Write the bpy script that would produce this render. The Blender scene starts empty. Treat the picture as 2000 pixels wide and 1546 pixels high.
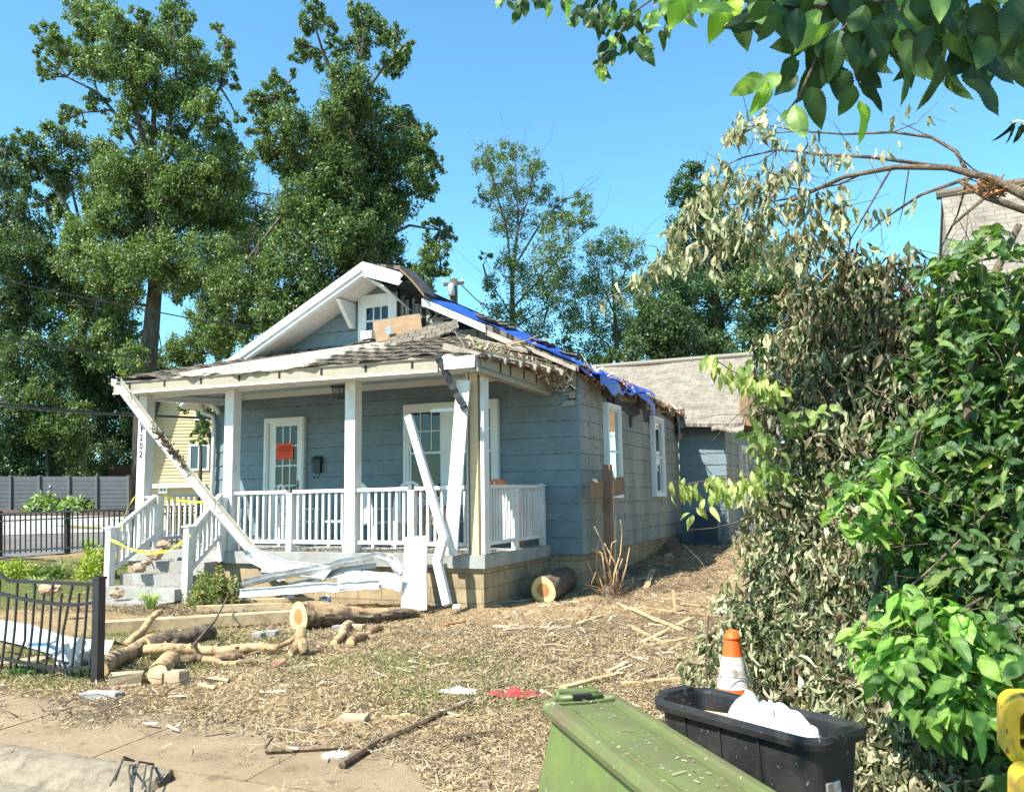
import bpy, math, random
import numpy as np
from mathutils import Vector, Matrix
R = math.radians
rng = np.random.default_rng(7); random.seed(7)
scene = bpy.context.scene; COL = scene.collection

# ---------------------------------------------------------------- camera, sky, sun, exposure
CF, CYAW, CPITCH, CROLL = 1648.3, -0.4152, 0.1181, -0.0154
CAM = np.array([4.5247, -12.9511, 1.4399])
_f = np.array([math.sin(CYAW)*math.cos(CPITCH), math.cos(CYAW)*math.cos(CPITCH), math.sin(CPITCH)])
_r0 = np.array([math.cos(CYAW), -math.sin(CYAW), 0.0]); _u0 = np.cross(_r0, _f)
_r = _r0*math.cos(CROLL)+_u0*math.sin(CROLL); _u = -_r0*math.sin(CROLL)+_u0*math.cos(CROLL)
cd = bpy.data.cameras.new('camera'); cam = bpy.data.objects.new('camera', cd); COL.objects.link(cam)
cam.matrix_world = Matrix(((_r[0],_u[0],-_f[0],CAM[0]),(_r[1],_u[1],-_f[1],CAM[1]),(_r[2],_u[2],-_f[2],CAM[2]),(0,0,0,1)))
cd.sensor_width = 36; cd.lens = CF/2000*36; cd.clip_end = 1500; cd.clip_start = .05
scene.camera = cam
SUNV = Vector((-.35, -.74, 1.0)).normalized()      # towards the sun
w = bpy.data.worlds.new('World'); scene.world = w; w.use_nodes = True
nt = w.node_tree; bg = nt.nodes['Background']; sk = nt.nodes.new('ShaderNodeTexSky')
sk.sky_type = 'NISHITA'; sk.sun_disc = False
sk.sun_elevation = math.asin(SUNV.z); sk.sun_rotation = math.atan2(SUNV.x, SUNV.y)
sk.air_density = 1.0; sk.dust_density = .35; sk.ozone_density = 1.9; sk.altitude = 100
_t = nt.nodes.new('ShaderNodeMix'); _t.data_type = 'RGBA'; _t.blend_type = 'MULTIPLY'; _t.inputs[0].default_value = 1; _t.inputs[7].default_value = (.74, 1.22, 1.27, 1)
nt.links.new(sk.outputs[0], _t.inputs[6]); nt.links.new(_t.outputs[2], bg.inputs[0]); bg.inputs[1].default_value = .105
ld = bpy.data.lights.new('sun', 'SUN'); ld.energy = 5; ld.angle = R(.53); ld.color = (1, .955, .88)
sun = bpy.data.objects.new('sun', ld); COL.objects.link(sun)
sun.rotation_euler = SUNV.to_track_quat('Z', 'Y').to_euler(); sun.location = (0, 0, 40)
scene.view_settings.view_transform = 'Standard'; scene.view_settings.look = 'None'
scene.view_settings.exposure = 1.25; scene.view_settings.gamma = 1
scene.cycles.max_bounces = 6; scene.cycles.diffuse_bounces = 3; scene.cycles.glossy_bounces = 3
scene.cycles.transparent_max_bounces = 6; scene.cycles.transmission_bounces = 4
scene.cycles.caustics_reflective = False; scene.cycles.caustics_refractive = False

# ---------------------------------------------------------------- measuring helpers (photo pixel -> point on a real plane)
def ray(x, y): return _f+_r*(x-1000)/CF-_u*(y-773)/CF
def on(x, y, ax, v):
    d = ray(x, y); return CAM+d*(v-CAM[ax])/d[ax]
def at(x, y, t): return CAM+ray(x, y)*t                     # t metres ahead
def XW(x, y): return on(x, y, 1, 0)                          # on the front wall
PD = -2.42                                                   # porch front line
def XP(x, y, o=0): return on(x, y, 1, PD+o)
def sst(a, b, x):
    t = np.clip((x-a)/(b-a), 0, 1); return t*t*(3-2*t)
def H(X, Y):
    X = np.asarray(X, float); Y = np.asarray(Y, float)
    z = -.07-.05*sst(-7.0, -8.2, Y)
    z = z+.056*np.clip(Y, 0, 12)+.047*np.clip(-X-8, 0, 40)
    z = z+.012*np.sin(X*1.7+Y*.6)*sst(-8.4, -7, Y)+.01*np.sin(Y*2.3-X)*sst(-8.4, -7, Y)
    z = z+.10*sst(.8, 3, X)*sst(-1, 2, Y)+.22*sst(1.2, 3.2, X)*sst(-2.5, 3, Y)
    return np.minimum(z, 1.22)
def G(x, y, dz=0):                                           # on the ground
    d = ray(x, y); a, b = 1.0, 70.0
    for n in (1400, 60):
        t = np.linspace(a, b, n); p = CAM+d*t[:, None]; k = p[:, 2] < H(p[:, 0], p[:, 1])+dz
        i = int(np.argmax(k)) if k.any() else n-1; a, b = t[max(i-1, 0)], t[i]
    return CAM+d*(a+b)/2

# ---------------------------------------------------------------- mesh builder
class M:
    def __init__(s): s.V=[]; s.F=[]; s.n=0; s.C=[]; s.UV=[]; s.col=(1,1,1)
    def add(s, v, f, mi=0, col=None, uv=None):
        v = np.asarray(v, float).reshape(-1, 3)
        s.V.append(v); s.F.append((f, s.n, mi)); s.n += len(v)
        c = np.asarray(s.col if col is None else col, float)
        s.C.append(np.broadcast_to(c, (len(v), 3)))
        s.UV.append(np.zeros((len(v), 2)) if uv is None else np.asarray(uv, float).reshape(-1, 2))
        return s
    def obox(s, c, ax, h, mi=0, col=None):                   # centre, 3 axes, half sizes
        c = np.asarray(c, float); ax = [np.asarray(a, float)*k for a, k in zip(ax, h)]
        v = [c+i*ax[0]+j*ax[1]+k*ax[2] for i in (-1,1) for j in (-1,1) for k in (-1,1)]
        return s.add(v, [(0,1,3,2),(4,6,7,5),(0,4,5,1),(2,3,7,6),(0,2,6,4),(1,5,7,3)], mi, col)
    def box(s, a, b, mi=0, col=None):
        a = np.array(a, float); b = np.array(b, float); lo = np.minimum(a, b); hi = np.maximum(a, b)
        return s.obox((lo+hi)/2, np.eye(3), (hi-lo)/2, mi, col)
    def plank(s, p, q, wd, th, up=(0,0,1), mi=0, col=None, segs=1, jit=0, taper=1):
        p = np.asarray(p, float); q = np.asarray(q, float); d = q-p; L = np.linalg.norm(d); d /= L
        up = np.asarray(up, float); sd = np.cross(d, up); sd /= max(np.linalg.norm(sd), 1e-9); up = np.cross(sd, d)
        if segs == 1 and taper == 1: return s.obox((p+q)/2, [d, sd, up], (L/2, wd/2, th/2), mi, col)
        V = []; F = []
        for i in range(segs+1):
            k = i/segs; c = p+(q-p)*k+sd*jit*(random.random()-.5)+up*jit*(random.random()-.5); w2 = wd/2*(1+(taper-1)*k)
            V += [c-sd*w2-up*th/2, c+sd*w2-up*th/2, c+sd*w2+up*th/2, c-sd*w2+up*th/2]
            if i:
                b = 4*(i-1); F += [(b+j, b+(j+1)%4, b+4+(j+1)%4, b+4+j) for j in range(4)]
        F += [(3,2,1,0), tuple(4*segs+j for j in range(4))]
        return s.add(V, F, mi, col)
    def tube(s, pts, rad, n=8, mi=0, col=None, cap=True, rough=0, endmi=None):
        pts = [np.asarray(p, float) for p in pts]; rad = [rad]*len(pts) if np.isscalar(rad) else list(rad)
        V = []; F = []; prev = None; m = len(pts)
        for i, p in enumerate(pts):
            d = pts[min(i+1, m-1)]-pts[max(i-1, 0)]; d = d/max(np.linalg.norm(d), 1e-9)
            if prev is None:
                a = np.array([0,0,1.]) if abs(d[2]) < .9 else np.array([1.,0,0]); a = np.cross(a, d)
            else: a = prev-d*(prev@d)
            a /= max(np.linalg.norm(a), 1e-9); prev = a; b = np.cross(d, a)
            for k in range(n):
                t = 2*math.pi*k/n; rr = rad[i]*(1+rough*(random.random()-.5))
                V.append(p+(a*math.cos(t)+b*math.sin(t))*rr)
            if i: F += [((i-1)*n+k, (i-1)*n+(k+1)%n, i*n+(k+1)%n, i*n+k) for k in range(n)]
        s.add(V, F, mi, col)
        if cap:
            off = s.n-len(V)
            s.F.append(([tuple(range(n))[::-1], tuple(range((m-1)*n, m*n))], off, mi if endmi is None else endmi))
        return s
    def lathe(s, prof, c, n=20, ax=None, mi=0, col=None, close=True):
        c = np.asarray(c, float); ax = ax or np.eye(3)
        V = [c+ax[0]*r*math.cos(2*math.pi*k/n)+ax[1]*r*math.sin(2*math.pi*k/n)+ax[2]*z for r, z in prof for k in range(n)]
        F = [((i-1)*n+k, (i-1)*n+(k+1)%n, i*n+(k+1)%n, i*n+k) for i in range(1, len(prof)) for k in range(n)]
        if close: F += [tuple(range(n))[::-1], tuple(range((len(prof)-1)*n, len(prof)*n))]
        return s.add(V, F, mi, col)
    def slab(s, poly, d, mi=0, col=None, uv=None):           # polygon extruded by vector d
        P = np.asarray(poly, float); n = len(P); V = np.vstack([P, P+np.asarray(d, float)])
        return s.add(V, [tuple(range(n))[::-1], tuple(range(n, 2*n))]+[(i, (i+1)%n, n+(i+1)%n, n+i) for i in range(n)], mi, col, None if uv is None else np.vstack([uv, uv]))
    def grid(s, fn, nu, nv, mi=0, col=None, th=None):        # fn(u,v)->(xyz); uv in metres from fn if it returns 5
        V = []; UV = []
        for j in range(nv+1):
            for i in range(nu+1):
                r_ = fn(i/nu, j/nv); V.append(r_[:3]); UV.append(r_[3:5] if len(r_) > 3 else (i/nu, j/nv))
        F = [(j*(nu+1)+i, j*(nu+1)+i+1, (j+1)*(nu+1)+i+1, (j+1)*(nu+1)+i) for j in range(nv) for i in range(nu)]
        s.add(V, F, mi, col, UV)
        if th is not None:
            V2 = np.array(V)+np.asarray(th, float); N = nu+1
            s.add(V2, [f[::-1] for f in F], mi, col, UV)
            a = s.n-2*len(V)
            rim = [i for i in range(N)]+[N*(j+1)-1 for j in range(1, nv+1)]+[nv*N+i for i in range(nu-1, -1, -1)]+[j*N for j in range(nv-1, 0, -1)]
            s.F.append(([(rim[i], rim[(i+1)%len(rim)], rim[(i+1)%len(rim)]+len(V), rim[i]+len(V)) for i in range(len(rim))], a, mi))
        return s
    def inst(s, tv, tf, A, P, col=None, mi=0, uv=None):      # many copies of a template: A (K,3,3) axes as rows, P (K,3)
        tv = np.asarray(tv, float); K = len(P); n = len(tv)
        V = np.einsum('ni,kij->knj', tv, A)+np.asarray(P)[:, None, :]
        tf = np.asarray(tf); F = (tf[None]+(np.arange(K)*n)[:, None, None]).reshape(-1, tf.shape[1])
        c = None if col is None else np.repeat(np.asarray(col, float), n, axis=0)
        u = None if uv is None else np.tile(np.asarray(uv, float), (K, 1))
        return s.add(V.reshape(-1, 3), F, mi, c, u)
    def build(s, name, mats, parent=None, label=None, cat=None, group=None, kind=None, smooth=False, origin=None):
        V = np.vstack(s.V); C = np.vstack(s.C); UV = np.vstack(s.UV)
        loops = []; tot = []; mis = []
        for f, off, mi in s.F:
            if isinstance(f, np.ndarray):
                loops.append(f.ravel()+off); tot.append(np.full(len(f), f.shape[1])); mis.append(np.full(len(f), mi))
            else:
                for q in f: loops.append(np.array(q)+off)
                tot.append(np.array([len(q) for q in f], int)); mis.append(np.full(len(f), mi))
        L = np.concatenate(loops).astype(np.int32); T = np.concatenate(tot).astype(np.int32); MI = np.concatenate(mis).astype(np.int32)
        if origin is None:
            if parent is None and kind != 'structure':
                lo = V.min(0); hi = V.max(0); origin = np.array([(lo[0]+hi[0])/2, (lo[1]+hi[1])/2, lo[2]])
            else: origin = np.zeros(3)
        origin = np.asarray(origin, float)
        me = bpy.data.meshes.new(name)
        me.vertices.add(len(V)); me.vertices.foreach_set('co', (V-origin).astype(np.float32).ravel())
        me.loops.add(len(L)); me.loops.foreach_set('vertex_index', L)
        me.polygons.add(len(T)); me.polygons.foreach_set('loop_start', np.concatenate([[0], np.cumsum(T)[:-1]]).astype(np.int32))
        me.polygons.foreach_set('loop_total', T)
        me.polygons.foreach_set('material_index', MI)
        me.polygons.foreach_set('use_smooth', np.full(len(T), bool(smooth)))
        me.update(calc_edges=True); me.validate()
        if len(me.loops) == len(L):
            a = me.color_attributes.new('Col', 'FLOAT_COLOR', 'POINT')
            a.data.foreach_set('color', np.hstack([C, np.ones((len(C), 1))]).astype(np.float32).ravel())
            u = me.uv_layers.new(name='UVMap'); u.data.foreach_set('uv', UV[L].astype(np.float32).ravel())
        for m_ in (mats if isinstance(mats, (list, tuple)) else [mats]): me.materials.append(m_)
        o = bpy.data.objects.new(name, me); COL.objects.link(o); o.location = origin
        if parent is not None:
            o.parent = parent; o.matrix_parent_inverse = WM[parent.name].inverted()
        WM[o.name] = Matrix.Translation(Vector(origin))
        tag(o, label, cat, group, kind); return o
WM = {}
def tag(o, label=None, cat=None, group=None, kind=None):
    for k, v_ in (('label', label), ('category', cat), ('group', group), ('kind', kind)):
        if v_: o[k] = v_
def thing(name, loc, label, cat, group=None):
    o = bpy.data.objects.new(name, None); COL.objects.link(o); o.location = Vector(tuple(float(a) for a in loc)); o.empty_display_size = .2
    WM[o.name] = Matrix.Translation(o.location); tag(o, label, cat, group); return o
def nrm(a): a = np.asarray(a, float); return a/max(np.linalg.norm(a), 1e-9)

# ---------------------------------------------------------------- materials
def newmat(name):
    m = bpy.data.materials.new(name); m.use_nodes = True; t = m.node_tree
    return m, t, t.nodes['Principled BSDF'], t.nodes.new, t.links.new
def ramp(N, stops, interp='LINEAR'):
    r_ = N('ShaderNodeValToRGB'); r_.color_ramp.interpolation = interp
    e = r_.color_ramp.elements
    while len(e) < len(stops): e.new(.5)
    for el, (p, c) in zip(e, stops): el.position = p; el.color = (*c, 1) if len(c) == 3 else c
    return r_
def noise(N, L, vec, scale, detail=4, rough=.6, dist=0):
    n = N('ShaderNodeTexNoise'); n.inputs['Scale'].default_value = scale; n.inputs['Detail'].default_value = detail
    n.inputs['Roughness'].default_value = rough; n.inputs['Distortion'].default_value = dist
    if vec is not None: L(vec, n.inputs['Vector'])
    return n
def mapping(N, L, src, sc):
    mp = N('ShaderNodeMapping'); mp.inputs['Scale'].default_value = sc; L(src, mp.inputs['Vector']); return mp.outputs[0]
def mixc(N, L, fac, a, b, mode='MIX'):
    m = N('ShaderNodeMix'); m.data_type = 'RGBA'; m.blend_type = mode
    (L(fac, m.inputs[0]) if hasattr(fac, 'node') else setattr(m.inputs[0], 'default_value', fac))
    for i, c in ((6, a), (7, b)):
        if hasattr(c, 'node'): L(c, m.inputs[i])
        else: m.inputs[i].default_value = (*c, 1)
    return m.outputs[2]
def bump(N, L, b, h, strength, dist=.01):
    bn = N('ShaderNodeBump'); bn.inputs['Strength'].default_value = strength; bn.inputs['Distance'].default_value = dist
    L(h, bn.inputs['Height']); L(bn.outputs[0], b.inputs['Normal'])
def mat(name, c1, c2=None, scale=6, rough=.7, bs=0, bscale=80, stretch=(1,1,1), c3=None, s3=1.5, spots=None, metal=0, attr=False, spec=.4, lo=.35, hi=.65, bd=.01):
    m, t, b, N, L = newmat(name); co = N('ShaderNodeTexCoord').outputs['Object']; v_ = mapping(N, L, co, stretch)
    c2 = c2 or tuple(x*.75 for x in c1); n = noise(N, L, v_, scale, 6, .65)
    r_ = ramp(N, [(lo, c1), (hi, c2)]); L(n.outputs[0], r_.inputs[0]); out = r_.outputs[0]
    if c3:
        n3 = noise(N, L, v_, s3, 5, .7, .4); r3 = ramp(N, [(.48, (0,0,0)), (.62, (1,1,1))]); L(n3.outputs[0], r3.inputs[0]); out = mixc(N, L, r3.outputs[0], out, c3)
    if spots:
        n4 = noise(N, L, co, spots[1], 3, .5); r4 = ramp(N, [(spots[2], (0,0,0)), (spots[2]+.04, (1,1,1))]); L(n4.outputs[0], r4.inputs[0]); out = mixc(N, L, r4.outputs[0], out, spots[0])
    if attr:
        a = N('ShaderNodeVertexColor'); a.layer_name = 'Col'; out = mixc(N, L, 1.0, out, a.outputs[0], 'MULTIPLY')
    L(out, b.inputs['Base Color']); b.inputs['Roughness'].default_value = rough; b.inputs['Metallic'].default_value = metal
    b.inputs['Specular IOR Level'].default_value = spec
    if bs: nb = noise(N, L, v_, bscale, 5, .7); bump(N, L, b, nb.outputs[0], bs, bd)
    return m
def leafmat(name, rough=.5, trans=.35, spec=.35, vein=False):
    m, t, b, N, L = newmat(name); a = N('ShaderNodeVertexColor'); a.layer_name = 'Col'; col = a.outputs[0]
    if vein:
        uv = N('ShaderNodeUVMap').outputs[0]; sx = N('ShaderNodeSeparateXYZ'); L(uv, sx.inputs[0])
        ab = N('ShaderNodeMath'); ab.operation = 'ABSOLUTE'; L(sx.outputs[1], ab.inputs[0])
        # side veins: bands of u - k|v|
        m1 = N('ShaderNodeMath'); m1.operation = 'MULTIPLY'; m1.inputs[1].default_value = -1.1; L(ab.outputs[0], m1.inputs[0])
        ad = N('ShaderNodeMath'); L(sx.outputs[0], ad.inputs[0]); L(m1.outputs[0], ad.inputs[1])
        m2 = N('ShaderNodeMath'); m2.operation = 'MULTIPLY'; m2.inputs[1].default_value = 75; L(ad.outputs[0], m2.inputs[0])
        si = N('ShaderNodeMath'); si.operation = 'SINE'; L(m2.outputs[0], si.inputs[0])
        rr = ramp(N, [(.0, (1,1,1)), (.86, (1,1,1)), (1., (1.35,1.3,1.15))]); L(si.outputs[0], rr.inputs[0])
        mid = ramp(N, [(.0, (1.7,1.65,1.4)), (.018, (1.5,1.45,1.3)), (.03, (1,1,1))]); L(ab.outputs[0], mid.inputs[0])
        col = mixc(N, L, 1., mixc(N, L, 1., col, rr.outputs[0], 'MULTIPLY'), mid.outputs[0], 'MULTIPLY')
        bump(N, L, b, si.outputs[0], .35, .002)
    L(col, b.inputs['Base Color']); b.inputs['Roughness'].default_value = rough; b.inputs['Specular IOR Level'].default_value = spec
    tr = N('ShaderNodeBsdfTranslucent'); tc = mixc(N, L, 1., col, (1.25, 1.5, .45), 'MULTIPLY'); L(tc, tr.inputs[0])
    mx = N('ShaderNodeMixShader'); mx.inputs[0].default_value = trans
    L(b.outputs[0], mx.inputs[1]); L(tr.outputs[0], mx.inputs[2]); L(mx.outputs[0], t.nodes['Material Output'].inputs[0])
    return m
def brickmat(name, c1, c2, mortar, bw, bh, ms=.01, uv=True, rough=.85, streak=None, bs=.5, squash=None, noisecol=None, dark=None):
    m, t, b, N, L = newmat(name); tc = N('ShaderNodeTexCoord'); v_ = tc.outputs['UV' if uv else 'Object']
    nz = noise(N, L, v_, 14, 3, .6); vv = N('ShaderNodeVectorMath'); vv.operation = 'MULTIPLY_ADD'
    L(nz.outputs[1], vv.inputs[0]); vv.inputs[1].default_value = (.012,.012,0); L(v_, vv.inputs[2])
    br = N('ShaderNodeTexBrick'); L(vv.outputs[0], br.inputs['Vector']); br.inputs['Scale'].default_value = 1
    br.inputs['Color1'].default_value = (*c1, 1); br.inputs['Color2'].default_value = (*c2, 1); br.inputs['Mortar'].default_value = (*mortar, 1)
    br.inputs['Mortar Size'].default_value = ms; br.inputs['Brick Width'].default_value = bw; br.inputs['Row Height'].default_value = bh; br.inputs['Mortar Smooth'].default_value = .1
    n = noise(N, L, v_, 3, 6, .7); r_ = ramp(N, [(.3, (.62,.6,.58)), (.7, (1.2,1.18,1.12))]); L(n.outputs[0], r_.inputs[0])
    out = mixc(N, L, 1., br.outputs[0], r_.outputs[0], 'MULTIPLY')
    n5 = noise(N, L, v_, 90, 3, .8); r5 = ramp(N, [(.3, (.7,.7,.7)), (.7, (1.25,1.25,1.25))]); L(n5.outputs[0], r5.inputs[0])
    out = mixc(N, L, 1., out, r5.outputs[0], 'MULTIPLY')
    L(out, b.inputs['Base Color']); b.inputs['Roughness'].default_value = rough; b.inputs['Specular IOR Level'].default_value = .2
    inv = N('ShaderNodeMath'); inv.operation = 'MULTIPLY_ADD'; inv.inputs[1].default_value = -1; L(br.outputs[1], inv.inputs[0]); L(n5.outputs[0], inv.inputs[2])
    bump(N, L, b, inv.outputs[0], bs, .012); return m
K = {}
K['white'] = mat('white_paint', (.70,.69,.66), (.64,.635,.61), 3, .55, .2, 60, c3=(.60,.57,.50), s3=3.5, spots=((.35,.31,.25), 26, .70))
K['gutterin'] = mat('dirty_gutter', (.56,.53,.44), (.44,.41,.33), 6, .7, .3, 40, spots=((.12,.09,.06), 12, .66))
K['whitec'] = mat('white_metal', (.66,.66,.65), (.56,.56,.54), 5, .38, .05, 30, spots=((.3,.27,.2), 18, .68))
K['cream'] = mat('cream_paint', (.345,.30,.215), (.29,.25,.18), 4, .6, .15, 50, spots=((.2,.15,.1), 20, .7))
K['trim'] = mat('window_trim', (.74,.73,.69), (.66,.65,.61), 5, .5, .05)
K['blue'] = mat('blue_paint', (.16,.212,.238), (.138,.185,.21), 2.2, .62, .25, 35, (1,1,2), c3=(.135,.17,.18), s3=1.3, attr=True, spots=((.12,.15,.17), 9, .73))
K['side'] = mat('weathered_paint', (.29,.29,.26), (.18,.185,.165), 1.6, .8, .4, 40, (1,1,.35), c3=(.31,.30,.24), s3=.9, attr=True, spots=((.085,.085,.075), 6, .64))
K['ceil'] = mat('ceiling_paint', (.42,.52,.56), (.38,.47,.51), 3, .6)
K['block'] = brickmat('concrete_block', (.38,.30,.185), (.32,.25,.155), (.20,.16,.10), .40, .20, .008, bs=.3)
K['conc'] = mat('concrete', (.33,.32,.295), (.24,.23,.21), 4, .85, .3, 70, c3=(.24,.22,.19), s3=2.2)
K['deckface'] = mat('porch_slab', (.34,.34,.31), (.27,.27,.25), 5, .8, .25, 60, c3=(.25,.24,.21), s3=3)
K['shingle'] = brickmat('asphalt_shingle', (.215,.185,.145), (.145,.125,.10), (.03,.026,.022), .17, .14, .007, bs=.8)
K['shingle2'] = brickmat('asphalt_shingle_pale', (.28,.25,.205), (.225,.20,.165), (.13,.12,.10), .30, .14, .006, bs=.6)
K['felt'] = mat('felt_and_gap_shade', (.035,.035,.038), (.07,.07,.07), 8, .85, .5, 40)  # also backs the siding, so the course gaps carry shade as colour
K['oldwood'] = mat('old_wood', (.42,.37,.30), (.25,.21,.17), 5, .85, .5, 60, (1,1,1), attr=True)
K['newwood'] = mat('new_wood', (.72,.56,.33), (.62,.46,.26), 4, .7, .25, 50, (1,6,6), spots=((.25,.15,.08), 9, .74))
K['lumber'] = mat('lumber', (.56,.42,.235), (.42,.30,.165), 5, .8, .6, 40, attr=True, c3=(.30,.21,.12), s3=5, spots=((.3,.2,.1), 12, .72))
K['ply'] = mat('plywood', (.25,.155,.08), (.17,.105,.055), 5, .8, .3, 40, attr=True)
K['bark'] = mat('bark', (.24,.175,.115), (.06,.042,.03), 16, .95, 1.0, 26, (1,1,1), attr=True, bd=.04)
K['tbark'] = mat('tree_bark', (.12,.10,.08), (.045,.038,.03), 6, .95, .8, 12, (1,1,.4))
K['heart'] = mat('cut_wood', (.72,.54,.30), (.62,.44,.22), 6, .85, .2, 60, attr=True)
K['peeled'] = mat('peeled_wood', (.50,.34,.18), (.30,.19,.095), 11, .8, .9, 30, c3=(.13,.085,.055), s3=7, attr=True, bd=.02)
K['black'] = mat('black_metal', (.018,.018,.02), (.03,.03,.03), 8, .42, .1, 50)
K['blackp'] = mat('black_plastic', (.012,.012,.013), (.028,.028,.027), 5, .48, .25, 60, spots=((.16,.15,.13), 38, .67), c3=(.035,.033,.03), s3=6)
K['green'] = mat('green_plastic', (.125,.17,.045), (.10,.145,.038), 3, .42, .1, 50, spots=((.26,.28,.17), 40, .69), c3=(.10,.125,.045), s3=5)
K['greenl'] = mat('green_lid', (.125,.15,.045), (.10,.11,.04), 3, .6, .15, 40, c3=(.125,.092,.05), s3=2.6, spots=((.30,.26,.16), 34, .655))
K['orange'] = mat('orange_plastic', (.80,.12,.015), (.65,.09,.01), 6, .45, .1, spots=((.3,.06,.02), 20, .68))
K['refl'] = mat('reflective_white', (.72,.70,.66), (.50,.47,.42), 14, .5, .1, c3=(.25,.2,.15), s3=9)
K['red'] = mat('red_paper', (.95,.10,.04), (.93,.085,.03), 3, .7)
K['redcloth'] = mat('red_cloth', (.36,.045,.045), (.22,.02,.02), 8, .8, .3)
K['ink'] = mat('black_ink', (.015,.012,.012), None, 5, .6)
K['yellow'] = mat('yellow_plastic', (.72,.47,.03), (.55,.35,.03), 6, .45, .3, c3=(.40,.27,.06), s3=14, spots=((.12,.09,.04), 22, .64))
K['tape'] = mat('yellow_tape', (.85,.80,.05), (.75,.7,.04), 6, .4)
K['tarp'] = mat('blue_tarp', (.018,.085,.50), (.012,.055,.36), 7, .36, .7, 24)
K['brick'] = mat('red_brick', (.40,.22,.13), (.30,.16,.10), 8, .9, .5, 60, c3=(.42,.33,.22), s3=5)
K['paver'] = mat('tan_paver', (.46,.35,.22), (.36,.27,.17), 8, .9, .5, 60, c3=(.40,.2,.12), s3=5)
K['rock'] = mat('field_stone', (.40,.28,.18), (.28,.19,.13), 5, .9, .8, 25)
K['bag'] = mat('plastic_bag', (.70,.72,.74), (.55,.60,.64), 9, .3, 1.0, 12)
K['silver'] = mat('foil_sheet', (.55,.58,.58), (.42,.46,.47), 6, .3, .5, 14, metal=.3)
K['alum'] = mat('bare_aluminium', (.55,.56,.55), (.38,.38,.36), 5, .42, .3, 20, metal=.4, spots=((.2,.18,.14), 14, .64))
K['slat'] = mat('grey_fence_paint', (.10,.105,.11), (.08,.085,.09), 3, .75, .2)
K['brownf'] = mat('brown_fence', (.16,.09,.055), (.09,.05,.03), 6, .9, .4)
K['tan'] = mat('tan_siding', (.58,.42,.22), (.53,.385,.2), 2, .7, .1)
K['wicker'] = mat('wicker', (.42,.33,.20), (.3,.22,.12), 20, .8, .5, 60)
K['chairw'] = mat('white_chair_paint', (.78,.78,.76), (.68,.68,.66), 6, .5)
K['chairo'] = mat('orange_chair', (.75,.22,.05), None, 6, .6)
K['mulch'] = mat('mulch', (.11,.065,.045), (.05,.03,.022), 12, .95, 1, 30)
K['litter'] = mat('litter', (1,1,1), (.8,.8,.8), 20, .9, .3, 60, attr=True)
K['blade'] = leafmat('grass_blade', .6, .3)
K['far'] = leafmat('far_leaf', .45, .3, .5)
K['leaf'] = leafmat('near_leaf', .48, .38, .38, vein=True)
K['wilt'] = leafmat('wilted_leaf', .7, .2, .25)
def glassmat(name, tint, rough=.06):
    m, t, b, N, L = newmat(name); b.inputs['Base Color'].default_value = (*tint, 1); b.inputs['Roughness'].default_value = rough
    b.inputs['Specular IOR Level'].default_value = .9; b.inputs['Coat Weight'].default_value = .4; b.inputs['Coat Roughness'].default_value = .02
    co = N('ShaderNodeTexCoord').outputs['Object']; n = noise(N, L, co, 2.2, 2); bump(N, L, b, n.outputs[0], .12, .02); return m
def paneglass():
    m, t, b, N, L = newmat('window_glass'); tr = N('ShaderNodeBsdfTransparent'); tr.inputs[0].default_value = (.62,.66,.66,1)
    gl = N('ShaderNodeBsdfGlossy'); gl.inputs[1].default_value = .02; lw = N('ShaderNodeLayerWeight'); lw.inputs[0].default_value = .12
    co = N('ShaderNodeTexCoord').outputs['Object']; n = noise(N, L, co, 1.6, 2); bn = N('ShaderNodeBump'); bn.inputs[0].default_value = .15; bn.inputs[1].default_value = .03
    L(n.outputs[0], bn.inputs['Height']); L(bn.outputs[0], gl.inputs['Normal'])
    ad = N('ShaderNodeMath'); ad.inputs[1].default_value = .03; L(lw.outputs[0], ad.inputs[0])
    mx = N('ShaderNodeMixShader'); L(ad.outputs[0], mx.inputs[0]); L(tr.outputs[0], mx.inputs[1]); L(gl.outputs[0], mx.inputs[2])
    L(mx.outputs[0], t.nodes['Material Output'].inputs[0]); return m
K['glass'] = paneglass()
K['blind'] = mat('blind', (.17,.175,.14), (.14,.145,.12), 3, .6)
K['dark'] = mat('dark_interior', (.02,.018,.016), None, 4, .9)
K['acblue'] = mat('dark_blue_metal', (.03,.06,.09), (.02,.04,.06), 5, .5)
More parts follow.
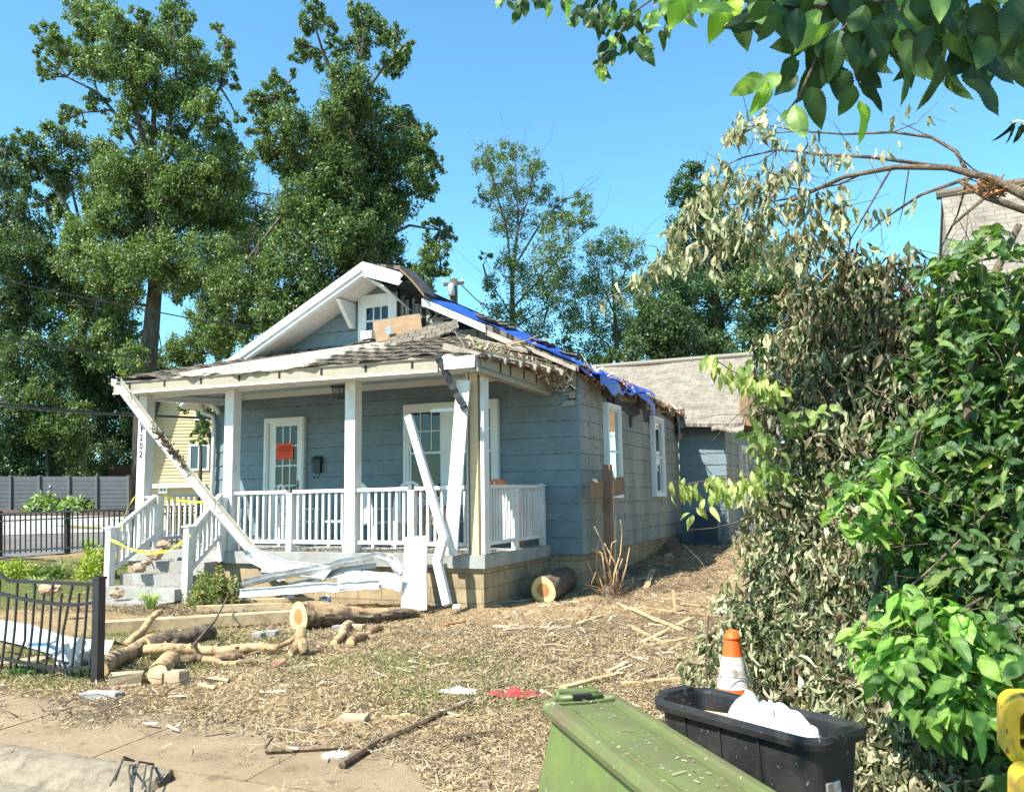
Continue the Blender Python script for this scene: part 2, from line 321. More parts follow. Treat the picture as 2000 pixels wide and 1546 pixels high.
# ground
def groundmat():
    m, t, b, N, L = newmat('ground'); co = N('ShaderNodeTexCoord').outputs['Object']; a = N('ShaderNodeVertexColor'); a.layer_name = 'Col'
    n1 = noise(N, L, co, 9, 10, .75); r1 = ramp(N, [(.3, (.20,.135,.075)), (.5, (.38,.275,.155)), (.7, (.54,.42,.25))]); L(n1.outputs[0], r1.inputs[0])
    n2 = noise(N, L, co, 45, 6, .8); r2 = ramp(N, [(.35, (.35,.33,.3)), (.6, (1.25,1.2,1.1))]); L(n2.outputs[0], r2.inputs[0])
    out = mixc(N, L, 1., r1.outputs[0], r2.outputs[0], 'MULTIPLY')
    n3 = noise(N, L, co, 30, 6, .7); g = ramp(N, [(.3, (.06,.075,.02)), (.7, (.20,.21,.07))]); L(n3.outputs[0], g.inputs[0])
    sp = N('ShaderNodeSeparateColor'); L(a.outputs[0], sp.inputs[0])
    out = mixc(N, L, sp.outputs[0], out, g.outputs[0])
    n4 = noise(N, L, co, 25, 5, .8); mu = ramp(N, [(.3, (.035,.022,.016)), (.7, (.13,.08,.055))]); L(n4.outputs[0], mu.inputs[0])
    out = mixc(N, L, sp.outputs[1], out, mu.outputs[0])
    L(out, b.inputs['Base Color']); b.inputs['Roughness'].default_value = .95; b.inputs['Specular IOR Level'].default_value = .15
    bump(N, L, b, n2.outputs[0], .9, .03); return m
K['ground'] = groundmat()
def pavemat(name, c1, c2, c3, sc=1.2):
    m, t, b, N, L = newmat(name); co = N('ShaderNodeTexCoord').outputs['Object']
    n1 = noise(N, L, co, sc, 8, .7, .3); r1 = ramp(N, [(.32, c1), (.5, c2), (.68, c3)]); L(n1.outputs[0], r1.inputs[0])
    n2 = noise(N, L, co, 120, 4, .8); r2 = ramp(N, [(.3, (.7,.68,.65)), (.65, (1.15,1.13,1.1))]); L(n2.outputs[0], r2.inputs[0])
    out = mixc(N, L, 1., r1.outputs[0], r2.outputs[0], 'MULTIPLY'); n5 = noise(N, L, co, 5, 6, .8); r5 = ramp(N, [(.55, (0,0,0)), (.72, (1,1,1))]); L(n5.outputs[0], r5.inputs[0])
    out = mixc(N, L, r5.outputs[0], out, tuple(x*.62 for x in c1))
    L(out, b.inputs['Base Color']); b.inputs['Roughness'].default_value = .92; b.inputs['Specular IOR Level'].default_value = .2
    bump(N, L, b, n2.outputs[0], .9, .02); return m
K['walk'] = pavemat('sidewalk_concrete', (.27,.195,.12), (.41,.305,.19), (.48,.365,.235))
K['curb'] = pavemat('curb_concrete', (.22,.18,.135), (.36,.30,.22), (.44,.37,.275), 9)
K['road'] = pavemat('road_asphalt', (.22,.17,.12), (.30,.23,.16), (.36,.28,.2), 2)
K['street'] = pavemat('street_asphalt', (.12,.12,.12), (.17,.17,.165), (.22,.21,.2), .8)
K['drive'] = pavemat('driveway_concrete', (.34,.33,.31), (.42,.41,.39), (.48,.47,.44), .8)
# ================================================================ THE SETTING
def clippts(Xs, Ys): return np.meshgrid(Xs, Ys)
def terrain():
    xs = np.concatenate([np.linspace(-90, -14, 30), np.linspace(-13.8, 9, 330), np.linspace(10, 70, 24)])
    ys = np.concatenate([np.linspace(-9.25, 9, 260), np.linspace(9.5, 100, 50)])
    X, Y = np.meshgrid(xs, ys); Z = H(X, Y)
    n1 = sum(np.sin(X*a+Y*b+c)*d for a, b, c, d in ((7,3,1,.006),(-5,9,2,.006),(13,-8,0,.004),(21,17,3,.003),(-31,23,1,.002)))
    Z = Z+n1*sst(-8.1, -7.4, Y)*np.where(Y < 12, 1, 0)
    # under the sidewalk the soil lies lower, except where it has spilled over
    edge = -7.95-.25*sst(0, 1.2, X)-.75*sst(1.6, 2.8, X)+.12*np.sin(X*3.1)+.06*np.sin(X*11)
    Z = np.where(Y < edge, -.19, Z)
    m = M(); V = np.stack([X, Y, Z], -1).reshape(-1, 3); nx = len(xs); ny = len(ys)
    j, i = np.meshgrid(np.arange(ny-1), np.arange(nx-1), indexing='ij'); a = (j*nx+i).ravel()
    F = np.stack([a, a+1, a+1+nx, a+nx], -1)
    wob = .5*np.sin(X*1.3+Y)+.35*np.sin(Y*2.9-X*2)+.3*np.sin(X*5.3+Y*4.1)
    gr = sst(.1, .9, .5+.6*wob-((X-0.2)/2.3)**2*.6-((Y+6.6)/1.1)**2*.5)*.75              # trampled lawn by the logs
    gr = np.maximum(gr, sst(-.3, .8, 1.1+.5*wob-((X+2.3)/1.6)**2-((Y+6.2)/1.6)**2)*.8)
    gr = np.maximum(gr, sst(-6.6, -8, X)*sst(-14, -11, X)*.95*(Y > -6)*sst(2, .5, Y))
    gr = np.maximum(gr, sst(9, 14, Y)*.8); gr = np.maximum(gr, sst(-12, -16, X)*.8)
    mu = sst(.2, .7, 1.3-((X-2.2)/2.0)**2-((Y+4.3)/2.2)**2+.5*wob)*.45
    mu = np.maximum(mu, sst(2.6, 3.2, X)*.8*(Y < 8)); mu = np.maximum(mu, (X > -.1)*(X < 2)*(Y > 0)*(Y < 8)*.45)
    mu = np.maximum(mu, ((X < -3.2)*(X > -7)*(Y < -2.3)*(Y > -4.4))*.7)
    m.add(V, F, 0, np.stack([gr, mu, 0*gr], -1).reshape(-1, 3))
    return m.build('ground', K['ground'], kind='structure', smooth=True)
terrain()
m = M()                                                       # sidewalk slabs, tooled joints between them
jx = [-12.6, -11.4, -10.2, -9.0, -7.8, -6.6, -5.4, -4.2, -3.0, -1.86, -1.36, -.22, .98, 2.18, 3.38, 4.6, 5.8, 7, 8.2, 9.4, 10.6]
for a_, b_ in zip(jx, jx[1:]):
    sk_ = .15
    tz = random.uniform(-.004, .004)
    m.slab([(a_+.006, -7.7, -.17), (b_-.006, -7.7, -.17), (b_-.006+sk_, -9.03, -.17), (a_+.006+sk_, -9.03, -.17)], (0, 0, .052+tz))
m.slab([(-13, -7.68, -.2), (11, -7.68, -.2), (11.2, -9.05, -.2), (-12.8, -9.05, -.2)], (0, 0, .062))
m.slab([(.72, -9.04, -.19), (11, -9.04, -.19), (11, -9.9, -.28), (.66, -9.9, -.28)], (0, 0, .066))
m.build('sidewalk', K['walk'], kind='structure')
m = M()
prof = [(-9.045, -.30), (-9.045, -.117), (-9.10, -.112), (-9.16, -.118), (-9.22, -.14), (-9.27, -.18), (-9.31, -.225), (-9.46, -.235), (-9.62, -.232), (-9.62, -.32)]
cx = np.linspace(-14, .60, 60)
def curbpt(x, y, z):
    k = sst(.0, .6, x); zz = z if y > -9.3 else z
    return (x+.03*math.sin(x*9+y*30)*k, y+.006*math.sin(x*13), zz-.03*k*(y < -9.1)*(y > -9.3))
for i in range(len(prof)-1):
    (y0, z0), (y1, z1) = prof[i], prof[i+1]
    m.grid(lambda u, v: curbpt(-14+14.6*u, y0+(y1-y0)*v, z0+(z1-z0)*v), 60, 1)
m.slab([(.60, y, z) for y, z in prof], (.001, 0, 0))
m.build('curb', K['curb'], kind='structure', smooth=True)
m = M(); m.grid(lambda u, v: (-60+130*u, -30+20.42*v, -.236+.012*math.sin(u*90)*0), 40, 12); m.build('road', K['road'], kind='structure')
def sheet(name, mt, x0, x1, ya, yb, dz, nu=40, nv=10):              # a paved sheet lying on the sloping ground between two sight lines
    m = M()
    def f(u, v):
        x = x0+(x1-x0)*u; y = ya(x)*(1-v)+yb(x)*v; p = G(x, y); return (p[0], p[1], float(H(p[0], p[1]))+dz)
    m.grid(f, nu, nv); m.build(name, K[mt], kind='structure')
sheet('driveway', 'drive', -160, 330, lambda x: 1008-.004*x, lambda x: 1046-.03*x, .02)
sheet('side_street', 'street', -160, 380, lambda x: 1047-.03*x, lambda x: 1092-.085*x, .02)

# ================================================================ THE DAMAGED HOUSE
CO = .27
def siding(m, O, U, N, u0, u1, z0, top, wd=.61, skip=None, dirt=0, vj=True, seed=1):
    r = random.Random(seed); O = np.asarray(O, float); U = np.asarray(U, float); N = np.asarray(N, float); Z = np.array([0,0,1.])
    k = 0
    ztop = max(top(u0+(u1-u0)*i/40) for i in range(41))
    while z0+CO*k < ztop:
        zb = z0+CO*k; s0 = u0-((k % 2)*.5+.1*r.random())*wd
        while s0 < u1:
            a = max(s0, u0); b = min(s0+wd, u1); s0 += wd
            if b-a < .02: continue
            n = max(2, int((b-a)/.055)); us = np.linspace(a+.0012, b-.0012, n+1)
            if skip and skip((a+b)/2, zb+.1): continue
            t = .95+.1*r.random(); dz = r.uniform(-.003, .003); out = .017+r.uniform(-.001, .004)
            V = []
            for u in us:
                tp = top(u); lo = zb+dz+.006*math.sin(u*26+k)+.002*math.sin(u*70)
                hi = min(zb+CO-.005, tp); lo = min(lo, tp-.001)
                f = (hi-zb)/CO
                V += [O+U*u+Z*lo, O+U*u+Z*lo+N*out, O+U*u+Z*max(hi, lo+.001)+N*(out-(out-.003)*f)]
            F = []
            for i in range(n): F += [(3*i, 3*i+3, 3*i+4, 3*i+1), (3*i+1, 3*i+4, 3*i+5, 3*i+2)]
            F += [(0, 1, 2), (3*n, 3*n+2, 3*n+1)]
            m.add(V, F, 0, (t, t*r.uniform(.99, 1.01), t*r.uniform(.98, 1.01)))
        k += 1
house = thing('house', (-3.84, 3.5, 0), 'storm damaged pale blue bungalow with white porch and torn shingle roof', 'house')
RZ, RX = 5.6, -3.75                                            # ridge
def zl(x): return RZ-.5*(RX-x)
def zr(x): return 3.51-.49*(x-.08)
WX0, WX1, WY1 = -7.68, 0.0, 7.12
# front wall (backing painted dark as shade in the course gaps, plus shingles)
m = M(); m.box((WX0+.004, .002, .5), (WX1-.004, .12, 3.44), 1); m.slab([(WX0+.004,.002,3.44), (WX1-.004,.002,3.44), (WX1-.3,.002,3.46), (-2.7,.002,4.6), (RX,.002,5.3), (WX0+.3,.002,3.5)], (0, .12, 0), 1)
siding(m, (0,0,0), (1,0,0), (0,-1,0), WX0, WX1, .5, lambda u: 3.44, seed=3)
m.box((WX0-.02, -.022, .5), (WX0+.03, .0, 3.3), 0); m.box((-.035, -.021, .5), (.018, .0, 3.2), 0)
m.build('front_wall', [K['blue'], K['felt']], house)
m = M()
def gtop(u): return min(zl(u) if u < RX else RZ-.5*(u-RX), 9)-.24
siding(m, (0,-.004,0), (1,0,0), (0,-1,0), WX0+.2, -3.43, 3.47, gtop, seed=5)
m.build('gable_wall', K['blue'], house)
# side wall
m = M(); m.box((-.12, .125, .5), (-.002, WY1, 3.38), 1)
missing = [(1.95, 3.12), (4.05, 3.1), (2.6, 3.4), (5.5, 3.3), (6.4, 3.3)]
def sk2(u, z): return (z > 2.85 and 1.35 < u < 1.85 and z < 3.2) or (3.75 < u < 4.45 and 2.9 < z < 3.3) or (z > 3.1 and u > 5.4)
siding(m, (0,0,0), (0,1,0), (1,0,0), 0, WY1, .5, lambda u: 3.43-.03*math.sin(u*3)-.02*u+.03*math.sin(u*11), skip=sk2, seed=8)
m.build('side_wall', [K['side'], K['felt']], house)
m = M(); m.box((WX0, .125, .5), (WX0+.12, WY1, 3.4)); m.box((WX0+.13, WY1-.1, .5), (-.13, WY1-.002, 3.4)); m.slab([(WX0+.13, WY1-.1, 3.4), (-.13, WY1-.1, 3.4), (RX, WY1-.1, 5.3)], (0, .098, 0))
m.build('rear_wall', K['blue'], house)
def uvbox(m, a, b, mi=0):                                       # box with metre uv on the two long faces
    a = np.array(a, float); b = np.array(b, float)
    for y, s in ((a[1], 1), (b[1], -1)):
        P = [(a[0],y,a[2]), (b[0],y,a[2]), (b[0],y,b[2]), (a[0],y,b[2])]; m.add(P, [(0,1,2,3)], mi, None, [(p[0], p[2]) for p in P])
    for x in (a[0], b[0]):
        P = [(x,a[1],a[2]), (x,b[1],a[2]), (x,b[1],b[2]), (x,a[1],b[2])]; m.add(P, [(0,1,2,3)], mi, None, [(p[1]+.13, p[2]) for p in P])
    for z in (a[2], b[2]): m.add([(a[0],a[1],z), (b[0],a[1],z), (b[0],b[1],z), (a[0],b[1],z)], [(0,1,2,3)], mi)
m = M(); uvbox(m, (WX0+.03, .03, -.4), (-.03, WY1-.03, .498)); m.build('foundation', K['block'], house)
m = M(); uvbox(m, (-7.2, PD, -.4), (-.58, .0, .468)); m.build('porch_foundation', K['block'], house)
m = M(); m.box((-7.3, PD-.06, .47), (-.53, -.026, .65)); m.build('porch_deck', K['deckface'], house)
# steps
m0 = M(); m0.box((-6.55, PD-.08, -.3), (-5.2, PD-.061, .47)); st = m0.build('steps', K['conc'], house)
for i in range(4):
    zt = .50-.175*i; y1 = PD-.082-.29*i; m = M(); m.box((-6.62, y1-.29, zt-.175 if i < 3 else -.3), (-5.18, y1-.001, zt)); m.build('step', K['conc'], st)
m0 = None
# main roof
def slope(m, pts, th, nu=24, nv=12, fn=None, mi=0):
    A, B, C_, D_ = [np.array(p, float) for p in pts]            # A-B eave, D-C top
    L_ = np.linalg.norm(B-A); W_ = np.linalg.norm(D_-A)
    def f(u, v):
        p = (A*(1-u)+B*u)*(1-v)+(D_*(1-u)+C_*u)*v
        if fn is not None: p = p+np.array([0,0,fn(u, v)])
        return (*p, u*L_, v*W_)
    m.grid(f, nu, nv, mi, None, th)
m = M(); slope(m, [(WX0-.32, 7.5, zl(WX0-.32)), (WX0-.32, -.62, zl(WX0-.32)), (RX, -.62, RZ), (RX, 7.5, RZ)], (0,0,-.1)); m.build('roof', K['shingle'], house)
wv = lambda u, v: .035*math.sin(u*17+v*5)+.03*math.sin(u*31-v*9)
m = M(); slope(m, [(.12, -.30, zr(.12)), (.12, 7.35, zr(.12)-.12), (RX+.02, 7.4, RZ-.12), (-2.75, -.30, zr(-2.75))], (0,0,-.09), 40, 16, wv)
# bent front piece of the right slope, torn from the ridge
slope(m, [(-3.02, -.60, 5.46), (-3.02, .3, 5.4), (RX, .3, RZ), (RX, -.62, RZ)], (0,0,-.07), 6, 6)
m.build('torn_roof', K['shingle'], house)
m = M(); slope(m, [(-2.60, -.50, 4.93), (-2.66, -.05, 4.90), (-3.02, -.05, 5.36), (-3.03, -.60, 5.43)], (0,0,-.05), 6, 6, lambda u, v: .03*math.sin(v*3.1)); m.grid(lambda u, v: (-2.60-.43*v, -.50+.45*u-.10*v*(1-u), 4.945+.505*v+.03*math.sin(v*3.1)), 6, 6, 1, None, (0,0,.02))
m.build('bent_roof_deck', [K['ply'], K['felt']], house, label='bent brown underside of roof decking below the ridge')
# rake trim, left
def rake(m, x0, x1, zf, y, h, th, mi=0, off=0):
    m.slab([(x0, y, zf(x0)-h-off), (x1, y, zf(x1)-h-off), (x1, y, zf(x1)-off), (x0, y, zf(x0)-off)], (0, th, 0), mi)
m = M(); rake(m, WX0-.34, RX, zl, -.665, .15, .042, 0, -.012); rake(m, WX0-.3, RX-.02, zl, -.632, .075, .03, 0, .14); rake(m, WX0-.3, RX, zl, -.60, .05, .03, 0, .20)
# soffit
m.slab([(WX0-.3, -.57, zl(WX0-.3)-.25), (RX, -.57, zl(RX)-.25), (RX, -.03, zl(RX)-.25), (WX0-.3, -.03, zl(WX0-.3)-.25)], (0, 0, .02))
m.build('rake_board', K['whitec'], house)
zrr = lambda x: RZ-.42*(x-RX)
m = M(); m.slab([(RX+.002, -.66, RZ-.25), (-3.02, -.66, 5.10), (-2.95, -.66, 5.16), (-3.0, -.66, 5.2), (-2.93, -.66, 5.27), (-3.0, -.66, 5.33), (RX+.002, -.66, RZ+.01)], (0, .035, 0))
m.slab([(RX, -.60, RZ-.27), (-3.35, -.60, 5.13), (-3.1, -.03, 4.75), (RX, -.03, RZ-.34)], (0, 0, .02))
m.build('rake_board', K['white'], house)
m = M(); rake(m, -2.72, -1.5, zr, -.36, .13, .035, 0, -.02); m.build('rake_board', K['white'], house)
m = M()
for (a_, b_, h_, o_) in ((-1.52, -.75, .10, .05), (-.78, .08, .07, .03)):
    rake(m, a_, b_, zr, -.34+.02*random.random(), h_, .03, 0, o_)
m.build('rake_board', K['oldwood'], house, label='splintered bare rake board')
# knee bracket on the gable
bx = -4.35
m = M(); m.slab([(bx-.05, -.56, zl(bx)-.27), (bx-.05, -.03, zl(bx)-.27), (bx-.05, -.03, 4.56), (bx-.05, -.12, 4.56)], (.085, 0, 0)); m.build('knee_bracket', K['white'], house)
# attic window
def frame(m, O, U, N, w_, h_, t, d, mi=0, sill=0):
    Z = np.array([0,0,1.]); O = np.asarray(O, float)
    P = lambda u, z: O+U*u+Z*z
    m.obox(P(t/2, h_/2)+N*d/2, [U, N, Z], (t/2, d/2, h_/2), mi); m.obox(P(w_-t/2, h_/2)+N*d/2, [U, N, Z], (t/2, d/2, h_/2), mi)
    m.obox(P(w_/2, h_-t/2)+N*d/2, [U, N, Z], (w_/2-t-.001, d/2, t/2), mi); m.obox(P(w_/2, t/2)+N*(d/2+sill/2), [U, N, Z], (w_/2-t-.001+sill, d/2+sill/2, t/2), mi)
def window(parent, O, U, N, w_, h_, t=.09, grid_=(0,0), blind=True, rail=.5, deep=.05, units=None):
    O = np.asarray(O, float); U = np.asarray(U, float); N = np.asarray(N, float); Z = np.array([0,0,1.]); P = lambda u, z, n=0: O+U*u+Z*z+N*n
    m = M(); frame(m, O, U, N, w_, h_, t, deep+.03, 0, .012); frame(m, P(.012, .012, 0), U, N, w_-.024, h_-.024, t*.45, deep+.045)
    units = units or [(t, w_-t)]
    for (a, b), (c, d) in zip(units, units[1:]): m.obox(P((b+c)/2, h_/2, deep/2+.01), [U, N, Z], ((c-b)/2, deep/2+.01, h_/2-t-.001))
    wo = m.build('window', K['trim'], parent)
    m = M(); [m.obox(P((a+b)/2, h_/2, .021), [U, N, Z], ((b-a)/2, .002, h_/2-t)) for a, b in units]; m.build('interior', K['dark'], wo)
    if blind:
        m = M()
        for a, b in units:
            z = h_*rail+.05
            while z < h_-t-.02:
                m.obox(P((a+b)/2, z, .029), [U, N, Z], ((b-a)/2-.01, .0025, .017)); z += .042
            if blind == 'full':
                z = t+.03
                while z < h_*rail: m.obox(P((a+b)/2, z, .029), [U, N, Z], ((b-a)/2-.01, .0025, .012), 0, (.3,.3,.3)); z += .042
        m.build('blind', K['blind'], wo)
    for a, b in units:
        m = M(); sh = h_*rail
        frame(m, P(a+.004, t+.003, .03), U, N, b-a-.008, sh-t, .035, .028); frame(m, P(a+.004, sh-.03, .036), U, N, b-a-.008, h_-t-sh+.028, .035, .032)
        if grid_[0]:
            hh = h_-t-sh-.01
            for i in range(1, grid_[0]): m.obox(P(a+.004+(b-a)*i/grid_[0], sh+hh/2, .05), [U, N, Z], (.008, .006, hh/2-.03))
            for i in range(1, grid_[1]): m.obox(P((a+b)/2, sh+hh*i/grid_[1], .051), [U, N, Z], ((b-a)/2-.035, .006, .008))
        m.build('sash', K['trim'], wo)
        m = M(); m.obox(P((a+b)/2, h_/2, .042), [U, N, Z], ((b-a)/2-.03, .0015, h_/2-t-.03)); m.build('pane', K['glass'], wo)
    return wo
# the attic one: broad white board with a six-light sash
m = M(); aw = [(-4.25, 4.30), (-3.42, 4.30), (-3.42, 5.13), (-4.25, 5.17)]
for q in ([(-4.25,4.42),(-4.07,4.42),(-4.07,5.05),(-4.25,5.05)], [(-3.6,4.42),(-3.42,4.42),(-3.42,5.05),(-3.6,5.05)], [(-4.25,5.05),(-3.42,5.05),(-3.42,5.15),(-3.55,5.19),(-3.75,5.27),(-3.95,5.19),(-4.25,5.17)][:3]+[(-4.25,5.17)], [(-4.25,4.3),(-3.42,4.3),(-3.42,4.42),(-4.25,4.42)], [(-4.07,4.92),(-3.6,4.92),(-3.6,5.05),(-4.07,5.05)]):
    m.slab([(x, -.06, z) for x, z in q], (0, .04, 0))
for i in (1, 2): m.box((-4.07+.157*i-.012, -.055, 4.42), (-4.07+.157*i+.012, -.03, 4.92))
m.box((-4.07, -.056, 4.655), (-3.6, -.029, 4.685)); m.box((-4.12, -.10, 4.40), (-3.55, -.061, 4.44))
aw = m.build('window', K['white'], house, label='small white attic window with six lights')
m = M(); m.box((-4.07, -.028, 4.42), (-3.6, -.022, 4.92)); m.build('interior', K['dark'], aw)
m = M(); m.box((-4.07, -.044, 4.43), (-3.6, -.042, 4.91)); m.build('pane', K['glass'], aw)
# broken right half of the gable: loose boards, gaps
m = M(); r = random.Random(4)
m.slab([(-3.41, .02, 3.6), (-.15, .02, 3.5), (-.15, .02, 3.55), (-2.7, .02, 4.78), (-3.41, .02, 5.1)], (0, .05, 0), 1)
for x in np.arange(-3.36, -2.75, .105):
    c = r.choice([(1,1,1),(.7,.7,.7),(.5,.48,.45),(.85,.83,.8)]); m.box((x, -.03-.02*r.random(), 4.3+.1*r.random()), (x+.08, .0, 5.14-.42*(x+3.4)-.1*r.random()), 0, c)
for x, w_ in ((-3.40, .05), (-3.16, .06), (-2.9, .07)): m.box((x, -.06, 4.25), (x+w_, -.035, 5.2-.5*(x+3.4)), 1)
zz = 3.60
while zz < 4.9:
    x = -3.3+.25*r.random()
    while x < .0:
        w_ = r.uniform(.3, .7); t_ = min(zr(x+w_*.5)-.18, 9)
        if zz+.05 < t_ and r.random() < .96 and not (x < -2.7 and zz > 4.5):
            c = r.choice([(1.6,1.55,1.45),(1.4,1.35,1.25),(1.1,1.1,1.05),(1.75,1.7,1.55),(.7,.74,.72)])
            hb = min(.24, zr(x+w_)-.10-zz); hb0 = min(.24, zr(x)-.10-zz)
            if hb > .04: m.slab([(x+.01, -.035-.02*r.random(), zz), (x+w_-.01, -.035, zz-.01*r.random()), (x+w_-.01-.03*r.random(), -.035, zz+hb), (x+.01, -.03, zz+hb0)], (0, .015, 0), 0, c)
        x += w_
    zz += .255
for i in range(12):
    x = r.uniform(-2.8, -.6); z = r.uniform(3.95, max(4.0, zr(x)-.25)); m.plank((x, -.06, z), (x+r.uniform(.1, .35), -.08, z+r.uniform(-.25, .1)), .05, .015, (0,1,0), 0, (.8,.75,.7))
m.build('broken_gable_boards', [K['oldwood'], K['dark']], house)
# ---- porch roof
EL, ER = np.array([-7.32, -2.86, 3.44]), np.array([-.40, -2.86, 3.36])
TL, TR = np.array([-6.75, -.02, 4.20]), np.array([-2.35, -.02, 4.36])
pw = lambda u, v: (.03*math.sin(u*9+1)+.018*math.sin(u*23))*(1-v*.6)-.03*math.sin(math.pi*u)*(1-v)
m = M(); L0 = 6.92
def ps(u, v):
    p = (EL*(1-u)+ER*u)*(1-v)+(TL*(1-u)+TR*u)*v; 
    return (p[0], p[1]+(.03*math.sin(u*40)+.02*math.sin(u*91) if v == 0 else 0), p[2]+pw(u, v), p[0], v*2.95)
NC = 20
for k in range(NC):                                              # overlapping courses, each a thin sheet
    v0, v1 = k/NC, (k+1.25)/NC
    def cs(u, v, v0=v0, v1=v1, k=k):
        q = ps(u, min(v0+(v1-v0)*v, 1)); lift = (1-v)*(.022+.009*math.sin(u*60+k*2.3)+.007*math.sin(u*137+k))
        if abs(u-.46) < .045 and k in (0, 1, 2): lift += .035*(1-abs(u-.46)/.045)*(1-v)
        if v == 0: q = (q[0], q[1]-.008*math.sin(u*200+k*7), *q[2:])
        return (q[0], q[1], q[2]+lift, q[3]+(k % 2)*.09, q[4])
    m.grid(cs, 160, 1, 0, None, (0, 0, -.010))
m.build('porch_roof', K['shingle'], house)
m = M(); m.add([EL+(0,0,-.02), ER+(0,0,-.02), TR+(0,0,-.02), TL+(0,0,-.02), EL+(.05,.05,-.07), ER+(-.05,.05,-.07), TR+(0,0,-.08), TL+(0,0,-.08)], [(0,1,2,3),(4,7,6,5),(0,4,5,1),(1,5,6,2),(3,7,4,0)])
m.build('roof_deck', K['oldwood'], house)
m = M(); hl = [EL, TL, np.array([-7.7, -.02, 3.5])]
m.add([EL+(0,0,.012), (TL+(0,0,.012)), hl[2]], [(0,1,2)], 0, None, [(0,0),(3,1),(3,0)]); m.build('porch_roof_hip', K['shingle'], house)
# right side of the porch roof: stripped to lath and rafters
m = M(); r = random.Random(9)
A0, B0 = ER, np.array([-.02, -.05, 3.42]); A1, B1 = TR, np.array([-.4, -.03, 3.60])
hipP = lambda t: ER*(1-t)+TR*t
m.add([ER+(0,0,-.05), (-.15,-.03,3.40), TR+(0,0,-.09)], [(0,1,2)], 1)
for k in range(11):
    t = .02+.088*k; a = hipP(t)+(0, 0, -.01); b = np.array([-.10-t*.75, -.05, 3.42+t*.46])
    col = r.choice([(1.55,1.4,1.1),(1.3,1.2,1.0),(1.7,1.55,1.25),(.8,.75,.7)])
    if r.random() < .9: m.plank(a, a*(1-.98)+b*.98+(0, 0, r.uniform(-.04, .05)), .045+.03*r.random(), .022, (0,0,1), 0, col, 5, .025)
for k in range(6):
    t = .1+.15*k; p = ER*(1-t)+B0*t; q = p+(-.75*(1-.3*t), 0, .25); m.plank(p+(0,0,-.04), q+(0,0,-.06), .05, .09, (0,0,1), 0, (.9,.85,.8))
for k in range(26):
    t = r.random(); p = hipP(t*.7)*(1-t*.9)+b*(t*.9)+np.array([r.uniform(-.3,.5), 0, r.uniform(0,.1)]); dv = np.array([r.uniform(-.2,.3), r.uniform(-.1,.6), r.uniform(-.12,.06)])
    m.plank(p, p+dv, .03, .012, (0,0,1), 0, r.choice([(1.5,1.3,1.),(.7,.6,.5),(1.1,1,.9)]))
m.build('stripped_roof_lath', [K['oldwood'], K['felt']], house)
# fascias, ceiling, beams
m = M(); r = random.Random(2)
fz = lambda u, v=0: 0
segs = np.linspace(-7.22, -1.05, 9)
m.slab([(-7.22, -2.83, 3.24), (-1.05, -2.83, 3.17), (-1.05, -2.83, 3.36), (-7.22, -2.83, 3.43)], (0, .028, 0))
for a_ in segs[:-1]: m.box((a_+.35, -2.838, 3.30-.012*(a_+7.2)), (a_+.385, -2.829, 3.42-.011*(a_+7.2)), 2)
m.slab([(-7.22, -2.845, 3.225), (-1.05, -2.845, 3.155), (-1.05, -2.845, 3.18), (-7.22, -2.845, 3.25)], (0, .014, 0), 3)
m.slab([(-7.22, -2.80, 3.235), (-1.0, -2.80, 3.17), (-1.0, -2.80, 3.40), (-7.22, -2.80, 3.42)], (0, .04, 0), 1)
m.build('fascia_board', [K['cream'], K['oldwood'], K['dark'], K['trim']], house)
m = M(); m.slab([(-7.15, -2.755, 3.232), (-.62, -2.755, 3.17), (-.62, -2.36, 3.185), (-7.0, -2.36, 3.247)], (0, 0, .025)); m.box((-7.0, -2.355, 3.19), (-.62, -2.33, 3.27))
m.build('porch_soffit', K['white'], house)
m = M(); m.slab([(-7.0, -2.32, 3.245), (-.62, -2.32, 3.245), (-.62, -.04, 3.50), (-7.0, -.04, 3.50)], (0, 0, .02)); m.build('porch_ceiling', K['ceil'], house)
m = M(); m.box((-7.15, -.045, 3.39), (-.18, -.016, 3.50)); m.build('frieze_board', K['trim'], house)
m = M(); m.slab([(-7.12, -2.33, 3.17), (-7.12, -.05, 3.28), (-7.12, -.05, 3.43), (-7.12, -2.33, 3.34)], (.13, 0, 0)); m.slab([(-7.12, -2.33, 3.24), (-7.12, -.05, 3.37), (-7.12, -.05, 3.40), (-7.12, -2.33, 3.27)], (.17, 0, 0)); m.build('side_beam', K['whitec'], house)
m = M(); m.slab([(-.46, -2.83, 3.16), (-.46, -.10, 3.10), (-.46, -.10, 3.30), (-.46, -2.83, 3.35)], (-.05, 0, 0)); m.slab([(-.44, -2.70, 3.20), (-.44, -.7, 3.18), (-.44, -.7, 3.36), (-.44, -2.70, 3.35)], (-.02, 0, 0), 1); m.slab([(-.43, -2.83, 3.12), (-.43, -.06, 3.06), (-.43, -.06, 3.11), (-.43, -2.83, 3.17)], (-.12, 0, 0), 1)
for y in (-2.1, -1.75, -1.25, -.75): m.box((-.436, y, 3.2), (-.43, y+.03, 3.34), 2)
m.build('side_beam', [K['cream'], K['cream'], K['dark']], house)
m = M(); m.grid(lambda u, v: (-1.02+.57*u, -2.84-.03*math.sin(u*6), 3.18+(.19+.02*math.sin(u*5))*v-.02*u), 8, 2, 0, None, (0, .02, 0)); m.slab([(-.95,-2.85,3.19),(-.47,-2.87,3.17),(-.455,-2.87,3.33),(-.88,-2.85,3.34),(-.93,-2.85,3.30)], (0,.02,0)); m.build('corner_flashing', K['whitec'], house)
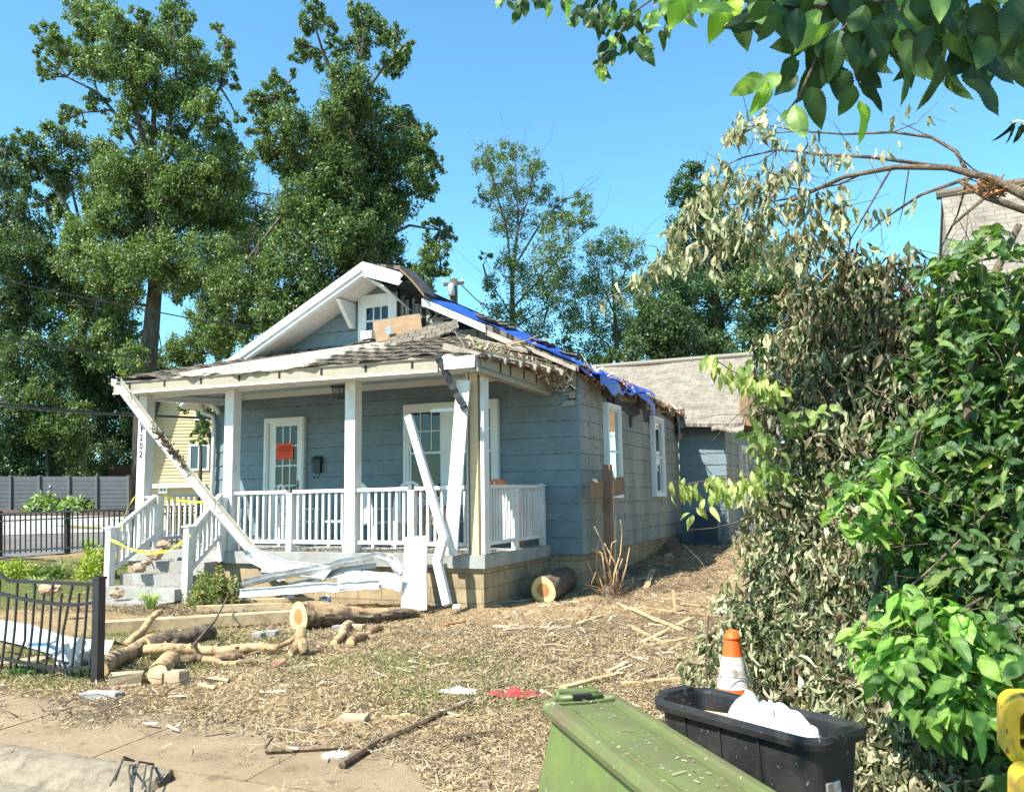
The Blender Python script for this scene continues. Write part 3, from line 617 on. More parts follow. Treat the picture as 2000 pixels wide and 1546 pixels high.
for x0, x1 in ((-7.08, -6.90), (-5.19, -5.01), (-2.865, -2.685)):
    m = M(); m.box((x0, PD, .65), (x1, PD+.18, 3.235)); m.box((x0-.012, PD-.012, .65), (x1+.012, PD+.192, .80)) if x0 > -3 else None
    po = m.build('post', K['white'], house)
    if x0 < -7:
        for i, ch in enumerate('1202'):
            cu = bpy.data.curves.new('digit', 'FONT'); cu.body = ch; cu.size = .155; cu.extrude = .004; cu.align_x = 'CENTER'
            to = bpy.data.objects.new('digit', cu); dg = bpy.context.evaluated_depsgraph_get(); COL.objects.link(to); bpy.context.view_layer.update()
            me = bpy.data.meshes.new_from_object(to.evaluated_get(bpy.context.evaluated_depsgraph_get())); bpy.data.objects.remove(to)
            o = bpy.data.objects.new('digit', me); COL.objects.link(o); me.materials.clear(); me.materials.append(K['ink'])
            zc = XP(0, 0)[2]; z = on(274, (838, 854, 870, 886)[i], 1, PD)[2]-.055
            o.rotation_euler = (math.pi/2, 0, 0); o.location = ((x0+x1)/2-.005, PD-.006, z); o.parent = po; o.matrix_parent_inverse = Matrix()
            tag(o, None)
m = M(); m.box((-.815, PD-.03, .66), (-.785, PD+.13, 3.16)); m.box((-.60, PD-.02, .66), (-.545, PD+.15, 3.16)); m.box((-.785, PD+.1, .66), (-.60, PD+.13, 3.16), 1)
m.build('post', [K['white'], K['oldwood']], house, label='split corner porch post casing')
# railings
def railing(p, q, z0b, z0t, z1b, z1t, n, posts=()):
    """top and bottom rail p->q; z at each end; n balusters"""
    p = np.array([*p, 0.]); q = np.array([*q, 0.]); m = M(); zz = np.array([0,0,1.])
    m.plank(p+zz*z0t, q+zz*z1t, .085, .05); ro = m.build('railing', K['white'], house); m = M(); m.plank(p+zz*z0b, q+zz*z1b, .05, .055); m.build('bottom_rail', K['white'], ro)
    for i in range(n):
        t = (i+.7)/(n+.4); c = p*(1-t)+q*t; zb = z0b*(1-t)+z1b*t; zt = z0t*(1-t)+z1t*t
        m = M(); s = .017; j = random.uniform(-.004, .004); m.box((c[0]-s+j, c[1]-s, zb-.0), (c[0]+s+j, c[1]+s, zt-.024)); m.build('baluster', K['white'], ro)
    return ro
YR = PD+.08
railing((-5.01, YR), (-3.96, YR), .80, 1.555, .80, 1.56, 8); railing((-3.85, YR), (-2.865, YR), .80, 1.56, .80, 1.565, 8)
railing((-2.685, YR), (-1.80, YR), .80, 1.565, .80, 1.57, 7); railing((-1.69, YR), (-.82, YR), .79, 1.57, .78, 1.575, 7)
railing((-.57, PD+.14), (-.60, -1.33), .80, 1.58, .80, 1.585, 9); railing((-.60, -1.24), (-.62, -.17), .80, 1.585, .80, 1.59, 8)
railing((-6.90, PD+.2), (-6.95, -.95), .82, 1.54, .82, 1.54, 9); railing((-6.95, -.86), (-6.98, -.05), .82, 1.54, .82, 1.54, 6)
m = M(); m.box((-6.90, PD+.02, 1.50), (-6.62, PD+.09, 1.54)); m.build('handrail', K['white'], house)
def rpost(x, y, s, z0, z1, cap=False):
    m = M(); m.box((x-s, y-s, z0), (x+s, y+s, z1))
    if cap: m.box((x-s-.02, y-s-.02, z1), (x+s+.02, y+s+.02, z1+.022)); m.add([(x-s, y-s, z1+.022), (x+s, y-s, z1+.022), (x+s, y+s, z1+.022), (x-s, y+s, z1+.022), (x, y, z1+.05)], [(0,1,4),(1,2,4),(2,3,4),(3,0,4)])
    m.build('railing_post', K['white'], house)
rpost(-3.905, YR, .052, .65, 1.54); rpost(-1.745, YR, .052, .65, 1.55); rpost(-.60, -1.285, .045, .65, 1.56); rpost(-.63, -.12, .045, .65, 1.60, True)
rpost(-6.95, -.905, .05, .65, 1.52); rpost(-6.63, PD+.06, .05, .65, 1.54); rpost(-5.12, PD-.07, .05, .5, 1.5)
NY = -3.22
rpost(-6.70, NY, .055, -.12, 1.03, True); rpost(-5.12, NY+.03, .055, -.12, 1.05, True)
railing((-6.68, NY+.06), (-6.66, PD+.03), .40, 1.0, .88, 1.53, 7); railing((-5.12, NY+.09), (-5.12, PD-.12), .42, 1.0, .88, 1.53, 6)
# front windows, door
window(house, (-3.26, -.014, 1.30), (1,0,0), (0,-1,0), 1.85, 1.78, .115, (3, 2), True, .52, .05, [(.115, .775), (1.15, 1.735)])
m = M(); x0, x1 = -6.36, -5.42
frame(m, (x0, -.014, .63), np.array([1.,0,0]), np.array([0,-1.,0]), x1-x0, 2.36, .10, .075); frame(m, (x0+.02, -.014, .63), np.array([1.,0,0]), np.array([0,-1.,0]), x1-x0-.04, 2.34, .05, .09)
door = m.build('door_frame', K['trim'], house)
dx0, dx1 = -6.255, -5.525; cols = [dx0+.17, dx0+.35, dx0+.53, dx1-.06]
gx0, gx1 = dx0+.155, dx1-.075; gz0, gz1 = .95, 2.83
m = M(); m.box((dx0, -.05, .67), (gx0, -.016, 2.93)); m.box((gx1, -.05, .67), (dx1, -.016, 2.93)); m.box((gx0+.001, -.05, gz1), (gx1-.001, -.016, 2.93)); m.box((gx0+.001, -.05, .67), (gx1-.001, -.016, gz0))
for i in (1, 2): m.box((gx0+(gx1-gx0)*i/3-.012, -.05, gz0), (gx0+(gx1-gx0)*i/3+.012, -.03, gz1))
for i in range(1, 5): m.box((gx0, -.051, gz0+(gz1-gz0)*i/5-.012), (gx1, -.029, gz0+(gz1-gz0)*i/5+.012))
dr_ = m.build('door', K['trim'], house)
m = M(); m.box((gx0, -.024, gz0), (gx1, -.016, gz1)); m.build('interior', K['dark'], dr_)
m = M()
for i in range(9): m.box((gx0+.02+i*.05, -.028, gz0), (gx0+.04+i*.05, -.0245, gz1), 0)
m.build('curtain', mat('curtain', (.10,.14,.15), (.06,.085,.09), 3, .8), dr_)
m = M(); m.box((gx0, -.040, gz0), (gx1, -.038, gz1)); m.build('pane', K['glass'], dr_)
m = M(); m.box((dx1-.055, -.056, 1.55), (dx1-.02, -.05, 1.80)); m.tube([(dx1-.037,-.055,1.69), (dx1-.037,-.09,1.69), (dx1-.13,-.09,1.685)], .009); m.build('handle', K['black'], dr_)
# side windows
window(house, (.014, 1.22, 1.38), (0,1,0), (1,0,0), .82, 1.68, .09, (0,0), False, .5, .06); window(house, (.014, 4.45, 1.38), (0,1,0), (1,0,0), .86, 1.70, .09, (0,0), False, .5, .06)
# lantern, downspout
m = M(); lc = on(667, 748, 1, -1.2); lx, lz = lc[0], 3.30
m.box((lx-.13, -1.32, lz+.0), (lx+.13, -1.08, lz+.03)); 
for sx in (-1, 1):
    for sy in (-1, 1): m.plank((lx+sx*.12, -1.2+sy*.11, lz), (lx+sx*.09, -1.2+sy*.08, lz-.17), .014, .014)
m.box((lx-.10, -1.29, lz-.18), (lx+.10, -1.11, lz-.165)); lo = m.build('porch_lantern', K['black'], house)
m = M(); m.add([(lx+sx*a, -1.2+sy*a*.9, z) for z, a in ((lz, .11), (lz-.16, .082)) for sx, sy in ((-1,-1),(1,-1),(1,1),(-1,1))], [(0,1,5,4),(1,2,6,5),(2,3,7,6),(3,0,4,7)]); m.build('pane', K['glass'], lo)
def rtube(m, pts, w_, d_, side, mi=0):
    for p, q in zip(pts, pts[1:]): m.plank(p, q, w_, d_, side, mi)
m = M(); a = on(394, 788, 1, -.25); pts = [a, on(396, 806, 1, -.25), on(416, 812, 1, -.1), on(418, 830, 1, -.1), np.array([-7.72, -.1, .3])]
pts[4][0] = pts[3][0]; m.tube(pts, [.05,.05,.05,.045,.045], 8); m.tube([on(412, 786, 1, -.3), on(424, 800, 1, -.15), on(428, 808, 1, -.1)], .05, 8); m.build('downspout', K['whitec'], house, smooth=True)
# broken corner: torn wall edge pieces at the top of the right corner
m = M()
m.slab([on(1104,726,1,-.03), on(1120,700,1,-.03), on(1126,712,1,-.03), on(1124,765,1,-.03), on(1114,745,1,-.03)], (0,-.02,0)); m.slab([on(1113,765,1,-.03), on(1124,762,1,-.03), on(1124,777,1,-.03), on(1112,778,1,-.03)], (0,-.02,0))
m.slab([on(1105,782,1,-.03), on(1122,780,1,-.03), on(1125,790,1,-.03), on(1094,794,1,-.03)], (0,-.012,0))
m.build('torn_corner_board', K['oldwood'], house, label='torn grey corner boards under the eave')
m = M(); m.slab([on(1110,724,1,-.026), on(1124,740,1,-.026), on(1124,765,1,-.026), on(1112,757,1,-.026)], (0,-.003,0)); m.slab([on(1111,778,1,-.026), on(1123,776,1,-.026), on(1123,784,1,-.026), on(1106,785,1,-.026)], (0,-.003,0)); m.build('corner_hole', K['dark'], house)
# torn eave of the side wall
m = M(); r = random.Random(12)
for k in range(26):
    y = k*.27+r.uniform(0, .1); z = 3.40-.02*y
    m = M(); m.plank((.02, y, z+.02), (.02+r.uniform(.03,.16), y+r.uniform(-.15,.2), z+r.uniform(-.10,.05)), r.uniform(.05,.13), .015, (0,0,1), 0, r.choice([(1.3,1.1,.85),(.6,.5,.4),(1,.9,.8),(1.1,.55,.3)])); m.build('eave_splinter', K['oldwood'], house)
for k in range(8):
    y = r.uniform(.3, 6.8); m = M(); m.plank((.03, y, 3.36), (.035, y+.5, 3.33), .10, .01, (1,0,0), 0, r.choice([(1.4,1.2,.9),(.8,.75,.7)])); m.build('eave_splinter', K['oldwood'], house)
# brown soffit end at the back
m = M(); m.slab([(.02, 6.3, 3.42), (.2, 6.5, 3.28), (.2, 7.1, 3.24), (.02, 7.1, 3.36)], (0,0,-.03), 0, (.6,.35,.22))
m.build('torn_soffit', K['oldwood'], house)
def felt(P, mi=0): m = M(); m.slab([on(x, y, 0, .035) for x, y in P], (.004, 0, 0), mi); m.build('hanging_roofing_felt', K['felt'], house)
felt([(1177,753),(1186,760),(1195,764),(1196,786),(1186,778),(1177,772)]); felt([(1196,764),(1209,780),(1215,800),(1209,800),(1200,786)])
felt([(1212,785),(1232,788),(1247,790),(1250,808),(1238,814),(1230,812),(1222,803),(1214,800)]); felt([(1231,812),(1235,813),(1235,834),(1232,833)]); felt([(1245,770),(1262,777),(1262,802),(1246,795)]); felt([(1290,786),(1300,792),(1310,798),(1332,808),(1334,838),(1326,850),(1316,824),(1300,812)])
m = M(); 
for P in ([(1324,820),(1336,816),(1337,838),(1333,850),(1326,862)], [(1320,800),(1335,796),(1337,816),(1323,822)]): m.slab([on(x, y, 0, .12) for x, y in P], (.01, 0, 0))
m.build('loose_siding_piece', K['side'], house)
# ---- rear wing
m = M(); m.box((.004, 7.16, .2), (1.06, 7.28, 2.97), 1); siding(m, (0,7.155,0), (1,0,0), (0,-1,0), .01, 1.1, .22, lambda u: 2.98, seed=15); m.build('wing_wall', [K['blue'], K['felt']], house)
m = M(); m.box((1.0, 7.165, .2), (1.094, 13, 2.97), 1); siding(m, (1.098,0,0), (0,1,0), (1,0,0), 7.15, 13, .22, lambda u: 2.98, seed=16); m.build('wing_side_wall', [K['side'], K['felt']], house)
window(house, (1.112, 8.95, 1.2), (0,1,0), (1,0,0), .9, 1.45, .1, (0,0), False, .5, .05)
m = M(); wr = lambda u, v: .02*math.sin(u*12)+.015*math.sin(v*9+u*4)
slope(m, [(-3.2, 6.75, 3.10), (1.58, 6.75, 3.05), (1.48, 9.7, 5.02), (-3.2, 9.7, 5.0)], (0,0,-.08), 30, 12, wr)
slope(m, [(1.48, 12.6, 3.1), (-3.2, 12.6, 3.1), (-3.2, 9.7, 5.0), (1.48, 9.7, 5.02)], (0,0,-.08), 10, 5); 
m.build('wing_roof', K['shingle2'], house)
m = M(); m.tube([(-3.2, 9.7, 5.04), (1.5, 9.7, 5.05)], .07, 8); m.build('ridge_cap', K['shingle2'], house)
m = M(); slope(m, [(.9, 6.62, 2.90), (1.62, 6.60, 2.84), (1.60, 7.4, 3.42), (.8, 7.4, 3.42)], (0,0,-.04), 8, 6, lambda u, v: .03*math.sin(u*7)); m.build('lifted_shingles', K['shingle2'], house, label='lifted patch of shingles at the wing corner')
m = M(); P0 = [on(1448,752,1,6.9), on(1462,765,1,6.9), on(1481,800,1,6.9), on(1486,834,1,6.9), on(1455,830,1,6.9), on(1444,800,1,6.9)]; m.slab(P0, (0,1.2,.5)); m.build('torn_soffit', K['ply'], house)
m = M(); m.box((-.3, 6.85, 2.86), (1.45, 6.88, 2.98)); m.build('wing_fascia', K['felt'], house)
# ================================================================ TREES, BACKGROUND
DIA = np.array([(-.5,0,0), (0,-.32,.10), (.5,0,-.04), (0,.32,.10)]); DIAF = np.array([(0,1,2,3)])
def randrot(K_, up=None, spread=1.0):
    """random orthonormal axes (rows); up biases the leaf normals"""
    a = rng.normal(size=(K_, 3)); n = rng.normal(size=(K_, 3))*spread
    if up is not None: n = n+np.asarray(up)
    n /= np.linalg.norm(n, axis=1, keepdims=True); a -= n*(a*n).sum(1, keepdims=True); a /= np.linalg.norm(a, axis=1, keepdims=True)
    return np.stack([a, np.cross(n, a), n], 1)
def pal(K_, cols, jit=.18, w_=None):
    cols = np.array(cols, float); i = rng.choice(len(cols), K_, p=w_); return np.clip(cols[i]*(1+rng.normal(size=(K_, 1))*jit), .004, 1)
G1 = [(.12,.175,.06), (.155,.215,.07), (.095,.145,.055), (.22,.28,.085)]
G2 = [(.075,.12,.045), (.10,.15,.055), (.065,.105,.04)]
G3 = [(.11,.17,.045), (.15,.20,.05), (.09,.14,.045), (.18,.21,.06)]
G4 = [(.09,.12,.05), (.12,.15,.055), (.08,.11,.045)]
def crown_pts(clumps, dep, dens, lf, thick):
    """clumps of photo px circles -> world points spread through each clump's ball"""
    P = []; S = []
    for c in clumps:
        x, y, r_ = c[:3]; t = dep+(c[3] if len(c) > 3 else rng.uniform(-thick, thick)); ce = at(x, y, t); rw = r_*1.14/CF*t
        n = int(dens*(rw/lf)**2)
        ns = max(5, min(60, int(n/45))); sc = rng.normal(size=(ns, 3)); sc /= np.linalg.norm(sc, axis=1, keepdims=True); sc *= (rng.random((ns, 1))**.4)*rw*.92
        i = rng.integers(0, ns, n); p = ce+sc[i]+rng.normal(size=(n, 3))*rw*.13
        P.append(p); S.append(np.full(n, 1.))
    return np.vstack(P)
def tree(name, label, trunk, limbs, clumps, dep, lf=.2, dens=9, cols=G1, thick=1.5, cat='tree', group=None, tr=.32, twigs=0, tdx=0, hmix=None):
    base = at(trunk[0][0], trunk[0][1], dep); base[2] = float(H(base[0], base[1]))
    root = thing(name, base, label, cat, group)
    m = M(); tp = [at(x, y, dep) for x, y in trunk]; tp = [base]+tp if tp[0][2] > base[2]+.3 else [base]+tp[1:]
    n = len(tp); m.tube(tp, [tr*(1-.72*i/(n-1)) for i in range(n)], 9, rough=.12)
    m.build('trunk', K['tbark'], root, smooth=True)
    m = M(); dens = dens*5.2; lf = lf*.8; tr = tr*.8
    for L_ in limbs:
        pts = [at(x, y, dep+(0 if i == 0 else L_[1]*i)) for i, (x, y) in enumerate(L_[0])]; r0 = L_[2] if len(L_) > 2 else tr*.42
        r0 *= .75; m.tube(pts, [r0*(1-.75*i/(len(pts)-1)) for i in range(len(pts))], 6, rough=.15)
        for q in range(twigs):
            i = random.randrange(len(pts)-1); t_ = random.random(); a = pts[i]*(1-t_)+pts[i+1]*t_; L2 = random.uniform(.6, 1.6)
            d = nrm(nrm(pts[i+1]-pts[i])+rng.normal(size=3)*.55+np.array([0,0,.35])); b_ = a+d*L2; c_ = b_+nrm(d+rng.normal(size=3)*.4)*L2*.7
            m.tube([a, b_, c_], [r0*.22, r0*.12, r0*.05], 4)
    tb = tp[-1]
    for c in clumps:                                             # thin branches reaching into each clump
        ce = at(c[0], c[1], dep); 
        if len(limbs):
            best = min(((np.linalg.norm(at(x, y, dep)-ce), x, y) for Lm in limbs for (x, y) in Lm[0]), key=lambda z: z[0])
            a = at(best[1], best[2], dep); mid = (a+ce)/2+rng.normal(size=3)*.12*best[0]
            m.tube([a, mid, ce+rng.normal(size=3)*.1], [.05, .035, .015], 4)
            for q in range(3):
                d = rng.normal(size=3); d[2] = abs(d[2])*.6; d = nrm(d); m.tube([mid*.4+ce*.6, ce+d*c[2]/CF*dep*.75], [.02, .008], 3)
    if m.n: m.build('branches', K['tbark'], root)
    P = crown_pts(clumps, dep, dens, lf, thick); k = len(P); A = randrot(k, (0,0,.5), .8)*(lf*rng.uniform(.7, 1.3, (k, 1, 1)))
    m = M(); m.inst(DIA, DIAF, A, P, pal(k, cols, .16)); m.build('crown', K['far'], root)
    return root
TG = 'tall trees behind the house'
tree('deciduous_tree', 'tall spreading tree with a wide open crown, trunk showing beyond the numbered porch post', [(285,740),(296,640),(303,560),(300,470),(298,390),(300,320)],
  [([(300,400),(290,300),(268,230),(240,150),(210,60)],-.4,.2),([(300,330),(300,240),(305,150),(290,60)],.3,.2),([(300,350),(330,300),(380,240),(430,170),(445,90)],.5,.2),([(298,340),(330,260),(345,160),(340,50)],-.2,.15),
   ([(270,290),(240,240),(190,180),(130,150),(90,85)],.4,.12),([(262,250),(215,215),(160,220),(125,235)],-.3,.08),([(310,545),(350,535),(400,545),(440,560)],.3,.1),([(300,500),(250,470),(190,440)],-.4,.12),([(300,480),(360,440),(420,400)],.4,.12),([(302,600),(250,590),(190,590)],-.4,.1)],
  [(195,25,38),(150,18,28),(225,60,36),(95,72,26),(72,62,14),(118,95,26),(152,112,34),(95,135,20),(78,100,12),(82,150,10),(190,130,36),(232,112,40),(172,62,26),(270,30,18),(292,90,40),(262,75,30),(340,18,30),(366,40,20),(330,85,44),(380,150,42),(424,58,14),(440,92,20),(428,130,30),(456,165,16),(350,200,44),(300,175,44),(250,185,34),(192,200,22),(142,222,20),(122,232,13),(165,242,9),(230,250,22),(285,262,26),(400,212,36),(422,255,30),(470,232,14),(445,280,22),(270,130,36),(370,95,30),(340,260,30),(255,215,26),
   (330,330,55),(395,320,55),(450,330,46),(268,365,46),(225,410,52),(190,455,52),(300,430,62),(375,420,62),(150,500,46),(205,525,52),(262,520,50),(322,500,54),(180,590,42),(232,600,44),(250,650,30),(410,500,50),(240,330,46),(340,390,56),(410,370,46),(300,480,56),(230,560,46),(120,590,44),(205,690,36),(255,705,34),(340,530,44),(170,640,40),(440,420,46),(150,450,30),(360,560,30),(205,640,26)],
  34, .155, 7.5, G1, 1.6, group=TG, tr=.42)
tree('deciduous_tree', 'tall dense dark green tree rising right behind the porch gable', [(690,640),(692,560),(680,470),(676,400),(688,300),(690,200)],
  [([(688,260),(700,190),(705,120),(712,50)],.2,.14),([(686,240),(660,170),(630,100),(612,40)],-.3,.14),([(682,330),(740,290),(790,250),(815,250)],.3,.13),([(680,420),(620,360),(560,280),(540,190)],-.3,.15),([(678,430),(740,380),(800,330),(850,300)],.4,.15),([(680,480),(620,440),(550,420),(500,400)],-.4,.14),([(684,500),(740,470),(800,440),(860,450)],.4,.14),([(700,200),(750,130),(790,100)],.3,.1)],
  [(610,18,22),(598,45,24),(642,50,20),(692,28,20),(716,40,28),(742,62,24),(770,72,22),(797,92,15),(784,112,22),(760,130,26),(700,90,30),(655,92,20),(590,95,22),(574,115,13),(576,145,10),(620,120,20),(690,160,44),(680,205,48),(650,225,38),(722,200,34),(540,165,24),(497,200,20),(528,212,34),(565,192,20),(560,250,44),(620,270,50),(700,270,58),(770,245,38),(806,245,20),(832,265,20),(790,300,48),(852,328,20),(832,366,26),(740,330,58),(660,330,58),(580,320,48),(512,300,30),(505,250,22),(600,400,58),(700,400,58),(775,395,42),(560,430,48),(640,470,58),(738,465,50),(560,500,48),(700,540,50),(620,560,56),(855,432,16),(872,462,20),(850,480,26),(832,512,30),(862,530,18),(822,556,28),(780,540,36),(500,560,54),(540,620,46),(465,590,52),(430,650,44),(835,440,12),(590,350,44),(620,410,50),(720,420,54),(640,320,50),(750,500,40),(690,470,50),(570,600,44),(640,600,44),(740,590,36),(440,560,40),(500,640,40),(820,340,30),(840,300,18)],
  32, .155, 8.5, G1+G2, 1.6, group=TG, tr=.4)
tree('deciduous_tree', 'olive green rounded tree just below the tall spreading tree', [(150,760),(165,620),(170,500),(150,430)], [([(165,480),(130,400),(80,330),(60,290)],-.4,.14),([(168,470),(190,400),(210,330),(215,290)],.4,.14),([(160,450),(140,370),(120,300)],.2,.12),([(150,430),(100,400),(50,380)],-.3,.1),([(175,450),(235,390),(255,350)],.3,.09)],
  [(42,275,22),(60,300,34),(110,262,26),(150,290,34),(200,300,30),(232,318,24),(100,328,34),(50,362,26),(140,350,34),(190,360,34),(248,345,16),(85,395,24),(120,420,26),(215,395,20),(60,330,24),(175,400,24),(110,365,24)],
  42, .2, 7, G4+G1, 1.4, group=TG, tr=.3)
tree('deciduous_tree', 'dark tree with one thick leaning limb above the grey slat fence', [(-60,900),(-40,800),(-10,720),(30,650),(75,590)], [([(75,590),(110,555),(130,510)],.1,.2),([(30,650),(20,540),(10,420),(10,320)],.3,.2),([(75,590),(60,500),(50,430)],-.3,.13)],
  [(8,290,22),(8,345,34),(22,420,44),(70,455,30),(30,500,52),(90,500,34),(70,555,44),(20,590,50),(120,525,34),(60,630,36),(5,660,50),(110,570,26),(140,555,16),(-10,480,60)],
  35, .15, 9, G2, 1.3, group=TG, tr=.34)
tree('deciduous_tree', 'fine leaved grey green tree between the two tall trees', [(520,650),(500,560),(480,470),(470,400)], [([(490,520),(440,470),(420,420)],-.2,.09),([(480,470),(510,420),(530,380)],.2,.09),([(500,560),(540,480),(550,420)],.2,.09),([(505,590),(450,540),(400,520)],.2,.09)],
  [(470,365,34),(448,420,42),(480,475,44),(512,430,36),(440,505,44),(400,545,40),(520,520,34),(420,600,30)],
  40, .14, 7, [(.12,.155,.07),(.15,.18,.08),(.09,.13,.055)], 1.4, group=TG, tr=.24, twigs=4)
tree('small_tree', 'small bright leaved tree just beyond the lower end of the gable rake', [(400,760),(395,700),(398,650)], [([(398,690),(420,640),(430,610)],.1,.06),([(397,690),(360,660),(340,650)],.1,.06)],
  [(400,622,34),(432,655,34),(395,665,32),(345,680,30),(330,715,24),(372,705,26),(440,690,20),(300,700,20)], 43, .15, 9, G1, .8, tr=.12)
SG = 'thin crowned trees behind the roof'
tree('sparse_tree', 'airy thin leaved tree against the sky above the blue tarp', [(1000,760),(1002,640),(1000,540),(1012,440)], [([(1002,560),(990,450),(965,360),(950,300)],-.2,.07),([(1010,450),(1035,380),(1045,310)],.1,.06),([(1005,520),(1060,430),(1100,390),(1145,380)],.3,.07),([(1003,600),(1060,540),(1110,480),(1160,440)],.3,.07),([(1002,620),(970,570),(950,540)],-.2,.05),([(1012,440),(1010,370),(1003,290)],0,.06),([(1002,640),(1070,600),(1120,560)],.2,.06)],
  [(955,315,32),(1000,295,28),(1042,325,30),(985,360,38),(1045,380,34),(950,385,24),(1000,430,40),(1062,440,26),(1092,405,20),(1138,398,24),(1108,440,34),(1152,428,22),(1080,490,44),(1012,520,42),(1052,560,50),(962,560,24),(1102,555,40),(980,620,44),(1048,640,40),(950,500,12),(1020,690,40),(950,640,16)],
  36, .125, 3.3, G3, 1.2, group=SG, tr=.2, twigs=14)
tree('sparse_tree', 'slender open tree with bare lower branches beside the dark grove', [(1212,760),(1205,680),(1200,600),(1195,520)], [([(1203,620),(1170,540),(1160,490)],-.1,.06),([(1200,580),(1225,520),(1235,480)],.1,.06),([(1206,690),(1150,640),(1120,600)],.2,.05),([(1207,690),(1260,620),(1270,570)],-.2,.05),([(1210,720),(1160,690),(1100,660)],.2,.05)],
  [(1200,472,26),(1170,500,34),(1232,498,30),(1148,560,36),(1200,575,44),(1138,640,38),(1200,650,44),(1256,560,34),(1105,612,28),(1160,690,34),(1100,680,24),(1240,640,34)],
  38, .12, 4.2, G3+G1, 1.2, group=SG, tr=.17, twigs=14)
RG = 'dark trees behind the rear wing'
tree('deciduous_tree', 'dark dense tree whose top shows above the wilted branch', [(1400,800),(1405,680),(1395,560),(1385,450)], [([(1400,600),(1350,520),(1330,460)],-.2,.1),([(1395,540),(1420,450),(1400,380)],.2,.1),([(1400,620),(1460,560),(1480,500)],.2,.1)],
  [(1350,342,24),(1332,378,30),(1372,398,40),(1402,450,48),(1335,450,34),(1332,505,40),(1300,560,40),(1352,580,52),(1420,560,52),(1400,510,46),(1440,480,40),(1385,640,46),(1330,640,40)],
  34, .15, 8, [(.06,.12,.045),(.08,.15,.055),(.05,.10,.04)], 1.5, group=RG, tr=.25)
tree('deciduous_tree', 'dark dense tree standing behind the rear wing roof', [(1285,800),(1290,700),(1285,620)], [([(1290,700),(1310,640),(1320,600)],.2,.1),([(1288,680),(1260,640),(1250,600)],-.2,.1)],
  [(1270,600,36),(1300,625,44),(1262,660,38),(1330,660,44),(1295,690,44),(1370,690,36),(1235,690,30),(1400,680,34),(1340,715,30),(1200,705,22)], 30, .14, 9, G2, 1.0, group=RG, tr=.2)
tree('deciduous_tree', 'green tree with a bare trunk standing over the pale garage roof', [(1500,845),(1490,740),(1485,640),(1490,560)], [([(1488,650),(1450,590),(1440,540)],-.2,.1),([(1488,640),(1530,580),(1560,540)],.2,.1)],
  [(1480,500,44),(1500,570,54),(1450,560,40),(1545,600,46),(1480,640,50),(1560,670,46),(1450,690,38),(1520,710,42),(1590,600,50),(1640,640,60),(1590,720,50),(1540,530,40),(1700,620,60),(1760,660,60),(1700,740,60)],
  33, .15, 7, G1+G2, 1.5, group=RG, tr=.24)
LG = 'dark bushes along the left fence'
tree('large_bush', 'dark bushy tree filling the corner behind the grey fence', [(60,950),(60,880),(60,820)], [([(60,860),(40,780)],.1,.08),([(60,860),(100,800)],.1,.08)], [(60,700,54),(5,730,50),(20,800,60),(50,880,56),(0,890,60),(80,930,46),(110,870,44),(30,940,40),(100,740,30)], 34, .15, 10, G2, 1.0, 'bush', LG, tr=.15)
tree('large_bush', 'light green small tree glowing above the grey slat fence', [(95,960),(92,900),(90,850)], [([(90,850),(75,800)],.1,.05),([(90,850),(110,800)],.1,.05)], [(72,765,24),(98,790,34),(58,795,24),(130,830,34),(90,840,34),(140,880,30),(60,840,28),(150,800,22)], 33, .13, 8, G3+G3+G1, .8, 'bush', LG, tr=.1)
tree('large_bush', 'dark tree mass between the leaning limb and the porch', [(205,960),(205,860),(205,760)], [([(205,800),(160,740)],.2,.08),([(205,780),(245,720)],.2,.08)], [(140,690,44),(185,720,48),(240,700,44),(150,760,44),(222,780,52),(165,840,50),(240,860,44),(205,910,46),(150,910,40),(255,920,30),(280,760,30),(270,830,30),(300,740,30),(120,640,16)], 40, .15, 10, G2+[(.04,.08,.025)], 1.0, 'bush', LG, tr=.18)
tree('large_bush', 'leafy branches hanging in front of the tan house', [(392,900),(392,840),(395,800)], [([(395,810),(380,790)],.1,.04),([(395,820),(405,840)],.1,.04)], [(362,790,14),(385,800,18),(350,798,8),(395,835,20),(405,815,18),(390,858,16),(410,860,14),(375,850,6)], 28.6, .14, 7, G3, .5, 'bush', None, tr=.08)
tree('large_bush', 'low green thicket behind the wing roof ridge', [(1100,790),(1100,760)], [], [(1080,740,34),(1130,720,30),(1180,720,26),(1040,720,26),(1000,740,30)], 37, .15, 7, G1+G3, .8, 'bush', None, tr=.08)
# ---- tan neighbour house (left, far)
th_ = thing('neighbour_house', at(350,955,29.5), 'tan clapboard house seen through the porch posts', 'house')
tt = 29.5
def TH(x, y, o=0): return at(x, y, tt+o)
m = M(); P = [TH(296,1010), TH(436,1010), TH(436,742), TH(384,742), TH(334,775), TH(296,840)]; fwd_ = nrm(_f*(1,1,0)); P = [np.array(p) for p in P]
ux = nrm((P[1]-P[0])*(1,1,0)); o0 = P[0]; 
def pu(p): d = p-o0; return (d@ux, p[2])
PP = [pu(p) for p in P]; xa, xb = PP[0][0]-.35, PP[1][0]; zb, zt = -.5, PP[3][1]
def W2(u, z, n=0): return np.array([*(o0[:2]+ux[:2]*u), z])-fwd_*n
m.slab([W2(xa, zb), W2(xb, zb), W2(xb, zt), W2(xb-2.2, zt), W2(xa, PP[5][1]-1.2)], fwd_*5)
z = zb
while z < zt:
    e = xa if z < PP[5][1]-1.2 else xa+(z-PP[5][1]+1.2)/(zt-PP[5][1]+1.2)*(xb-2.2-xa)
    m.slab([W2(e, z, .004), W2(xb, z, .004), W2(xb, z, .028), W2(e, z, .028)], (0,0,.012)); m.add([W2(e, z, .028), W2(xb, z, .028), W2(xb, z+.118, .004), W2(e, z+.118, .004)], [(0,1,2,3)]); z += .12
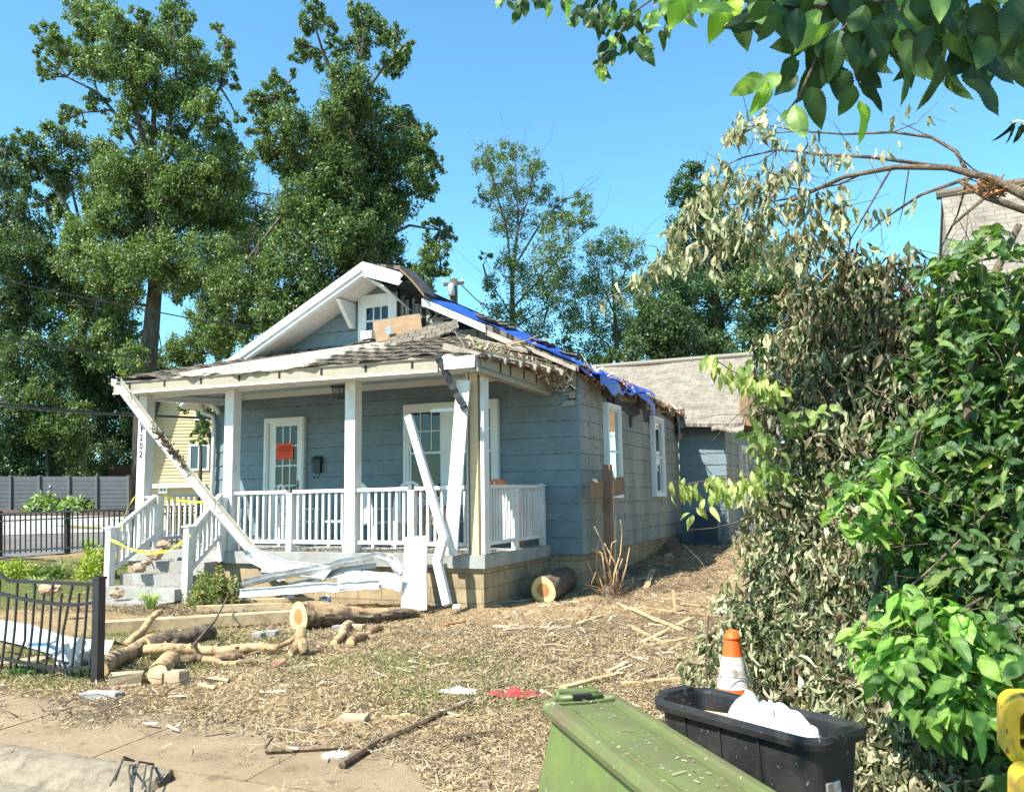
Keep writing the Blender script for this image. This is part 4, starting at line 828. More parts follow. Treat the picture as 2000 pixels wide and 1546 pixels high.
m.build('clapboard_wall', K['tan'], th_)
m = M(); m.slab([W2(xa-.1, PP[5][1]-1.35, .5), W2(xb-2.1, zt+.12, .5), W2(xb-2.1, zt+.3, .5), W2(xa-.1, PP[5][1]-1.1, .5)], fwd_*6); m.build('roof', K['felt'], th_)
def tw(x0, y0, x1, y1):
    a = pu(TH(x0, y0)); b = pu(TH(x1, y1)); m = M(); w_ = b[0]-a[0]; h_ = a[1]-b[1]
    frame(m, W2(a[0], b[1]), ux, -fwd_, w_, h_, .07, .07); m.obox(W2(a[0]+w_/2, b[1]+h_/2, .03), [ux, fwd_, (0,0,1)], (.03, .03, h_/2-.075)); wo = m.build('window', K['trim'], th_)
    m = M(); m.obox(W2(a[0]+w_/2, b[1]+h_/2, .02), [ux, fwd_, (0,0,1)], (w_/2-.05, .012, h_/2-.05)); m.build('pane', glassm, wo)
glassm = glassmat('far_glass', (.015,.02,.03), .15)
tw(364, 866, 405, 918); tw(372, 800, 400, 818); tw(308, 944, 326, 962)
m = M(); m.obox(W2(pu(TH(345,952))[0], pu(TH(345,948))[1], .1), [ux, fwd_, (0,0,1)], (1.0,.05,.07)); m.build('band_board', K['trim'], th_)
# ---- garage behind the wing
gg = thing('garage', at(1540, 880, 28), 'pale roofed garage behind the wing, mostly hidden by leaves', 'garage')
def GH(x, y, o=0): return at(x, y, 28+o)
m = M(); P = [GH(1455,950), GH(1660,950), GH(1660,856), GH(1455,856)]; m.slab(P, fwd_*5); m.build('wall', K['blue'], gg)
m = M(); a, b, c, d = GH(1440,858,-.4), GH(1680,858,-.4), GH(1680,811,3), GH(1440,811,3); slope(m, [a, b, c, d], (0,0,-.08), 10, 6); m.build('roof', K['shingle2'], gg)
m = M(); m.plank(GH(1440,861,-.45), GH(1680,861,-.45), .03, .14); m.build('fascia_board', K['trim'], gg)
bh = thing('neighbour_house', at(1500, 800, 45), 'dark blue house wall far behind the garage roof', 'house')
m = M(); m.slab([at(1430,860,45), at(1620,860,45), at(1620,760,45), at(1430,760,45)], fwd_*6); m.build('wall', mat('slate_blue_siding', (.05,.075,.14), (.04,.06,.11), 2, .8), bh)
m = M(); m.slab([at(1420,762,44.5), at(1630,762,44.5), at(1625,735,48), at(1425,735,48)], (0,0,-.2)); m.build('roof', K['felt'], bh)
# ---- neighbour house on the right, behind the brush
nb = thing('neighbour_house', (7.6, 3, .4), 'brown shingled house standing behind the broken branch', 'house')
m = M(); uvbox(m, (5.9, 1.25, .2), (12, 8, 4.3)); m.build('wall', K['tan'], nb)
m = M(); X0 = 5.62; slope(m, [(X0, .95, 4.05), (12.4, .95, 4.05), (12.4, 3.2, 6.55), (X0+.08, 3.2, 6.55)], (0,0,-.1), 12, 8); slope(m, [(12.4, 8.4, 4.05), (X0, 8.4, 4.05), (X0+.08, 3.2, 6.55), (12.4, 3.2, 6.55)], (0,0,-.1), 8, 6); m.build('roof', K['shingle2'], nb)
m = M(); m.tube([(X0, 3.2, 6.58), (12.4, 3.2, 6.58)], .09, 8); m.build('ridge_cap', K['shingle'], nb)
m = M(); m.slab([(X0+.1, 1.25, 4.1), (X0+.1, 3.2, 6.4), (X0+.1, 8.2, 4.1)], (.1, 0, 0)); m.build('gable_end', K['oldwood'], nb)
# ---- utility pole and cables
pt = at(886, 545, 30); pb = pt.copy(); pb[2] = H(pb[0], pb[1])
up = thing('utility_pole', (pb[0], pb[1], pb[2]), 'wooden utility pole with a grey transformer behind the tarp', 'utility pole')
m = M(); m.tube([(pb[0],pb[1],pb[2]), pt], [.17, .14], 10); m.build('pole', K['tbark'], up, smooth=True)
m = M(); c = at(882, 566, 29.8); m.lathe([(.10,-.22), (.125,-.19), (.125,.19), (.09,.23)], c, 12); m.build('transformer', K['alum'], up, smooth=True)
m = M(); m.plank(at(866,556,30), at(906,552,30), .09, .1); m.build('crossarm', K['tbark'], up)
for i in range(2): m = M(); m.lathe([(.03,0),(.05,.05),(.03,.12),(.05,.16)], at((868,903)[i], 551, 30), 8); m.build('insulator', K['trim'], up)
def cable(pts, dep, r_, label):
    P = []; k = len(pts)
    for i in range(k-1):
        for s in range(6): t = s/6; P.append(at(pts[i][0]*(1-t)+pts[i+1][0]*t, pts[i][1]*(1-t)+pts[i+1][1]*t, dep[0]+(dep[1]-dep[0])*(i+t)/(k-1)))
    P.append(at(*pts[-1], dep[1])); m = M(); m.tube(P, r_, 5); o = m.build('power_cable', K['black'], None, label, 'cable', 'overhead cables')
cable([(-30,538), (110,570), (260,600), (390,625), (520,640)], (22, 26), .02, 'upper overhead cable crossing the gap of sky beside the gable rake')
cable([(-30,652), (90,672), (200,692), (300,700)], (22, 26), .022, 'middle overhead cable crossing the leaning dark limb')
cable([(-30,786), (100,800), (220,808), (420,817)], (20, 26), .04, 'thick low overhead cable passing in front of the tan house')
cable([(898,553), (930,585), (985,622), (1060,668)], (30, 24), .02, 'cable running down from the utility pole behind the roof')
# ================================================================ NEAR FOLIAGE
def leaf_tpl(n=8, wid=.27, fold=.25, droop=.25, ser=0, twist=0, wave=0):
    ts = np.linspace(0, 1, n+1); prof = np.interp(ts, [0,.06,.2,.38,.58,.78,.92,1], [.012,.12,.235,.27,.235,.14,.05,.004])/.27*wid
    V = []; UV = []
    for i, (t, w_) in enumerate(zip(ts, prof)):
        if ser and 0 < i < n: w_ = w_*(1+ser*(1 if i % 2 else -1))
        z = -droop*t*t; a = twist*t; wz = wave*math.sin(t*9)
        for s in (-1, 0, 1):
            y = s*w_*math.cos(fold); zz = abs(s)*w_*math.sin(fold)+s*wz*w_
            V.append((t-(.02 if s and ser and i % 2 else 0), y*math.cos(a)-zz*math.sin(a), z+y*math.sin(a)+zz*math.cos(a))); UV.append((t*.12*1., s*w_*.12*1.))
    F = []
    for i in range(n):
        b = 3*i; F += [(b, b+1, b+4, b+3), (b+1, b+2, b+5, b+4)]
    return np.array(V), np.array(F), np.array(UV)
T_GREEN = [leaf_tpl(7, .25, .15, .18, 0, .15, .2), leaf_tpl(7, .23, .35, .3, 0, -.2, .25), leaf_tpl(7, .26, .05, .1, 0, 0, .3)]
T_BIG = [leaf_tpl(30, .27, .12, .16, .045, .1, .12), leaf_tpl(30, .24, .3, .25, .045, -.25, .15), leaf_tpl(30, .285, .06, .08, .045, .05, .2)]
T_SHOOT = [leaf_tpl(7, .21, .5, .3, 0, .3, .2), leaf_tpl(7, .19, .3, .2, 0, -.3, .25)]
T_WILT = [leaf_tpl(5, .20, .8, .25, 0, .5, .3), leaf_tpl(5, .17, 1.05, .45, 0, -.7, .3), leaf_tpl(5, .22, .6, -.2, 0, .9, .5)]
def axes(d, n):
    d = d/np.linalg.norm(d, axis=1, keepdims=True); n = n-d*(n*d).sum(1, keepdims=True); n /= np.linalg.norm(n, axis=1, keepdims=True)
    return np.stack([d, np.cross(n, d), n], 1)
def put(m, tpls, P, D, N, S, C_):
    A = axes(D, N)*S[:, None, None]; which = rng.integers(0, len(tpls), len(P))
    for i, (v, f, uv) in enumerate(tpls):
        k = which == i
        if k.any(): m.inst(v, f, A[k], P[k], C_[k], 0, uv)
def blob(clumps, dep, per, thick, front=True):
    P = []
    for c in clumps:
        x, y, r_ = c[:3]; t = c[3] if len(c) > 3 else dep; ce = at(x, y, t); rw = r_/CF*t; n = max(3, int(per*(r_/50.)**2))
        q = rng.normal(size=(n, 3)); q /= np.linalg.norm(q, axis=1, keepdims=True); q *= rng.random((n, 1))**.33*rw
        q[:, :] += np.outer(rng.uniform(-thick, thick, n), _f); P.append(ce+q)
    return np.vstack(P)
WC = [(.36,.37,.21), (.46,.46,.29), (.25,.27,.14), (.38,.33,.20), (.15,.16,.08)]
WD = [(.07,.09,.04), (.11,.115,.06), (.16,.125,.075), (.05,.075,.025), (.28,.24,.15)]
LGc = [(.11,.20,.045), (.08,.15,.035), (.16,.25,.06), (.06,.12,.03)]
def hang(m, P, size, cols, jit=.35):
    k = len(P); D = rng.normal(size=(k, 3))*jit+np.array([0,0,-1.]); N = rng.normal(size=(k, 3)); put(m, T_WILT, P, D, N, size*rng.uniform(.6, 1.25, k), pal(k, cols, .15))
def flat(m, P, size, cols, tp=T_GREEN, down=.35, tilt=.45):
    k = len(P); D = rng.normal(size=(k, 3)); D[:, 2] = -abs(D[:, 2])*.3-down; N = rng.normal(size=(k, 3))*tilt+np.array([-.1,-.35,1.]); put(m, tp, P, D, N, size*rng.uniform(.65, 1.2, k), pal(k, cols, .14))
def twigs(m, P, n, L_, r_=.003, down=.3):
    for i in rng.integers(0, len(P), n):
        a = P[i]; d = rng.normal(size=3); d[2] -= down; d = nrm(d); b = a+d*L_*random.uniform(.5, 1.2); c = b+nrm(d+rng.normal(size=3)*.4)*L_*.6; m.tube([a, b, c], [r_, r_*.7, r_*.3], 4)
def px(pts, dep0, dep1):
    k = len(pts)-1; return [at(x, y, dep0+(dep1-dep0)*i/k) for i, (x, y) in enumerate(pts)]
# ---- broken limb with drooping pale leaves
root = thing('broken_branch', at(2010, 390, 4.8), 'broken bare limb arching over the brush with drooping pale wilted leaves', 'branch')
m = M()
m.tube(px([(2120,440),(2010,385),(1940,350),(1850,327),(1750,326),(1650,345),(1560,385),(1480,425),(1400,468),(1300,515),(1230,558),(1160,598)], 4.5, 5.7), [.032,.029,.025,.019,.016,.013,.011,.010,.008,.007,.005,.003], 7, rough=.15)
m.tube(px([(2100,420),(2000,410),(1930,385),(1870,352)], 4.55, 4.8), [.026,.023,.02,.012], 7, rough=.3)
for pts, r_ in (([(1892,342),(1868,296),(1820,268),(1745,258),(1650,262),(1560,256),(1480,262)], .013), ([(1850,327),(1700,307),(1600,302),(1520,292),(1450,308),(1412,325)], .012), ([(1900,345),(1800,380),(1725,428),(1700,452)], .012),
                ([(1700,332),(1640,360),(1580,372),(1500,362),(1440,350)], .008), ([(1560,385),(1500,395),(1420,400),(1350,412)], .007), ([(1480,425),(1440,455),(1400,500),(1340,530),(1290,560)], .006), ([(1400,468),(1340,500),(1260,560),(1240,600)], .005), ([(1740,330),(1700,400),(1660,470),(1650,540)], .007),
                ([(1820,268),(1760,240),(1750,210)], .004), ([(1745,258),(1790,240),(1820,210),(1832,200)], .004), ([(1866,300),(1900,330),(1960,360)], .006), ([(1775,330),(1765,400),(1755,440)], .005), ([(1560,256),(1500,245),(1430,240)], .005), ([(1520,292),(1480,320),(1420,330)], .004), ([(1930,380),(1860,440),(1840,480)], .012), ([(1890,350),(1870,420),(1855,450)], .008)):
    m.tube(px(pts, 4.9+(1900-pts[0][0])*.0009, 5.2+(1900-pts[-1][0])*.0009), [r_*(1-.7*i/(len(pts)-1)) for i in range(len(pts))], 5, rough=.2)
cl = [(1450,238,26),(1430,255,22),(1492,240,24),(1520,262,20),(1412,322,14),(1398,312,10),(1440,350,32),(1500,345,34),(1400,375,32),(1355,405,28),(1330,440,22),(1550,335,32),(1480,385,32),(1440,425,34),(1385,440,30),(1310,462,24),(1500,425,32),(1560,395,30),(1420,470,28),(1350,490,26),(1285,508,20),(1245,538,16),(1205,566,12),(1178,590,8),(1262,552,14),(1470,470,26),(1600,430,30),(1560,460,28),(1640,420,24),(1615,385,24),(1580,285,22),(1600,310,18),(1650,385,18),(1680,285,10),(1742,285,9),(1702,300,8),(1765,395,12),(1748,225,12),(1832,215,10),(1335,520,14),(1390,520,18),(1235,590,10),(1380,340,14),(1660,275,12),(1520,480,24),(1310,500,18),(1650,300,10),(1700,420,16),(1560,520,18),(1490,520,16)]
cl = [(a, b, c, 4.95+(1900-a)*.0009) for a, b, c in cl]
P = blob(cl, 5, 84, .16)
m2 = M(); hang(m2, P, .105, WC, .3); twigs(m, P, 160, .16, .0025, .6); m.build('limb', K['bark'], root, smooth=True); m2.build('wilted_leaves', K['wilt'], root)
m = M(); r = random.Random(1)
for i in range(26):
    p = at(1935+r.uniform(-20, 30), 372+r.uniform(-8, 14), 4.72); m.plank(p, p+np.array([r.uniform(-.12,.1), r.uniform(-.1,.1), r.uniform(-.03,.08)]), .012, .006, (0,0,1), 0, r.choice([(1,.8,.6),(1.1,.6,.35)]))
m.build('torn_wood', K['peeled'], root)
# ---- heap of wilted brush
root = thing('wilted_brush', (*G(1520,1330)[:2], -.05), 'tall heap of wilted brush with curled olive and brown leaves behind the cone', 'brush heap')
up_ = [(1600,630,50,6.2),(1680,560,50,6),(1560,570,30,6.2),(1640,505,32,6),(1740,520,40,5.8),(1520,700,30,6.3),(1610,740,66,6.1),(1700,680,80,5.9),(1780,620,60,5.6),(1510,790,34,6.1),(1580,860,66,6),(1680,820,90,5.8),(1780,760,80,5.5),(1830,640,50,5.6),(1500,660,16,6.3),(1560,640,30,6.2),(1620,570,40,6.1),(1860,720,60,5.6),(1820,560,30,5.6),(1540,720,40,6.2),(1560,500,20,6.2),(1600,470,24,6.1),(1490,730,20,6.2)]
lo_ = [(1540,960,56,5.8),(1640,940,80,5.7),(1510,1040,44,5.8),(1600,1040,80,5.6),(1500,1110,50,5.7),(1440,1170,30,5.8),(1570,1130,80,5.5),(1460,1210,50,5.6),(1680,1100,80,5.3),(1400,1270,34,5.7),(1470,1285,60,5.5),(1570,1240,90,5.3),(1660,1220,80,5.1),(1380,1320,24,5.7),(1540,1340,60,5.2),(1640,1330,80,4.9),(1720,1370,70,4.6),(1700,1300,70,4.8),(1740,1450,70,4.3),(1800,1500,70,4.1),(1850,1440,60,4.3),(1720,1530,60,4.1),(1480,970,30,5.9),(1520,880,40,5.9),(1470,1060,22,5.8),(1350,1340,16,5.7),(1340,1300,12,5.8)]
m = M(); m2 = M(); P1 = blob(up_, 6, 230, .4); P2 = blob(lo_, 5.5, 250, .35)
hang(m2, P1, .11, WD+WC[:1], .4); hang(m2, P2, .095, WC+WC+WD, .6)
P3 = blob([(1460,720,20,5.6),(1500,760,30,5.7),(1540,820,30,5.6),(1480,830,24,5.5),(1490,870,30,5.5),(1530,930,30,5.5),(1600,800,20,5.5)], 5.6, 45, .2); flat(m2, P3, .12, [(.20,.27,.08),(.28,.33,.12),(.14,.20,.06)], T_GREEN, .8, .8)
twigs(m, np.vstack([P1, P2]), 420, .3, .004, .3)
for pts, d0, d1, r_ in (([(1700,1300),(1690,1050),(1720,800),(1745,600),(1800,520)], 5.3, 5.7, .03), ([(1560,1300),(1580,1050),(1600,850),(1650,650),(1700,540)], 5.7, 6.1, .025), ([(2050,560),(1900,600),(1780,640),(1650,700),(1540,780)], 5.3, 5.9, .02), ([(2050,640),(1900,690),(1700,790),(1600,860)], 5.3, 5.8, .018), ([(1480,1290),(1460,1230),(1440,1190)], 5.6, 5.7, .006), ([(1382,1340),(1378,1290),(1384,1200)], 5.5, 5.5, .008), ([(1820,1000),(1800,800),(1800,640),(1790,580)], 5.2, 5.6, .025), ([(1640,1540),(1700,1400),(1640,1250)], 4.4, 5.0, .01), ([(1900,1540),(1780,1400),(1700,1290)], 4.1, 4.8, .008)):
    m.tube(px(pts, d0, d1), [r_*(1-.6*i/(len(pts)-1)) for i in range(len(pts))], 6, rough=.2)
for i in range(40):                                               # thin trunks down to the soil
    p = P2[rng.integers(0, len(P2))]; g = p.copy(); g[2] = H(g[0], g[1]); m.tube([g+rng.normal(size=3)*.1*np.array([1,1,0]), p], [.008, .004], 4)
m.build('stems', K['bark'], root); m2.build('wilted_leaves', K['wilt'], root)
# ---- standing green elm at the right
root = thing('leafy_elm', (*at(1930, 1500, 4.6)[:2], -.06), 'dense wall of green serrated leaves standing behind the black tote', 'tree')
gr_ = [(1850,520,34,4.9),(1905,470,26,4.7),(1950,560,50,4.7),(1850,600,50,5),(1920,650,80,4.8),(1985,720,60,4.6),(1820,700,54,5.1),(1880,800,90,4.9),(1965,880,80,4.6),(1780,860,60,5.1),(1820,970,90,4.9),(1930,1010,100,4.6),(1720,930,40,5),(1985,1120,80,4.3),(1870,1110,90,4.6),(1770,1080,70,4.8),(1990,1220,60,4.1),(1960,1380,60,3.9),(1940,1470,60,3.8),(1880,500,30,4.6),(1990,620,50,4.5),(1860,900,90,4.9),(1900,1200,60,4.4),(1760,960,50,5),(1990,480,24,4.4),(1990,1000,70,4.5),(2040,800,90,4.5),(2050,1100,90,4.3)]
fr_ = [(1800,1200,60,3.9),(1870,1240,70,3.8),(1730,1260,44,3.9),(1800,1290,60,3.8),(1700,1290,30,3.9),(1860,1330,50,3.7),(1940,1290,54,3.7),(1820,1380,50,3.7),(1760,1170,34,4),(1900,1390,40,3.6),(1690,1230,22,4),(1760,1340,40,3.8)]
mid_ = [(1660,960,26,4.6),(1700,950,30,4.6),(1650,1010,24,4.6),(1690,1030,30,4.6),(1740,1000,30,4.6),(1640,930,18,4.6),(1730,1050,24,4.6),(1740,900,26,4.6)]
m = M(); m2 = M(); P1 = blob(gr_, 4.8, 105, .35); P2 = blob(fr_, 3.8, 62, .15); P3 = blob(mid_, 4.6, 50, .12)
GD = [(.05,.10,.035), (.035,.07,.028), (.085,.14,.045), (.045,.085,.04), (.12,.17,.06)]
flat(m2, P1, .115, GD, T_GREEN, .3, .55); flat(m2, P2, .125, LGc+[(.14,.27,.05)], T_BIG, .45, .5); flat(m2, P3, .12, LGc+[(.16,.28,.06)], T_GREEN, .3, .45)
twigs(m, np.vstack([P1, P2, P3]), 380, .22, .003, .1)
for pts, d0, d1, r_ in (([(1960,1540),(1950,1250),(1900,1000),(1890,760),(1930,560),(1990,440)], 4.5, 4.9, .05), ([(2050,900),(1930,1000),(1830,1100),(1760,1160)], 4.4, 4.4, .012), ([(1800,1080),(1770,950),(1790,850),(1850,760)], 4.6, 4.8, .01), ([(2050,470),(1960,500),(1850,520)], 4.4, 4.9, .012), ([(1920,1250),(1850,1320),(1840,1400)], 4.2, 3.8, .008), ([(1950,1150),(1860,1200),(1780,1210),(1720,1250)], 4.2, 3.9, .008), ([(1900,1000),(1800,960),(1700,950),(1640,940)], 4.6, 4.6, .008)):
    m.tube(px(pts, d0, d1), [r_*(1-.6*i/(len(pts)-1)) for i in range(len(pts))], 6, rough=.15)
m.build('branches', K['bark'], root, smooth=True); m2.build('leaves', K['leaf'], root)
m2 = M(); P = blob([(1700,1100,60,5),(1760,1250,60,4.6),(1840,1380,60,4.4),(1880,1480,60,4.2),(1790,1430,50,4.3),(1700,1180,50,4.9),(1950,1200,50,4.7)], 4.5, 110, .3); hang(m2, P, .1, WC+WD, .5); m2.build('dry_leaves', K['wilt'], root)
# ---- two green leafy shoots reaching out to the left
for nm, pts, dd, lab in (('leafy_shoot', [(1520,900),(1470,930),(1400,935),(1340,945),(1300,938)], 5.3, 'pale green leafy shoot hanging in front of the rear wing wall'), ('leafy_shoot', [(1540,760),(1480,745),(1430,725),(1395,700),(1380,690)], 5.4, 'backlit leafy shoot hanging in front of the wing roof shingles')):
    m = M(); Q_ = px(pts, dd+.2, dd); m.tube(Q_, [.008,.006,.004,.003,.002], 5)
    P = []; 
    for a, b in zip(Q_, Q_[1:]):
        for s in range(11): P.append(a+(b-a)*random.random()+rng.normal(size=3)*.02+np.array([0,0,-.01]))
    P = np.array(P); extra = blob([(1390,950,26,dd),(1440,960,26,dd),(1370,985,14,dd),(1480,930,24,dd),(1350,1000,8,dd)] if pts[0][1] > 800 else [(1420,740,14,dd),(1460,745,18,dd),(1400,720,10,dd),(1500,750,24,dd)], dd, 55, .1); P = np.vstack([P, extra]); k = len(P)
    D = rng.normal(size=(k, 3))*.35+np.array([0,0,-1.]); N = rng.normal(size=(k, 3))*.4+np.array([-.3,-1.,.3]); m2 = M(); put(m2, T_SHOOT, P, D, N, .105*rng.uniform(.7, 1.2, k), pal(k, [(.19,.235,.08),(.30,.33,.14),(.13,.18,.055)], .15))
    r_ = m.build('leafy_shoot', K['bark'], None, lab, 'leafy shoot', 'leafy shoots hanging at the brush edge'); m2.build('leaves', K['leaf'], r_)
# ---- the tree whose branch hangs over the camera; its crown is above the frame and shades the leaves below
root = thing('overhanging_elm', (9.2, -13.2, -.15), 'nearby elm whose low branch of large serrated leaves hangs against the sky', 'tree')
m = M(); m.tube([(9.2,-13.2,-.3),(9.0,-13.1,2.2),(8.4,-13.0,4.0),(6.8,-12.9,5.3),(5.0,-12.7,5.8)], [.26,.22,.17,.1,.05], 9, rough=.1); m.build('trunk', K['tbark'], root, smooth=True)
cr = [((4.0,-12.9,5.6),1.1),((5.1,-12.6,5.6),1.2),((6.2,-12.2,5.7),1.2),((3.0,-13.3,5.8),.8),((5.5,-11.9,5.5),.9),((4.6,-11.9,5.4),.8),((7.2,-12.9,5.8),1.2),((4.6,-13.8,5.9),1.),((6.9,-11.8,5.6),.9)]
m = M(); P = []
for c, r_ in cr: qq = rng.normal(size=(330, 3)); qq /= np.linalg.norm(qq, axis=1, keepdims=True); P.append(np.array(c)+qq*(rng.random((330, 1))**.4)*r_*np.array([1,1,.45]))
P = np.vstack(P); flat(m, P, .12, [(.055,.12,.035),(.04,.09,.03)], T_GREEN, .3, .5); m.build('crown', K['leaf'], root)
m = M(); m2 = M()
for pts, d0, d1, r_ in (([(2150,-60),(1900,-20),(1700,5),(1600,12),(1480,-5),(1380,-10)], 2.3, 2.1, .012), ([(1800,-10),(1700,60),(1660,110),(1680,170)], 2.2, 2.0, .006), ([(1900,-20),(1840,80),(1838,160)], 2.2, 2.1, .004), ([(1700,5),(1600,100),(1560,190),(1540,215)], 2.2, 2.0, .005), ([(1560,120),(1520,150),(1490,165)], 2.1, 2.0, .003), ([(2050,-10),(1960,60),(1900,100)], 2.1, 2.0, .005), ([(1480,-5),(1300,-20),(1230,30),(1200,90),(1160,140)], 2.6, 3.2, .004)):
    m.tube(px(pts, d0, d1), [r_*(1-.6*i/(len(pts)-1)) for i in range(len(pts))], 6)
m.build('limb', K['bark'], root, smooth=True)
big = [(1581,171,1609,248,0),(1680,198,1694,272,2),(1672,135,1732,171,0),(1680,162,1734,212,0),(1883,118,1957,218,0),(1888,88,1992,150,0),(1762,108,1780,196,0),(1770,78,1802,158,0),(1552,205,1570,280,1),(1536,215,1552,262,1),(1490,148,1428,187,1),(1525,146,1473,178,1),(1507,170,1464,218,2),(1556,146,1514,184,0),(1340,-12,1306,58,2),(1418,4,1388,80,2),(1440,30,1462,92,0),(1360,18,1440,8,1),(1520,20,1488,80,0),(1560,14,1500,66,1),(1595,78,1584,160,0),(1640,60,1620,150,0),(1655,58,1678,140,0),(1838,108,1814,212,0),(1865,82,1880,136,0),(1850,144,1888,196,0),(1975,84,2010,170,0),(1700,40,1735,120,0),(1615,120,1560,196,0),(1500,160,1486,190,1),(1725,80,1750,98,0),(1640,130,1648,210,0),(1600,20,1560,100,1),(1465,10,1520,50,1),(1800,30,1850,110,0),(1900,10,1950,90,0),(1945,60,1900,140,0),(1690,10,1660,80,0),(1670,168,1640,225,0),(1550,110,1530,170,0),(1850,10,1890,85,0),(1990,-10,1960,80,0),(1740,0,1790,90,0),(1820,50,1780,120,0)]
cs_ = {0: [(.022,.05,.014), (.032,.065,.016), (.016,.038,.014)], 1: [(.13,.22,.06), (.18,.28,.09)], 2: [(.16,.28,.02), (.22,.34,.03)]}
P = []; D = []; N = []; S = []; Cc = []
def addl(x0, y0, x1, y1, c, t=None):
    t = t or random.uniform(1.75, 2.3); a = at(x0, y0, t); b = at(x1, y1, t+random.uniform(-.03, .03)); P.append(a); D.append(b-a); S.append(np.linalg.norm(b-a)*1.04); n = -_f*random.choice([1, 1, 1, -1])+rng.normal(size=3)*.38; N.append(n); Cc.append(pal(1, cs_[c], .15)[0])
for b in big: addl(*b[:4], b[4])
for i in range(135):
    x = random.uniform(1470, 2040); y = random.uniform(-40, 100 if x > 1580 else 35); a = random.gauss(math.pi/2, .55); L_ = random.uniform(55, 90); addl(x, y, x+L_*math.cos(a), y+L_*math.sin(a), random.choice([0,0,0,0,0,1]), random.uniform(1.9, 2.5))
for i in range(26):
    x = random.uniform(1270, 1480); y = random.uniform(-45, -5); a = random.gauss(math.pi/2, .5); L_ = random.uniform(40, 60); addl(x, y, x+L_*math.cos(a), y+L_*math.sin(a), random.choice([0,0,1,2]), random.uniform(2.2, 2.6))
put(m2, T_BIG, np.array(P), np.array(D), np.array(N), np.array(S), np.array(Cc)); P, D, N, S, Cc = [], [], [], [], []
def sprig(x, y, n, spread, L_, c, t): 
    for i in range(n):
        a = random.gauss(math.pi/2, .6); l = random.uniform(.7, 1.2)*L_; xx = x+random.gauss(0, spread); yy = y+random.gauss(0, spread*.7); addl(xx, yy, xx+l*math.cos(a), yy+l*math.sin(a), random.choice(c), t+random.uniform(-.1, .1))
for (x, y, n, sp) in ((1180,30,9,20),(1200,75,7,12),(1180,100,5,9),(1162,128,4,6),(1245,70,5,12),(1230,30,8,22),(1280,20,8,22),(1140,5,6,16),(1300,45,5,10),(1190,-10,12,40),(1060,-12,6,20),(985,-6,3,7),(1030,-8,4,14),(1320,0,8,20),(1090,-6,6,16),(1255,95,2,4)): sprig(x, y, n, sp, 34, [0,0,0,1], 3.2)
put(m2, T_GREEN, np.array(P), np.array(D), np.array(N), np.array(S), np.array(Cc)); m2.build('leaves', K['leaf'], root)
P, D, N, S, Cc = [], [], [], [], []
for b in ((1985,238,1945,272),(1975,240,1978,275),(2004,242,1988,276),(1995,240,2010,272)): addl(*b, 0, 2.4)
m = M(); put(m, T_WILT, np.array(P), np.array(D), np.array(N), np.array(S)*1.1, np.array(Cc)); m.tube(px([(2040,250),(1990,236),(1968,240)], 2.4, 2.4), .003, 4); m.build('curled_twig', K['wilt'], None, 'tiny twig of curled dark leaves alone against the sky', 'twig')
# ---- shrubs
SM = (np.array([(0,0,0),(.5,-.3,.03),(1,0,-.1),(.5,.3,.03)]), np.array([(0,1,2,3)]), np.zeros((4,2)))
def shrub(name, label, x, y, rx, rz, n, lf, cols, y0=None, cat='shrub', up=.4, group=None, hollow=.55, stems=10, mat_='far'):
    g = G(x, y); t = (g-CAM)@_f; R_ = rx/CF*t; Hh = rz/CF*t; m = M(); q = rng.normal(size=(n, 3)); q /= np.linalg.norm(q, axis=1, keepdims=True); q *= (hollow+(1-hollow)*rng.random((n, 1))); q *= 1+.12*np.sin(q[:, :1]*9+q[:, 1:2]*7)
    q[:, 2] = abs(q[:, 2])*1.0-.12*rng.random(n); P = g+q*np.array([R_, R_, Hh]); D = q*.7+rng.normal(size=(n, 3))*.5; D[:, 2] += up-.2; N = q+rng.normal(size=(n, 3))*.4+np.array([0,0,.6]); m0 = M()
    for i in range(stems): a = rng.normal(size=3)*.5; m0.tube([g+a*(.1,.1,0)*R_, g+np.array([a[0]*R_, a[1]*R_, Hh*.6])], [.006, .003], 4)
    put(m, [SM], P, D, N, lf*rng.uniform(.7, 1.2, n), pal(n, cols, .15)); r_ = m0.build(name, K['bark'], None, label, cat, group, origin=g); m.build('leaves', K[mat_], r_); return g
YG = [(.32,.38,.04), (.42,.44,.06), (.20,.28,.04)]
shrub('boxwood', 'round clipped shrub with reddish leaf tips by the porch steps', 416, 1184, 52, 74, 3200, .055, [(.13,.20,.05),(.19,.25,.06),(.26,.27,.08),(.30,.19,.09)], up=.3)
SH = 'yellow green shrubs left of the steps'
shrub('low_shrub', 'upright yellow green shrub beside the outer stair newel', 186, 1128, 38, 62, 1800, .06, YG, group=SH); shrub('low_shrub', 'wide low yellow green shrub above the bent end of the fence', 22, 1128, 48, 36, 1800, .06, YG, group=SH)
shrub('low_shrub', 'loose green weedy shrub between the two yellow shrubs', 95, 1128, 42, 22, 900, .07, [(.09,.16,.03),(.2,.2,.07)], group=SH, up=.6)
HS = 'hostas in the bed along the grey fence'
for x, y, rx, rz, lab in ((28, 992, 30, 26, 'round pale edged hosta farthest from the porch'), (92, 997, 40, 34, 'widest hosta clump in the middle of the bed'), (152, 1000, 34, 28, 'hosta clump nearest the porch steps')):
    shrub('hosta', lab, x, y, rx, rz, 900, .20, [(.22,.32,.09),(.42,.46,.26),(.15,.24,.07)], group=HS, cat='hosta', up=.2, hollow=.5)
m = M()
